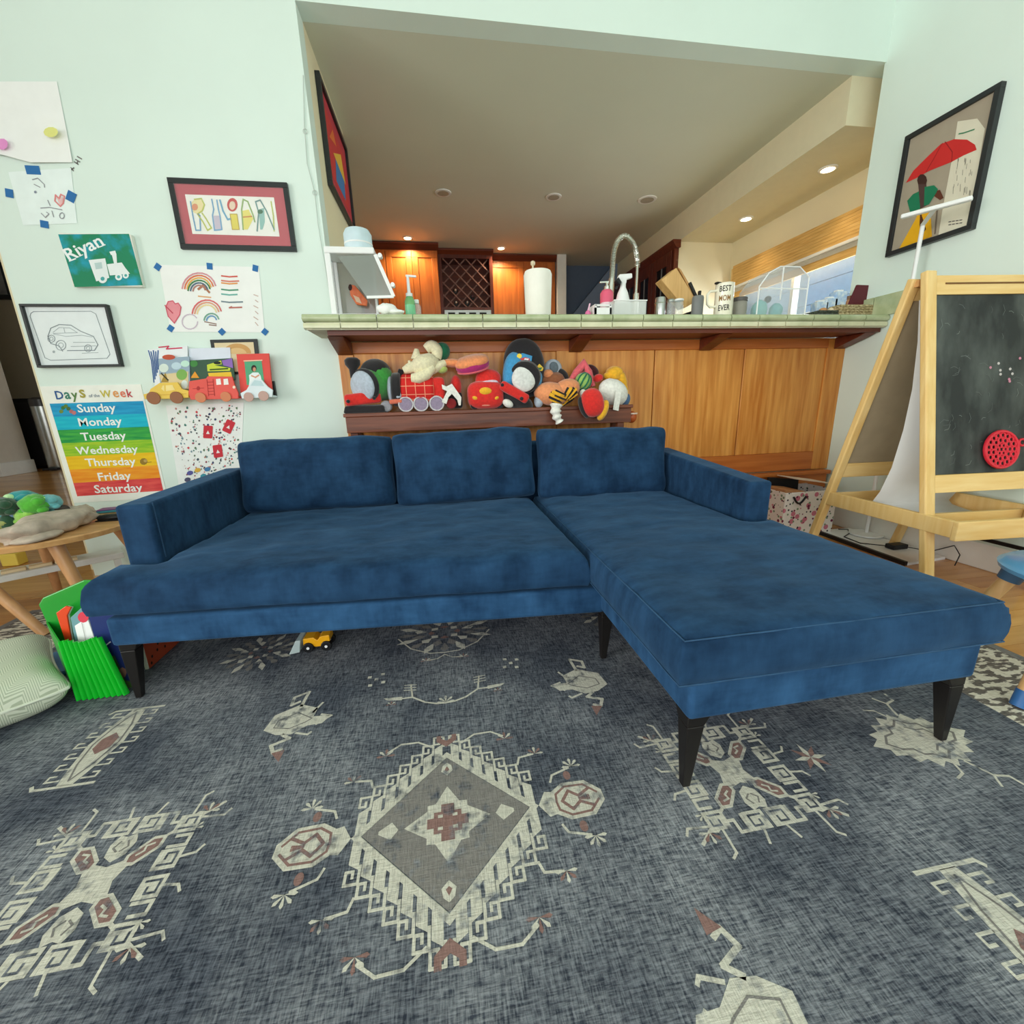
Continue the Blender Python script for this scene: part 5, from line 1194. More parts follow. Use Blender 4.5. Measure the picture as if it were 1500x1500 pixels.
# sink side caddy
x0, x1 = bx(866, 890); r = thing('small_tray', 'small white handled tray left of the pink bottle', 'tray', ((x0 + x1) / 2, 2.83, BZ))
mb = MB(); z1 = zt(878, 446, 2.8); mb.box(x0, x1, 2.79, 2.80, BZ, z1 - .02).build('front', WHITE, r); MB().box(x0, x0 + .012, 2.79, 2.90, BZ, z1).build('side', WHITE, r); MB().box(x1 - .012, x1, 2.79, 2.90, BZ, z1).build('side', WHITE, r); MB().box(x0, x1, 2.79, 2.80, z1 - .012, z1).build('handle_bar', WHITE, r, bevel=.003); MB().box(x0, x1, 2.80, 2.90, BZ, BZ + .01).build('tray_bottom', WHITE, r)
cx = B(860, 450).x; r = thing('scrub_brush', 'pink scrub brush standing at the left of the small white tray', 'brush', (cx, 2.84, BZ)); MB().ell((cx, 2.84, BZ + .028), (.02, .02, .028)).build('bristle_head', flat((226, 120, 170)), r, smooth=60); MB().cone((cx, 2.84, BZ + .05), (cx + .012, 2.84, BZ + .095), .006, .005, 10).build('handle', flat((236, 190, 214)), r, smooth=40)
cx = B(892, 440).x; r = thing('soap_bottle', 'pink topped soap bottle with chrome pump beside the spray bottle', 'bottle', (cx, 2.90, BZ)); MB().lathe([(.040, 0), (.042, .01), (.042, .11)], (cx, 2.90, BZ), 20).build('bottle_body', flat((240, 214, 222), .3), r, smooth=50); MB().lathe([(.0425, .11), (.0425, .17), (.03, .188), (.02, .192)], (cx, 2.90, BZ), 20).build('pink_band', flat((226, 96, 126), .3), r, smooth=50); pump(r, (cx, 2.90), BZ + .192, CHROME, .04, -1)
cx = B(914, 430).x; r = thing('spray_bottle', 'white spray bottle with black trigger below the faucet arch', 'bottle', (cx, 2.88, BZ))
MB().lathe([(.046, 0), (.048, .01), (.048, .11), (.034, .165), (.018, .20), (.018, .225)], (cx, 2.88, BZ), 22).build('bottle_body', WHITE, r, smooth=50); MB().prism([(cx - .045, 2.865, BZ + .24), (cx - .03, 2.865, BZ + .275), (cx + .055, 2.865, BZ + .282), (cx + .058, 2.865, BZ + .255), (cx + .02, 2.865, BZ + .245), (cx + .018, 2.865, BZ + .222), (cx - .018, 2.865, BZ + .222)], (0, .03, 0)).build('spray_head', WHITE, r, bevel=.005)
MB().bar((cx - .02, 2.88, BZ + .24), (cx - .052, 2.88, BZ + .19), .012, .016).build('trigger', BLACK, r, bevel=.003); MB().cone((cx - .03, 2.86, BZ + .215), (cx - .055, 2.86, BZ + .24), .016, .02, 12).build('nozzle', BLACK, r)
# spring faucet
FYY = 3.55; r = thing('spring_faucet', 'tall chrome spring faucet arching above the bar', 'faucet', (B(931, 450, FYY).x, FYY, 1.285))
arc = [ony(x, y, FYY) for x, y in ((931, 475), (931, 440), (933, 400), (933, 378), (929, 360), (921, 349), (914, 346), (907, 350), (901, 362), (898, 380), (897, 398), (896, 410))]
def smoothp(p, n=6):
    out = []
    for i in range(len(p) - 1):
        a, b, c, d = p[max(i - 1, 0)], p[i], p[i + 1], p[min(i + 2, len(p) - 1)]
        for k in range(n): t = k / n; out.append(.5 * ((2 * b) + (c - a) * t + (2 * a - 5 * b + 4 * c - d) * t * t + (3 * b - a - 3 * c + d) * t ** 3))
    return out + [p[-1]]
sp = smoothp(arc); MB().tube(sp, .011, 10).build('hose', CHROME, r, smooth=60)
hl = []; L_ = 0
for i in range(14, len(sp) - 1):
    for k in range(8):
        p = sp[i].lerp(sp[i + 1], k / 8); d = (sp[i + 1] - sp[i]).normalized(); u_ = Vector((0, 1, 0)); v_ = d.cross(u_); t = (i * 8 + k) * 1.05
        hl.append(p + (u_ * math.cos(t) + v_ * math.sin(t)) * .019)
MB().tube(hl, .0045, 5).build('spring', CHROME, r, smooth=60)
MB().cone(ony(896, 408, FYY), ony(893, 440, FYY), .022, .03, 14).build('spray_head', CHROME, r, smooth=40); p = ony(931, 450, FYY); MB().cone((p.x, FYY, 1.286), (p.x, FYY, p.z + .10), .024, .022, 16).build('column', CHROME, r, smooth=40); MB().lathe([(.04, 0), (.04, .012), (.025, .02)], (p.x, FYY, 1.286), 18).build('flange', CHROME, r)
# clear caddy
x0, x1 = bx(895, 941, 2.80); r = thing('clear_caddy', 'clear plastic caddy in front of the spray bottle', 'caddy', ((x0 + x1) / 2, 2.8, BZ)); z1 = zt(918, 441, 2.78)
for q, nm in (((x0, x1, 2.745, 2.75), 'front_wall'), ((x0, x0 + .005, 2.75, 2.83), 'side_wall'), ((x1 - .005, x1, 2.75, 2.83), 'side_wall'), ((x0, x1, 2.825, 2.83), 'back_wall')): MB().box(*q, BZ, z1).build(nm, glass('caddy_plastic', (236, 240, 238), .15, .45), r)
MB().box(x0, x1, 2.75, 2.825, BZ, BZ + .005).build('base', CLR, r); MB().box(x0 - .004, x1 + .004, 2.741, 2.749, z1 - .006, z1).build('rim', WHITE, r)
def jar(name, label, cat, px0, px1, ptop, M, Y=2.86, lid=None, lidM=None, prof=None):
    x0, x1 = bx(px0, px1, Y); cx, rr = (x0 + x1) / 2, (x1 - x0) / 2; h = zt((px0 + px1) / 2, ptop, Y) - BZ; r = thing(name, label, cat, (cx, Y, BZ))
    MB().lathe([(rr * .94, 0), (rr, .008), (rr, h - .012), (rr * .9, h)] , (cx, Y, BZ), 24).build('body', M, r, smooth=50)
    if lid: MB().lathe([(rr * 1.03, h), (rr * 1.03, h + lid), (rr * .9, h + lid + .004)], (cx, Y, BZ), 24).build('lid', lidM, r, smooth=50)
    return r
r = jar('steel_tumbler', 'brushed steel tumbler standing left of the glass jars', 'tumbler', 960, 974, 436, STEEL); MB().lathe([(.034, .0), (.036, .004)], (B(967, 440).x, 2.86, BZ + .10), 20).build('rim_band', CHROME, r)
jar('glass_jar', 'small clear glass jar next to the steel tumbler', 'jar', 977, 987, 442, CLR, 2.86, .01, STEEL)
jar('glass_jar', 'clear glass jar with pale spoon below the wooden knife block', 'jar', 988, 1000, 441, CLR, 2.84, .008, WHITE)
# tilted knife block
kb = [ony(x, y, 2.88) for x, y in ((969, 410), (991, 392), (1021, 441), (1003, 451))]
r = thing('knife_block', 'leaning light wood knife block behind the glass jars', 'knife block', (B(1000, 450).x, 2.9, BZ)); WB = wood('block_wood', (200, 154, 92), (224, 182, 120), 'z', .45, 3)
MB().prism([kb[0], kb[1], kb[2], kb[3]], (0, .09, 0)).build('block', WB, r, bevel=.004)
MB().prism([kb[1] + Vector((.012, -.001, 0)), kb[1] + Vector((.03, -.001, -.01)), kb[2] + Vector((.012, -.001, .006)), kb[2] + Vector((-.012, -.001, .004))], (0, .09, 0)).build('side_board', wood('block_wood_dark', (176, 128, 74), (196, 150, 92), 'z', .45, 3), r)
p = B(1010, 450, 2.9); MB().hexa([(p.x - .05, 2.88, BZ), (p.x + .06, 2.88, BZ), (p.x + .06, 2.97, BZ), (p.x - .05, 2.97, BZ), (p.x - .03, 2.88, BZ + .05), (p.x + .04, 2.88, BZ + .07), (p.x + .04, 2.97, BZ + .07), (p.x - .03, 2.97, BZ + .05)]).build('stand', BLACK, r, bevel=.004)
r = jar('utensil_holder', 'grey steel holder with dark knife handles beside the knife block', 'holder', 1014, 1029, 434, GREY, 2.80); 
for k, (q0, q1) in enumerate((((1020, 436), (1010, 414)), ((1024, 436), (1025, 426)))):
    kn = thing('kitchen_knife', ('dark handled kitchen knife leaning left out of the grey holder', 'dark handled short knife upright in the grey holder')[k], 'knife', ony(*q0, 2.80), 'knives in the grey holder'); MB().bar(ony(*q0, 2.80), ony(*q1, 2.80), .022, .016).build('handle', BLACK, kn, bevel=.004); q2 = ony(*q0, 2.80); MB().bar((q2.x, q2.y, BZ + .02), q2, .016, .003).build('blade', STEEL, kn)
# white lettered mug pitcher
x0, x1 = bx(1048, 1071, 2.80); cx, rr = (x0 + x1) / 2, (x1 - x0) / 2; h = zt(1060, 416, 2.80) - BZ
r = thing('lettered_mug', 'tall white mug with black lettering and square handle', 'mug', (cx, 2.80, BZ)); MUGW = mat('mug_glaze', (244, 240, 220), .25, coat=.4)
MB().lathe([(rr * .92, 0), (rr, .01), (rr, h), (rr * .9, h), (rr * .86, h - .02), (rr * .4, h - .03)], (cx, 2.80, BZ), 32).build('mug_body', MUGW, r, smooth=50)
MB().tube([ony(x, y, 2.80) for x, y in ((1050, 426), (1040, 427), (1036, 432), (1036, 446), (1040, 450), (1050, 449))], .008, 8).build('handle', MUGW, r, smooth=60)
for t, zz in (('BEST', .155), ('MOM', .098), ('EVER', .040)):
    vs, fs = text_mesh(t); xa, xb = min(v.x for v in vs), max(v.x for v in vs); wd = 1.25
    MB().add([(cx + (rr + .0008) * math.sin(((v.x - xa) / (xb - xa) - .5) * wd - .52), 2.80 - (rr + .0008) * math.cos(((v.x - xa) / (xb - xa) - .5) * wd - .52), BZ + zz + v.y * .048) for v in vs], fs).build('lettering', flat((50, 48, 44)) if t != 'MOM' else flat((150, 110, 60)), r)
for k in range(2): p = ony(1052 + k * 13, 413, 2.80); MB().ell((p.x, 2.80, BZ + h + .004), (.022, .02, .008), wob=.2, seed=k).build('dark_content', BLACK, r, smooth=60)
jar('grey_canister', 'grey canister with darker lid right of the lettered mug', 'canister', 1072, 1092, 442, mat('grey_stoneware', (150, 148, 138), .5), 2.84, .02, mat('dark_grey_lid', (92, 88, 86), .4))
# large clear bin with teal things inside
x0, x1 = bx(1097, 1166, 2.84); z1 = zt(1130, 396, 2.84); r = thing('clear_box', 'large clear domed plastic box in front of kitchen window', 'box', ((x0 + x1) / 2, 2.86, BZ)); CB = glass('box_plastic', (226, 232, 236), .06, .20)
ys, ye = 2.76, 2.95
prof_ = [(x0, BZ), (x0, z1 - .12), (x0 + .06, z1 - .04), (x0 + .14, z1), (x1 - .08, z1), (x1, z1 - .06), (x1, BZ)]
MB().prism([(x, ys, z) for x, z in prof_], (0, .004, 0)).build('front_pane', CB, r); MB().prism([(x, ye, z) for x, z in prof_], (0, .004, 0)).build('back_pane', CB, r)
for (xa, za), (xb, zb_) in zip(prof_, prof_[1:]): MB().hexa([(xa, ys, za), (xb, ys, zb_), (xb, ye, zb_), (xa, ye, za), (xa, ys, za + .003), (xb + .003, ys, zb_ + .003), (xb + .003, ye, zb_ + .003), (xa + .003, ye, za + .003)]).build('wall_pane', CB, r)
MB().tube([(x, ys - .002, z) for x, z in prof_], .0045, 6).build('edge_rim', WHITE, r, smooth=40); MB().box(x0 + .16, x0 + .168, ys - .004, ys, z1 - .2, z1).build('rib', WHITE, r); MB().box(x0, x1, ys - .003, ys - .001, z1 - .135, z1 - .128).build('rib', WHITE, r)
for k, (px, lb, c_, rd) in enumerate(((1112, 'teal plush lump at the left inside the clear box', (110, 198, 196), (.055, .045, .06)), (1136, 'teal plush lump at the right inside the clear box', (96, 184, 190), (.045, .04, .05)), (1123, 'small black ball on the teal lumps in the clear box', (24, 30, 36), (.022, .022, .022)))):
    p = B(px, 455, 2.85); o = MB().ell((p.x, 2.85, BZ + ((.062, .055, .128)[k])), rd, wob=.12 if k < 2 else 0, seed=k).build('toy_lump' if k < 2 else 'toy_ball', flat(c_), smooth=70, loc=(p.x, 2.85, BZ)); tag(o, lb, 'toy')
for k, (px, pt) in enumerate(((1200, 443), (1213, 438), (1225, 428))):
    x0, x1 = bx(px - 8, px + 8, 2.90); h = zt(px, pt, 2.9) - BZ; lb = ('blue white tissue cube, lowest of three left of the basket', 'blue white tissue cube, middle one of three left of the basket', 'blue white tissue cube, tallest of three beside the basket')[k]
    r = thing('tissue_cube', lb, 'box', ((x0 + x1) / 2, 2.9, BZ), 'tissue cubes on the bar'); MB().box(x0, x1, 2.87, 2.93, BZ, BZ + h).build('carton', mat('blue_white_card', (150, 190, 236), .6, col2=(226, 240, 250), scale=30), r, bevel=.004); MB().box(x0 + .02, x1 - .02, 2.885, 2.915, BZ + h, BZ + h + .012).build('tissue', PAPER, r)
# baskets
WICK = mat('wicker', (150, 132, 92), .8, col2=(206, 190, 150), scale=60, stretch=(1, 1, 2), lo=.42, hi=.58, bump=.6, bscale=70)
def basket(label, px0, px1, pt, Y, M, rows, name='wicker_basket'):
    x0, x1 = bx(px0, px1, Y); h = zt((px0 + px1) / 2, pt, Y) - BZ; r = thing(name, label, 'basket', ((x0 + x1) / 2, Y + .06, BZ))
    for k in range(rows):
        z = BZ + .006 + (h - .012) * k / (rows - 1); pts = []
        for q in range(48):
            t = q / 48 * 4; s_ = int(t); f_ = t - s_; c_ = [(x0, Y), (x1, Y), (x1, Y + .12), (x0, Y + .12)]; pa, pb = c_[s_], c_[(s_ + 1) % 4]; wv = .003 * (1 if (q + k) % 2 else -1)
            pts.append((pa[0] + (pb[0] - pa[0]) * f_ + (wv if s_ % 2 else 0), pa[1] + (pb[1] - pa[1]) * f_ + (0 if s_ % 2 else wv), z))
        MB().tube(pts, h / rows * .62, 5, True).build('woven_row', M, r, smooth=60)
    MB().box(x0 + .004, x1 - .004, Y + .004, Y + .116, BZ, BZ + .008).build('base', M, r); return r
basket('pale wicker basket at the right end of the bar', 1230, 1279, 447, 2.78, WICK, 5)
basket('small dark basket left of the pale wicker basket', 1201, 1228, 455, 2.78, mat('dark_wicker', (52, 58, 50), .8, col2=(86, 92, 80), scale=60), 3)
for k, (px, c_) in enumerate(((1208, (206, 150, 100)), (1220, (232, 214, 180)))):
    p = B(px, 450, 2.83); o = MB().ell((p.x, 2.84, BZ + .055), (.026, .026, .020)).build('bread_roll', flat(c_), smooth=60, loc=(p.x, 2.84, BZ)); tag(o, ('tan roll in small dark basket', 'cream roll in small dark basket')[k], 'roll')
r = thing('booklet', 'dark maroon booklet standing in the wicker basket', 'booklet', B(1260, 440, 2.85)); MB().prism([ony(x, y, 2.85) for x, y in ((1256, 417), (1278, 418), (1268, 447), (1243, 447))], (0, .012, 0)).build('cover', flat((92, 24, 36), .5), r, bevel=.002); MB().prism([ony(x, y, 2.863) for x, y in ((1257, 418), (1277, 419), (1267, 447), (1244, 447))], (0, .006, 0)).build('pages', PAPER, r)
p = B(1246, 450, 2.87); r = thing('spice_bottle', 'slim tan spice bottle left of the maroon booklet', 'bottle', (p.x, 2.87, BZ + .01)); MB().lathe([(.016, 0), (.018, .01), (.018, .10), (.012, .125)], (p.x - .02, 2.875, BZ + .01), 14).build('bottle_body', flat((170, 120, 80), .3), r, smooth=50); MB().lathe([(.013, .125), (.013, .15), (.001, .15)], (p.x - .02, 2.875, BZ + .01), 12).build('cap', flat((120, 84, 56), .4), r)
p = B(1284, 445, 2.86); r = thing('glass_loop', 'clear upright holder at the right of the maroon booklet', 'holder', (p.x, 2.86, BZ)); MB().tube([(p.x - .025, 2.87, BZ + .02), (p.x - .022, 2.87, BZ + .12), (p.x, 2.87, BZ + .145), (p.x + .022, 2.87, BZ + .12), (p.x + .025, 2.87, BZ + .02)], .005, 8).build('loop', CLR, r, smooth=60); MB().box(p.x - .03, p.x + .03, 2.86, 2.885, BZ + .01, BZ + .02).build('foot', CLR, r)

# ------------------------------------------------------------------ console table with plush toys
TZ = .972
ct = thing('console_table', 'long dark walnut console table behind the sofa carrying plush toys', 'table', (.35, 2.83, 0))
MB().box(-.575, 1.255, 2.715, 2.945, TZ - .022, TZ).build('tabletop', WALNUT, ct, bevel=.004)
MB().box(-.565, 1.245, 2.722, 2.742, TZ - .115, TZ - .022).build('apron', WALNUT, ct, bevel=.003)
MB().box(-.565, 1.245, 2.88, 2.90, TZ - .115, TZ - .022).build('apron', WALNUT, ct)
for x in (-.55, 1.16):
    for y in (2.74, 2.835): MB().box(x, x + .045, y, y + .04, .001, TZ - .115).build('leg', WALNUT, ct, bevel=.003)
def T(x, y, Y=2.81): return ony(x, y, Y)
PX = .00475
def fuzzy(name, col, var=.10): return mat(name, col, .9, var=var, scale=70, sheen=.4, bump=.15, bscale=140)
FG = fuzzy('plush_green', (66, 160, 66)); FB = fuzzy('plush_black', (30, 28, 32)); FR = fuzzy('plush_red', (216, 40, 34)); FW = fuzzy('plush_white', (236, 236, 228)); FGR = fuzzy('plush_grey', (178, 190, 204))
FC = fuzzy('plush_cream', (234, 226, 190)); FBL = fuzzy('plush_blue', (66, 150, 200)); FO = fuzzy('plush_orange', (232, 150, 100)); FY = fuzzy('plush_yellow', (240, 180, 40)); FBR = fuzzy('plush_brown', (150, 92, 60)); FP = fuzzy('plush_pink', (228, 100, 110)); FDG = fuzzy('plush_dark_green', (20, 110, 76)); FM = fuzzy('plush_magenta', (176, 34, 110)); FPE = fuzzy('plush_peach', (240, 150, 96)); FLG = fuzzy('plush_lime', (180, 200, 110))
# green engine
p = T(535, 600); r = thing('plush_train', 'green plush train engine with grey round front at left end of console', 'plush toy', (p.x, 2.82, TZ))
d = Vector((.55, .83, .10)).normalized(); f0 = T(532, 566, 2.765)
b_ = MB().cone(f0 + d * .012, f0 + d * .19, .098, .10, 28).build('boiler', FG, r, smooth=40, bevel=.02, seg=3)
MB().cone(f0 - d * .002, f0 + d * .03, .102, .104, 28).build('smokebox', FB, r, smooth=40, bevel=.012, seg=3)
MB().ell(f0 - d * .006, (.090, .090, .026), 28, 12, aim(d)).build('front_plate', FGR, r, smooth=60)
MB().ell(T(556, 556, 2.86), (.085, .10, .098), R=rot(-20)).build('cab', FG, r, smooth=60); MB().ell(T(551, 549, 2.875), (.095, .11, .095), R=rot(-20)).build('roof_band', FB, r, smooth=60)
q = T(518, 546, 2.80); MB().lathe([(.022, -.03), (.024, .02), (.044, .045), (.046, .07), (.03, .085), (.005, .088)], (q.x, q.y, q.z), 18).build('chimney', FB, r, smooth=60)
MB().bar(T(505, 587, 2.74), T(558, 581, 2.77), .07, .05, up=(0, 1, 0)).build('buffer_beam', FR, r, bevel=.018, seg=3)
for x, y in ((510, 588), (548, 583)): MB().ell(T(x, y, 2.715), .011).build('buffer', FB, r, smooth=60)
MB().hexa([(T(505, 600).x, 2.735, TZ), (T(566, 600).x, 2.735, TZ), (T(568, 600).x, 2.90, TZ), (T(512, 600).x, 2.90, TZ), (T(507, 590).x, 2.745, TZ + .045), (T(563, 590).x, 2.745, TZ + .045), (T(566, 590).x, 2.88, TZ + .05), (T(512, 590).x, 2.88, TZ + .05)]).build('chassis', FB, r, bevel=.012, seg=2)
q = T(565, 591, 2.76); MB().cone((q.x + .0, q.y, TZ + .036), (q.x, q.y + .05, TZ + .036), .034, .034, 18).build('wheel', fuzzy('plush_silver', (150, 150, 158)), r, smooth=40, bevel=.008)
# red tartan engine
r = thing('plush_train', 'red tartan plush train engine lying sideways with three grey wheels', 'plush toy', (T(625, 600).x, 2.83, TZ))
TART = bpy.data.materials.new('tartan_red'); TART.use_nodes = True; nt = TART.node_tree; bb = nt.nodes['Principled BSDF']; bb.inputs['Roughness'].default_value = .9
tc = nt.nodes.new('ShaderNodeTexCoord'); bk = nt.nodes.new('ShaderNodeTexBrick'); bk.offset = 0; bk.inputs['Scale'].default_value = 1; bk.inputs['Brick Width'].default_value = .055; bk.inputs['Row Height'].default_value = .05; bk.inputs['Mortar Size'].default_value = .0025
bk.inputs['Color1'].default_value = lin((214, 34, 30)); bk.inputs['Color2'].default_value = lin((206, 30, 28)); bk.inputs['Mortar'].default_value = lin((240, 150, 120))
mp = nt.nodes.new('ShaderNodeMapping'); mp.inputs['Rotation'].default_value = (RAD(90), 0, 0); nt.links.new(tc.outputs['Object'], mp.inputs[0]); nt.links.new(mp.outputs[0], bk.inputs['Vector']); nt.links.new(bk.outputs['Color'], bb.inputs['Base Color'])
MB().cone(T(588, 572, 2.83), T(636, 572, 2.83), .098, .10, 28).build('boiler', TART, r, smooth=40, bevel=.02, seg=3)
MB().box(T(632, 560).x, T(651, 560).x, 2.75, 2.91, T(640, 588).z, T(640, 553).z).build('cab', FR, r, bevel=.025, seg=3); MB().ell(T(668, 566, 2.85), (.036, .06, .07)).build('tender', FR, r, smooth=60); MB().box(T(655, 560).x, T(676, 560).x, 2.80, 2.92, TZ + .01, T(660, 575).z).build('tender_frame', FB, r, bevel=.015, seg=2)
MB().cone(T(575, 571, 2.83), T(588, 571, 2.83), .100, .104, 26).build('smokebox', FB, r, smooth=40, bevel=.012, seg=2); MB().ell(T(573, 572, 2.83), (.022, .085, .085), 20, 12).build('front_plate', FGR, r, smooth=60)
MB().bar(T(584, 557, 2.83), T(588, 541, 2.83), .034, .034).build('chimney', FB, r, bevel=.008)
MB().hexa([(T(585, 592).x, 2.745, T(600, 588.5).z), (T(636, 592).x, 2.745, T(600, 588.5).z), (T(636, 592).x, 2.90, T(600, 588.5).z), (T(585, 592).x, 2.90, T(600, 588.5).z), (T(586, 592).x, 2.748, T(600, 578).z), (T(632, 592).x, 2.748, T(600, 578).z), (T(632, 592).x, 2.9, T(600, 578).z), (T(586, 592).x, 2.9, T(600, 578).z)]).build('splasher', fuzzy('plush_salmon', (214, 110, 84)), r, bevel=.01, seg=2)
MB().bar(T(571, 589, 2.77), T(590, 587, 2.77), .06, .028).build('buffer_beam', fuzzy('plush_salmon', (214, 110, 84)), r, bevel=.008)
MB().ell(T(583, 579, 2.755), (.024, .02, .024)).build('lamp', FGR, r, smooth=60)
WHL = fuzzy('plush_lilac', (150, 136, 160)); WRM = fuzzy('plush_rim', (206, 204, 208))
for x in (595, 617, 640):
    q = T(x, 594, 2.76); w_ = MB().cone((q.x, 2.742, TZ + .042), (q.x, 2.775, TZ + .042), .040, .040, 22).build('wheel', WHL, r, smooth=40, bevel=.006); ORIG[w_.name] = ORIG[r.name]
    MB().tube([(q.x + .042 * math.cos(k * .3142), 2.745, TZ + .044 + .042 * math.sin(k * .3142)) for k in range(20)], .005, 6, True).build('tyre', WRM, w_, smooth=60)
q = T(661, 592, 2.77); MB().cone((q.x, 2.75, TZ + .04), (q.x, 2.79, TZ + .04), .032, .032, 18).build('tender_wheel', fuzzy('plush_dark_red', (130, 24, 28)), r, smooth=40, bevel=.006)
lab = MB().prism([T(x, y, 2.735) for x, y in ((647, 563), (654, 566), (662, 562), (676, 582), (675, 594), (672, 594), (670, 586), (662, 577), (657, 582), (654, 592), (647, 589), (655, 573), (648, 570))], (0, .012, 0)).build('fabric_label', FW, r, bevel=.002)
# cream animal plush lying on top
r = thing('plush_animal', 'cream plush animal with dark green cap lying on the red tartan engine', 'plush toy', T(623, 550))
MB().ell(T(622, 534, 2.80), (.090, .07, .062), wob=.08, seed=2, R=rot(0, 0, -15)).build('body', FC, r, smooth=70)
MB().tube(smoothp([T(624, 512, 2.82), T(632, 507, 2.82), (T(640, 514, 2.82)), T(639, 526, 2.81)]), [.028 + .008 * math.sin(k * .17) for k in range(19)], 12).build('curled_arm', FC, r, smooth=70)
MB().tube([T(603, 554, 2.755), T(612, 554, 2.75), T(624, 549, 2.755), T(634, 538, 2.77)], [.026, .034, .034, .028], 12).build('leg', FC, r, smooth=70)
MB().tube([T(631, 543, 2.79), T(643, 536, 2.79), T(652, 531, 2.80)], [.028, .030, .020], 12).build('leg', FC, r, smooth=70)
MB().tube([T(591, 543, 2.79), T(598, 540, 2.79), T(608, 537, 2.79)], [.020, .030, .036], 12).build('muzzle', FC, r, smooth=70)
MB().cone(T(610, 526, 2.80), T(610, 511, 2.80), .034, .012, 14).build('ear', FC, r, smooth=60); MB().cone(T(601, 534, 2.78), T(599, 528, 2.78), .014, .006, 10).build('ear', FC, r, smooth=60)
MB().ell(T(647, 515, 2.86), (.052, .05, .056), R=rot(0, 0, 20)).build('cap', FDG, r, smooth=60); MB().ell(T(647, 541, 2.80), (.036, .03, .026)).build('lime_belly', FLG, r, smooth=60)
# orange and magenta disc plush
R_ = rot(0, 18, -11); c = T(692, 535, 2.80); r = thing('plush_cushion', 'orange topped round plush cushion with a magenta band on the red car', 'plush toy', c)
MB().ell(c + R_ @ Vector((0, 0, .022)), (.108, .085, .036), 28, 12, R_, p=.85).build('top_pad', FPE, r, smooth=70); MB().lathe([(.098, -.022), (.106, -.008), (.106, .014), (.098, .024)], c, 32, R_ @ Matrix.Diagonal((1, .8, 1))).build('band', FM, r, smooth=60); MB().ell(c + R_ @ Vector((0, 0, -.026)), (.104, .082, .018), 28, 10, R_).build('bottom_pad', FP, r, smooth=70)
MB().ell(T(664, 532, 2.82), (.075, .05, .026), R=rot(0, 0, 3)).build('tail', FPE, r, smooth=70)
# red car plush
r = thing('plush_car', 'red plush car with pale windscreen and yellow bumper in the row', 'plush toy', (T(712, 598).x, 2.81, TZ))
MB().ell(T(711, 579, 2.80), (.116, .085, .088), 24, 14, p=.62).build('body', FR, r, smooth=70); MB().ell(T(715, 558, 2.83), (.082, .07, .074), 22, 12, rot(0, 0, 10), p=.75).build('cabin', FR, r, smooth=70)
MB().ell(T(712, 564, 2.768), (.080, .03, .024), 20, 10, rot(0, -15, -8), p=.7).build('windscreen', fuzzy('plush_lilac_white', (232, 214, 232)), r, smooth=60)
MB().ell(T(711, 573, 2.728), (.046, .020, .026), 18, 10).build('nose_pad', FY, r, smooth=60); MB().ell(T(712, 593, 2.735), (.046, .012, .010), 14, 8).build('bumper', fuzzy('plush_salmon2', (240, 140, 120)), r, smooth=60)
for x in (696, 727): MB().ell(T(x, 583, 2.727), (.018, .012, .012), 12, 8, rot(0, 0, -20 if x > 700 else 20)).build('headlamp', FY, r, smooth=60)
for x in (694, 730): MB().cone((T(x, 594).x, 2.75, TZ + .024), (T(x, 594).x, 2.79, TZ + .024), .024, .024, 14).build('wheel', FB, r, smooth=40)
# blue and black engine
r = thing('plush_train', 'big blue and black plush train engine tilted with white round front', 'plush toy', (T(765, 598).x, 2.83, TZ)); R_ = rot(0, -12, 14)
MB().ell(T(768, 540, 2.855), (.135, .085, .185), 28, 16, rot(0, 0, -6), p=.88).build('boiler', FB, r, smooth=70); MB().ell(T(752, 545, 2.815), (.068, .062, .125), 22, 14, rot(0, 0, 10), p=.85).build('blue_side', FBL, r, smooth=70)
MB().ell(T(786, 556, 2.80), (.035, .04, .055), 18, 10, rot(0, 0, 8), p=.85).build('blue_side', FBL, r, smooth=70); 
MB().cone(T(769, 551, 2.80), T(768, 554, 2.745), .104, .098, 26).build('smokebox', FB, r, smooth=40, bevel=.012, seg=2); MB().ell(T(767.5, 555, 2.742), (.078, .024, .080), 24, 14).build('front_plate', fuzzy('plush_offwhite', (224, 226, 222)), r, smooth=60)
MB().bar(T(733, 563, 2.745), T(773, 586, 2.735), .06, .06, up=(0, 1, 0)).build('buffer_beam', FR, r, bevel=.018, seg=3); MB().ell(T(736, 564, 2.72), (.012, .01, .012)).build('buffer', FB, r, smooth=60); MB().ell(T(764, 584, 2.705), (.012, .01, .012)).build('buffer', FB, r, smooth=60)
MB().ell(T(756, 586, 2.80), (.12, .08, .055), 22, 10, rot(0, 0, 25)).build('chassis', FB, r, smooth=70); MB().ell(T(744, 591, 2.74), (.036, .025, .024), R=rot(0, 0, 30)).build('foot', FW, r, smooth=60)
a = Art(lambda x, y: ony(700 + x / 5.77, 480 + y / 5.77, 2.768), NY); a.poly([(330, 228), (380, 215), (460, 240), (450, 300), (370, 290)], FBL, 1); a.poly([(355, 262), (400, 250), (440, 262), (435, 285), (375, 285)], flat((214, 60, 60)), 2); a.disc((350, 240), 22, 22, flat((250, 220, 80)), 3, 8); a.poly([(395, 258), (430, 262), (425, 276), (390, 276)], flat((240, 240, 244)), 3); a.build('badge', r)
a = Art(lambda x, y: ony(700 + x / 5.77, 480 + y / 5.77, 2.755), NY); a.poly([(490, 340), (520, 305), (555, 340), (545, 365), (500, 365)], flat((240, 200, 70)), 1); a.poly([(500, 340), (545, 335), (530, 360)], flat((60, 130, 80)), 2); a.build('side_badge', r)
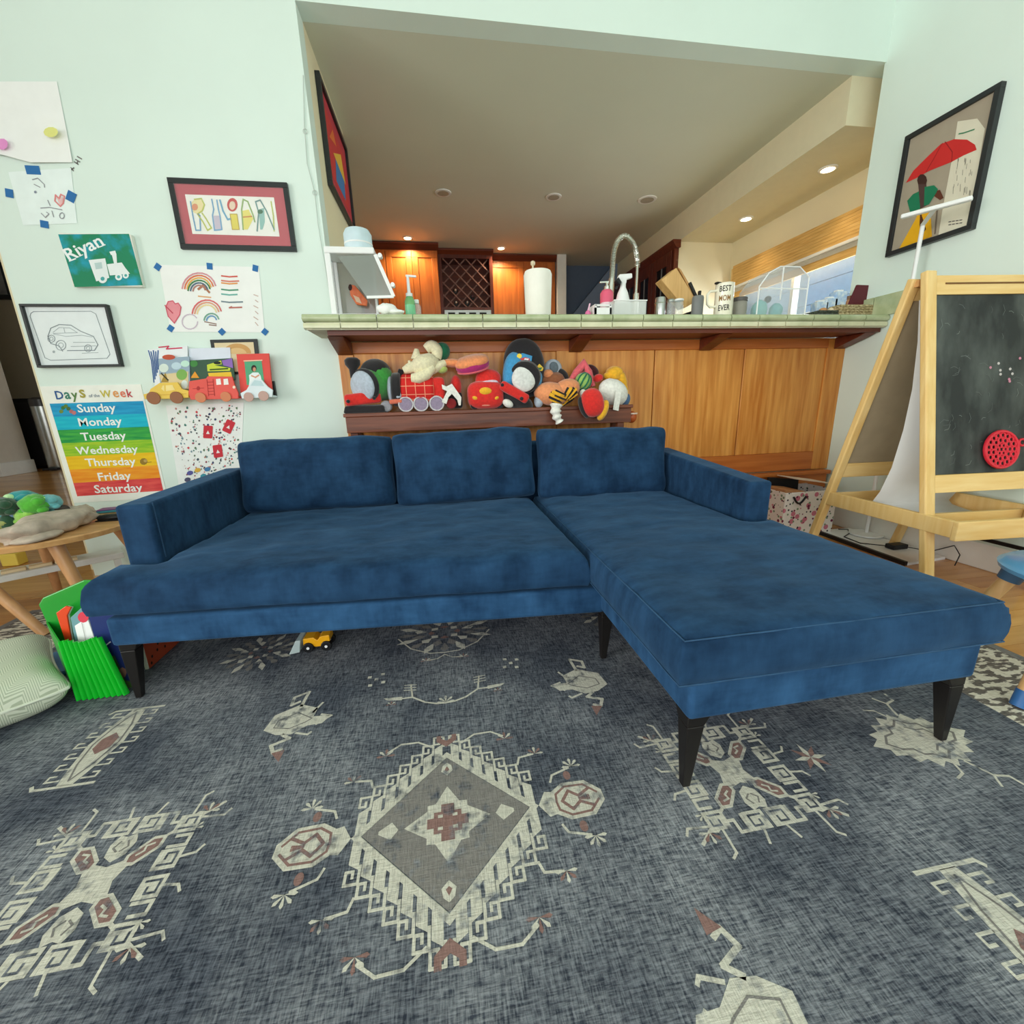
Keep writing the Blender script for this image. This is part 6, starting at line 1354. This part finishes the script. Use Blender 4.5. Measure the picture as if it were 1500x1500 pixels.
# brown animal with grey round ear
r = thing('plush_animal', 'brown plush animal with grey oval ear beside the blue engine', 'plush toy', T(808, 590))
MB().ell(T(808, 556, 2.86), (.095, .07, .055), wob=.15, seed=5).build('body', FBR, r, smooth=70); MB().ell(T(810, 540, 2.87), (.060, .04, .060), R=rot(0, 0, -30)).build('ear', FGR, r, smooth=60); MB().ell(T(811.5, 538, 2.832), (.030, .012, .036), R=rot(0, 0, -15)).build('inner_ear', fuzzy('plush_slate', (96, 110, 120)), r, smooth=60)
MB().ell(T(824, 549, 2.855), (.05, .03, .03), R=rot(0, 0, 45)).build('paw', FB, r, smooth=60); MB().ell(T(803, 548, 2.82), (.034, .03, .03)).build('snout', FO, r, smooth=60)
# striped sea creature
r = thing('plush_fish', 'peach plush fish with black and yellow chevron stripes and white flipper', 'plush toy', T(815, 598))
MB().ell(T(807, 577, 2.775), (.112, .075, .074), 26, 14, rot(0, 0, 8), wob=.05, seed=3).build('body', FO, r, smooth=70); MB().ell(T(829, 571, 2.78), (.095, .065, .066), 24, 14, rot(0, 0, -20)).build('tail_half', FO, r, smooth=70)
sm = []; 
def on_body(x, y):                             # stripes are sewn onto the plush body
    d = ray(780 + x / 10, 520 + y / 10); best = None
    for c, rr_ in ((T(807, 577, 2.775), (.114, .077, .076)), (T(829, 571, 2.78), (.097, .067, .070))):
        S_ = Vector((1 / rr_[0], 1 / rr_[1], 1 / rr_[2])); o_ = (CAM - c) * S_; e_ = d * S_; A_, B_, C_ = e_.dot(e_), o_.dot(e_), o_.dot(o_) - 1; D_ = B_ * B_ - A_ * C_
        t_ = (-B_ - math.sqrt(D_)) / A_ if D_ > 0 else -B_ / A_
        if D_ > 0 and (best is None or t_ < best[0]): best = (t_, CAM + d * t_)
        elif best is None: fall = CAM + d * t_
    return best[1] if best else fall
a = Art(on_body, NY, .0012)
dens = lambda p: [lr(p[i], p[i + 1], k / 6) for i in range(len(p) - 1) for k in range(6)] + [p[-1]]
for k, (l_, m_, rr) in enumerate((((300, 540), (480, 620), (560, 490)), ((265, 580), (480, 680), (630, 500)), ((270, 650), (440, 720), (640, 570)))): a.line(dens([l_, m_, rr]), .020, FY, 2)
for k, (l_, m_, rr) in enumerate((((345, 530), (470, 590), (520, 490)), ((280, 560), (480, 650), (600, 490)), ((255, 615), (465, 705), (640, 540)), ((300, 690), (430, 745), (600, 640)))): a.line(dens([l_, m_, rr]), .019, FB, 1)
st = a.build('stripes', r)
MB().tube(smoothp([T(815, 592, 2.675), T(814, 602, 2.67), T(816, 611, 2.67), T(820, 619, 2.672)]), [.036 - .0008 * k + .006 * math.sin(k * 1.2) for k in range(19)], 12).build('flipper', FW, r, smooth=70)
MB().ell(T(789, 588, 2.77), (.03, .03, .04)).build('fin', FGR, r, smooth=60)
# watermelon wedge
r = thing('plush_melon', 'pink plush melon wedge with a green striped ball below', 'plush toy', T(853, 580))
MB().tube([T(834, 560, 2.84), T(845, 545, 2.85), (T(855, 533, 2.86)), T(862, 545, 2.85), T(869, 566, 2.83)], [.014, .026, .034, .026, .016], 12).build('wedge_rind', FP, r, smooth=70); MB().prism([T(x, y, 2.875) for x, y in ((838, 560), (855, 535), (867, 562))], (0, .03, 0)).build('wedge_flesh', fuzzy('plush_rose', (226, 120, 120)), r, bevel=.008)
bm_ = MB().ell(T(854, 559, 2.80), (.054, .05, .056), 20, 14).build('striped_ball', fuzzy('plush_leaf', (150, 190, 100)), r, smooth=60)
ORIG[bm_.name] = ORIG[r.name]; c = T(854, 559, 2.80)
for k in range(4):
    t0 = -.9 + k * .6; MB().tube([c + rot(0, 0, 30) @ Vector((.0555 * math.sin(t0) * math.cos(f_), -.0515 * math.cos(t0) * math.cos(f_), .0575 * math.sin(f_))) for f_ in [-1.3 + .26 * j for j in range(11)]], .0055, 6).build('stripe', FDG, bm_, smooth=60)
MB().ell(T(868, 542, 2.90), (.05, .03, .028), R=rot(0, 0, 35)).build('leaf', fuzzy('plush_maroon', (70, 24, 30)), r, smooth=60)
# plush bird
r = thing('plush_bird', 'white plush bird with big red and yellow beak hanging over the console edge', 'plush toy', T(890, 598))
MB().ell(T(898, 575, 2.785), (.105, .07, .085), 24, 14, rot(0, 0, 28), wob=.05, seed=7).build('body', FW, r, smooth=70); MB().ell(T(868, 590, 2.655), (.071, .054, .09), 22, 14, rot(0, 0, -16), p=.85).build('beak', FR, r, smooth=70); MB().ell(T(883, 601, 2.66), (.032, .035, .068), 18, 12, rot(0, 0, 22)).build('lower_beak', FY, r, smooth=70)
MB().ell(T(855, 597, 2.67), (.028, .03, .072), 16, 10, rot(0, 0, -22)).build('wing', FB, r, smooth=70); MB().ell(T(854, 576, 2.765), (.022, .02, .026)).build('cheek', FW, r, smooth=60); MB().ell(T(876, 554, 2.82), (.035, .03, .026), R=rot(0, 0, -20)).build('crest', FR, r, smooth=60)
MB().prism([T(x, y, 2.70) for x, y in ((902, 572), (910, 575), (906, 602), (898, 600))], (0, .004, 0)).build('fabric_label', FW, r); MB().ell(T(916, 586, 2.80), (.026, .05, .045), R=rot(0, 0, 15)).build('foot', fuzzy('plush_steel_blue', (70, 100, 136)), r, smooth=60)
r = thing('plush_animal', 'golden yellow plush animal curled behind the white plush bird', 'plush toy', T(905, 590))
MB().ell(T(900, 547, 2.87), (.060, .05, .048), wob=.2, seed=1).build('head', FY, r, smooth=70); MB().tube(smoothp([T(907, 548, 2.87), T(911, 560, 2.87), T(914, 575, 2.87), T(915, 592, 2.86)]), [.036] * 8 + [.032] * 11, 12).build('body', FY, r, smooth=70); MB().ell(T(890, 551, 2.865), (.03, .03, .026)).build('ear', FY, r, smooth=60)
r = thing('wooden_egg_cup', 'small orange wooden cup with white rim at right end of console', 'cup', T(915, 612, 2.70)); q = T(916, 612, 2.70)
MB().ell((1.285, 2.80, TZ - .085), (.034, .034, .040), 18, 12).build('bowl', flat((190, 90, 40), .4), r, smooth=60); MB().tube([(1.285 + .034 * math.cos(k * .3927), 2.80 + .034 * math.sin(k * .3927), TZ - .062) for k in range(16)], .006, 6, True).build('rim', flat((236, 210, 190), .5), r, smooth=60)

# ------------------------------------------------------------------ lower left corner
TC = (-2.02, 2.43); TR = .36; TH = .46
rt = thing('round_table', 'round light wood side table left of the sofa', 'table', (TC[0], TC[1], 0))
MB().lathe([(TR - .03, TH - .035), (TR - .004, TH - .028), (TR, TH - .006), (TR - .006, TH), (.001, TH)], (TC[0], TC[1], 0), 64).build('tabletop', BEECH, rt, smooth=40)
for (xa, ya), (xb, yb) in (((-1.845, 2.235), (-1.745, 2.215)), ((-1.85, 2.62), (-1.78, 2.74)), ((-2.2, 2.6), (-2.30, 2.72))): MB().cone((xa, ya, TH - .03), (xb, yb, .0145), .030, .019, 18).build('leg', BEECHZ, rt, smooth=40)
q0 = onz(0, 872, .22); q1 = onz(68, 930, .012); MB().cone(q1 + (q0 - q1) * 2.0, q1, .026, .020, 18).build('leg', BEECHZ, rt, smooth=40)
# lumpy taupe bag on the table
c = onz(72, 768, TH + .045); r = thing('cloth_bag', 'crumpled taupe cloth bag lying on the round table', 'bag', (c.x, c.y, TH))
dx = (onz(135, 752, TH + .05) - onz(5, 790, TH + .05)); ang = math.degrees(math.atan2(dx.y, dx.x)); L_ = dx.length
TAU = mat('taupe_canvas', (196, 180, 164), .9, var=.14, scale=25, bump=.2, bscale=60)
MB().ell((c.x, c.y, TH + .045), (L_ * .50, .085, .050), 34, 20, rot(ang), wob=.42, seed=12, p=.8).build('bag_body', TAU, r, smooth=80)
q = onz(38, 793, TH + .01); MB().ell((q.x + .02, q.y + .04, TH + .018), (.09, .055, .020), 20, 10, rot(ang - 15), wob=.25, seed=3).build('bag_flap', TAU, r, smooth=80)
q = onz(92, 746, TH + .085); MB().ell(q, (.030, .026, .022), wob=.3, seed=2).build('dark_lining', mat('dark_lining', (70, 62, 56), .9), r, smooth=70)
q = onz(118, 750, TH + .05); MB().ell(q, (.07, .05, .035), R=rot(ang + 10), wob=.35, seed=6).build('bag_fold', TAU, r, smooth=80)
# soft toys heaped on the table
tl = [((32, 735), 26, 'teal plush ball with pale green spot on top of toy heap', (44, 156, 160), 1), ((52, 738), 22, 'bright green plush frog at the right of the toy heap', (80, 176, 50), 0), ((74, 735), 17, 'pale teal plush ball right of the green frog on table', (106, 180, 186), 1), ((5, 742), 20, 'dark green plush behind the teal ball at left of heap', (40, 80, 56), 0), ((20, 755), 20, 'blue lilac plush in front of the teal ball', (116, 150, 190), 0), ((40, 755), 18, 'lime green plush below the bright green frog', (150, 206, 90), 0), ((2, 757), 17, 'light teal plush at left edge of the toy heap', (104, 186, 190), 0), ((28, 764), 19, 'dark purple plush against the taupe bag', (92, 56, 84), 0), ((6, 768), 17, 'olive green plush in front at the left of the heap', (150, 160, 92), 0)]
for k, ((x, y), w_, lb, c_, sp) in enumerate(tl):
    zz = TH + (.13 if y < 746 else .075 if y < 760 else .04); q = onz(x, y, zz); rr = w_ * .0026
    r = thing('plush_toy', lb, 'plush toy', (q.x, q.y, TH), 'soft toys heaped on the round table'); M = fuzzy('heap_%d' % k, c_)
    MB().ell(q, (rr, rr, rr * .85), wob=.18, seed=k).build('body', M, r, smooth=70); MB().ell(q + Vector((rr * .6, -rr * .5, rr * .25)), (rr * .45, rr * .45, rr * .4), wob=.1, seed=k).build('head' if not sp else 'tuft', M, r, smooth=70)
    for s_ in (-1, 1): MB().ell(q + Vector((s_ * rr * .7, -rr * .35, -rr * .5)), (rr * .35, rr * .4, rr * .28)).build('foot', M, r, smooth=60)
    MB().ell(Vector((q.x, q.y, (q.z + TH) / 2 - rr * .4)), (rr * .6, rr * .6, max(.01, (q.z - TH) / 2 - rr * .3))).build('belly', M, r, smooth=60)
    if sp: MB().ell(q + Vector((-rr * .1, -rr * .72, rr * .45)), (rr * .34, rr * .25, rr * .3)).build('pale_spot', fuzzy('pale_lime', (196, 240, 176)), r, smooth=60)
q = onz(160, 757, TH + .02); r = thing('toy_shoe', 'small black sandal on the round table by the sofa arm', 'shoe', (q.x, q.y, TH)); MB().ell((q.x, q.y, TH + .018), (.06, .03, .018), wob=.15, seed=4).build('upper', BLACK, r, smooth=60); MB().box(q.x - .055, q.x + .055, q.y - .026, q.y + .026, TH + .001, TH + .008).build('sole', BLACK, r, bevel=.003)
q = onz(168, 747, TH + .01); r = thing('thin_book', 'thin teal and purple book on the far side of the round table', 'book', (q.x, q.y, TH)); MB().obox((q.x, q.y + .02, TH + .008), (.17, .09, .012), rot(12)).build('cover', flat((70, 150, 170), .4), r, bevel=.002); MB().obox((q.x, q.y + .02, TH + .0165), (.165, .085, .004), rot(12)).build('spine_band', flat((96, 60, 130), .4), r)
# low white bench behind the table with wooden toy track
b0, b1 = Vector((-2.36, 2.48, 0)), Vector((-1.955, 2.785, 0)); dv = (b1 - b0).normalized(); nv = Vector((-dv.y, dv.x, 0))
r = thing('low_bench', 'low white bench on the wood floor behind the round table', 'bench', (b0 + b1) / 2)
WB_ = mat('white_grey_lacquer', (226, 230, 226), .35); 
def slab(p, q, wd, z0, z1): return MB().hexa([p + Vector((0, 0, z0)), q + Vector((0, 0, z0)), q + nv * wd + Vector((0, 0, z0)), p + nv * wd + Vector((0, 0, z0)), p + Vector((0, 0, z1)), q + Vector((0, 0, z1)), q + nv * wd + Vector((0, 0, z1)), p + nv * wd + Vector((0, 0, z1))])
slab(b0 - dv * .4, b1, .16, .165, .20).build('bench_top', WB_, r, bevel=.004); slab(b1 - dv * .05, b1 - dv * .02, .14, .001, .165).build('bench_leg', WB_, r); slab(b0 - dv * .38, b0 - dv * .35, .14, .001, .165).build('bench_leg', WB_, r)
for k in range(3):
    s_ = b0 + dv * (.02 + k * .10) + nv * .03; o = slab(s_, s_ + dv * .09, .045, .201, .216).build('toy_track', wood('track_wood', (222, 196, 150), (236, 214, 172), 'x', .5), loc=s_ + Vector((0, 0, .2)), bevel=.002); tag(o, ('pale wooden toy track piece on the low bench, leftmost', 'pale wooden toy track piece on the low bench, middle one', 'pale wooden toy track piece on the low bench, nearest the table leg')[k], 'toy track', 'track pieces on the low bench')
q = onz(20, 817, .05); o = MB().box(q.x - .05, q.x + .05, q.y - .04, q.y + .04, .001, .09).build('toy_block', flat((246, 214, 96), .5), loc=(q.x, q.y, 0), bevel=.006); tag(o, 'yellow toy block on the wood floor behind the low bench', 'block')
# green book rack with books
GRN = mat('green_plastic', (24, 150, 44), .35, var=.04, coat=.2); GRB = mat('bright_green_plastic', (20, 190, 46), .18, var=.05, coat=.6)
rk = thing('book_rack', 'green plastic book rack with ribbed front pocket beside the sofa leg', 'book rack', (-1.28, 1.6, RZ))
YB = 1.66; bp_ = [ony(x, y, YB) for x, y in ((56, 886), (62, 876), (122, 850), (150, 850), (190, 1000), (118, 1020))]
MB().prism([bp_[0], bp_[1], bp_[2], bp_[3], Vector((bp_[4].x, YB, RZ + .003)), Vector((ony(112, 1015, YB).x, YB, RZ + .003))], (0, .008, 0)).build('back_panel', GRN, rk, bevel=.004)
YF = 1.555; nrib = 9; fpts = []
xa, xb = ony(82, 945, YF).x, ony(145, 938, YF).x; xa2, xb2 = ony(112, 1025, YF).x, ony(190, 1020, YF).x; ztp = ony(110, 940, YF).z
vs = []
for i in range(nrib * 8 + 1):
    t = i / (nrib * 8); w_ = -.011 * abs(math.sin(t * nrib * 3.14159))
    vs += [(xa2 + (xb2 - xa2) * t, YF + w_, RZ + .003), (xa + (xb - xa) * t, YF + .012 + w_, ztp + .006 * math.sin(t * 9)), (xa + (xb - xa) * t, YF + .016 + w_, ztp + .006 * math.sin(t * 9)), (xa2 + (xb2 - xa2) * t, YF + .006 + w_, RZ + .003)]
fs = []
for i in range(nrib * 8):
    for k in range(4): fs.append((4 * i + k, 4 * i + (k + 1) % 4, 4 * i + 4 + (k + 1) % 4, 4 * i + 4 + k))
fs += [(0, 1, 2, 3), tuple(32 * nrib + k for k in (3, 2, 1, 0))]
MB().add(vs, fs).build('ribbed_front', GRB, rk, smooth=60)
MB().prism([(xa2, YF, RZ + .003), (xa, YF + .012, ztp), (ony(60, 890, YB).x, YB, ony(60, 893, YB).z - .05), (ony(112, 1015, YB).x, YB, RZ + .003)], (.006, 0, 0)).build('side_panel', GRN, rk)
def rbook(label, pts, Y, M, th, name='book', spine=None):
    p3 = [ony(x, y, Y) for x, y in pts]; r = thing(name, label, 'book', sum(p3, Vector()) / len(p3)); MB().prism(p3, (0, th, 0)).build('cover', M, r, bevel=.0015)
    MB().prism([p + (sum(p3, Vector()) / len(p3) - p) * .05 + Vector((0, th, 0)) for p in p3], (0, .006, 0)).build('pages', PAPER, r); return r
rbook('orange red angular folder in the green book rack', [(82, 898), (96, 888), (104, 890), (98, 902), (106, 950), (100, 955)], 1.63, flat((226, 72, 30), .4), .006, 'folder')
rbook('grey teal book with red dot leaning in the green rack', [(103, 905), (124, 886), (136, 940), (112, 952)], 1.615, flat((112, 158, 164), .5), .008)
o = rbook('white paged book in front in the green rack', [(109, 917), (128, 905), (140, 940), (117, 950)], 1.60, PAPER, .010)
a = Art(lambda x, y: ony(x, y, 1.5995), NY); a.disc((122, 904), 8, 8, flat((222, 64, 84)), 1, 12); a.line([(120, 912), (126, 938)], .002, flat((190, 190, 186)), 2); a.build('cover_print', o)
o = rbook('dark blue picture book standing between the green rack and sofa leg', [(128, 898), (162, 890), (208, 1000), (160, 1012)], 1.60, flat((34, 52, 112), .4), .010)
a = Art(lambda x, y: ony(x, y, 1.5995), NY); a.poly([(153, 962), (168, 960), (188, 1004), (166, 1010)], flat((70, 110, 56)), 1); a.poly([(165, 1010), (182, 996), (204, 1000), (208, 1014)], flat((84, 130, 60)), 2); a.disc((166, 992), 5, 8, flat((196, 80, 60)), 3, 8); a.disc((180, 985), 6, 8, flat((150, 110, 90)), 3, 8); a.line([(145, 953), (162, 940)], .004, flat((214, 216, 226)), 2); a.build('cover_print', o)
r = thing('book', 'orange red speckled book standing under the sofa behind its front leg', 'book', (-1.225, 1.83, RZ))
MB().box(-1.236, -1.222, 1.715, 1.95, .014, .245).build('cover', flat((186, 76, 44), .5), r, bevel=.002); MB().box(-1.2345, -1.2235, 1.708, 1.714, .016, .24).build('pages', flat((232, 232, 214)), r)
a = Art(lambda y, z: (-1.2218, y, z), (1, 0, 0))
for k in range(26): a.disc((1.73 + (k * .047) % .2, .03 + (k * .031) % .19), .006, .007, flat((44, 26, 22)), 1, 6)
a.build('cover_speckles', r, kind='stuff')
q = onz(78, 985, .02); r = thing('blue_folder', 'blue folder lying on the rug between the cushion and green rack', 'folder', (q.x, q.y, RZ)); MB().obox((q.x - .04, q.y + .06, RZ + .010), (.16, .22, .014), rot(20)).build('cover', flat((40, 92, 140), .4), r, bevel=.003); MB().obox((q.x - .04, q.y + .06, RZ + .0185), (.15, .21, .003), rot(20)).build('inner_sheet', flat((70, 120, 160), .5), r)
# floor cushion
CUS = bpy.data.materials.new('chevron_fabric'); CUS.use_nodes = True; nt = CUS.node_tree; bb = nt.nodes['Principled BSDF']; bb.inputs['Roughness'].default_value = .9
tc = nt.nodes.new('ShaderNodeTexCoord'); sx = nt.nodes.new('ShaderNodeSeparateXYZ'); nt.links.new(tc.outputs['Object'], sx.inputs[0])
def mth(op, a_, b_=None):
    n = nt.nodes.new('ShaderNodeMath'); n.operation = op
    for k, v in enumerate((a_, b_)):
        if v is None: continue
        if isinstance(v, (int, float)): n.inputs[k].default_value = v
        else: nt.links.new(v, n.inputs[k])
    return n.outputs[0]
zig = mth('PINGPONG', sx.outputs[0], .030); vv = mth('ADD', sx.outputs[1], zig); st_ = mth('PINGPONG', vv, .0038); fac = mth('GREATER_THAN', st_, .0021)
mx = nt.nodes.new('ShaderNodeMix'); mx.data_type = 'RGBA'; nt.links.new(fac, mx.inputs[0]); mx.inputs[6].default_value = lin((220, 224, 204)); mx.inputs[7].default_value = lin((180, 188, 164)); nt.links.new(mx.outputs[2], bb.inputs['Base Color'])
cu = thing('floor_cushion', 'square pale green cushion with chevron weave on rug at left', 'cushion', (-1.66, 1.47, RZ))
tip = onz(104, 1004, .09); o, ring = pillow(.52, .52, .17, (tip.x - .345, tip.y, .098), rot(43) @ rot(0, -88, 0), 31, 'cushion_body', cu, CUS, wr=.008, pinch=.10, pw=.55)
ORIG[o.name] = ORIG[cu.name]; MB().tube(ring, .006, 6, True).build('piping', mat('cushion_piping', (220, 224, 206), .8), o, smooth=60)
# toy loader under the sofa edge
q = onz(462, 952, .03); r = thing('toy_loader', 'yellow toy truck with clear scoop on the rug under sofa front', 'toy truck', (q.x, q.y + .03, RZ)); YEL = flat((246, 176, 24), .35); tx, ty = q.x, q.y + .02
MB().prism([(tx - .052, ty, RZ + .030), (tx - .020, ty, RZ + .030), (tx - .006, ty, RZ + .020), (tx + .018, ty, RZ + .020), (tx + .03, ty, RZ + .034), (tx + .056, ty, RZ + .040), (tx + .056, ty, RZ + .068), (tx + .02, ty, RZ + .066), (tx + .006, ty, RZ + .050), (tx - .008, ty, RZ + .064), (tx - .050, ty, RZ + .062)], (0, .06, 0)).build('body', YEL, r, bevel=.003)
for wx in (-.032, .04):
    for wy_ in (-.008, .052): w_ = MB().cone((tx + wx, ty + wy_, RZ + .022), (tx + wx, ty + wy_ + .018, RZ + .022), .022, .022, 18).build('wheel', BLACK, r, smooth=40, bevel=.003); ORIG[w_.name] = ORIG[r.name]; MB().cone((tx + wx, ty + wy_ - .002, RZ + .022), (tx + wx, ty + wy_, RZ + .022), .006, .006, 10).build('hub', WHITE, w_)
MB().hexa([(tx - .11, ty - .01, RZ + .002), (tx - .066, ty - .01, RZ + .008), (tx - .066, ty + .07, RZ + .008), (tx - .11, ty + .07, RZ + .002), (tx - .076, ty - .01, RZ + .062), (tx - .056, ty - .01, RZ + .062), (tx - .056, ty + .07, RZ + .062), (tx - .076, ty + .07, RZ + .062)]).build('scoop', glass('scoop_plastic', (206, 222, 222), .15, .7), r, bevel=.003)

# ------------------------------------------------------------------ far hall
q = onz(48, 690, 0); r = thing('trash_can', 'tall stainless step bin with black lid in the far hall', 'bin', (q.x, q.y, 0)); x0, x1 = ony(52, 640, q.y).x, ony(96, 640, q.y).x; cx, rr = (x0 + x1) / 2, (x1 - x0) / 2 * .62; h = ony(55, 582, q.y).z
MB().lathe([(rr * .96, 0), (rr, .02), (rr, h * .88)], (cx, q.y, 0), 28).build('body', STEEL, r, smooth=40); MB().lathe([(rr * 1.02, h * .88), (rr * 1.02, h * .97), (rr * .6, h)], (cx, q.y, 0), 28).build('lid', mat('bin_lid', (70, 70, 72), .3), r, smooth=40); MB().box(cx - .12, cx + .12, q.y - rr - .08, q.y - rr + .02, .02, .06).build('pedal', BLACK, r, bevel=.006)
x0, x1 = ony(28, 640, q.y + .25).x, ony(62, 640, q.y + .25).x; r = thing('dark_cabinet', 'black low cabinet behind the steel bin in the far hall', 'cabinet', ((x0 + x1) / 2, q.y + .5, 0)); MB().box(x0 - .5, x0 + .45, q.y + .35, q.y + .8, .02, h * 1.0).build('body', BLACK, r, bevel=.01); MB().box(x0 - .48, x0 + .43, q.y + .33, q.y + .35, .08, h * .94).build('door', mat('black_door', (34, 34, 36), .3), r, bevel=.006)
p0 = ony(0, 405, 11.0); p1 = ony(11, 436, 11.0); r = thing('framed_picture', 'dark framed picture on the hall wall at far left edge', 'picture', (p1.x - .4, 11.1, p1.z)); mb = MB(); frame_bars(mb, p1.x - .9, p1.x, p1.z, p1.z + 1.1, .09, 11.14, 11.19); mb.build('frame', FRB, r, bevel=.006); MB().box(p1.x - .85, p1.x - .05, 11.17, 11.19, p1.z + .05, p1.z + 1.05).build('print', mat('dim_print', (120, 120, 122), .5, col2=(176, 174, 170), scale=3), r)
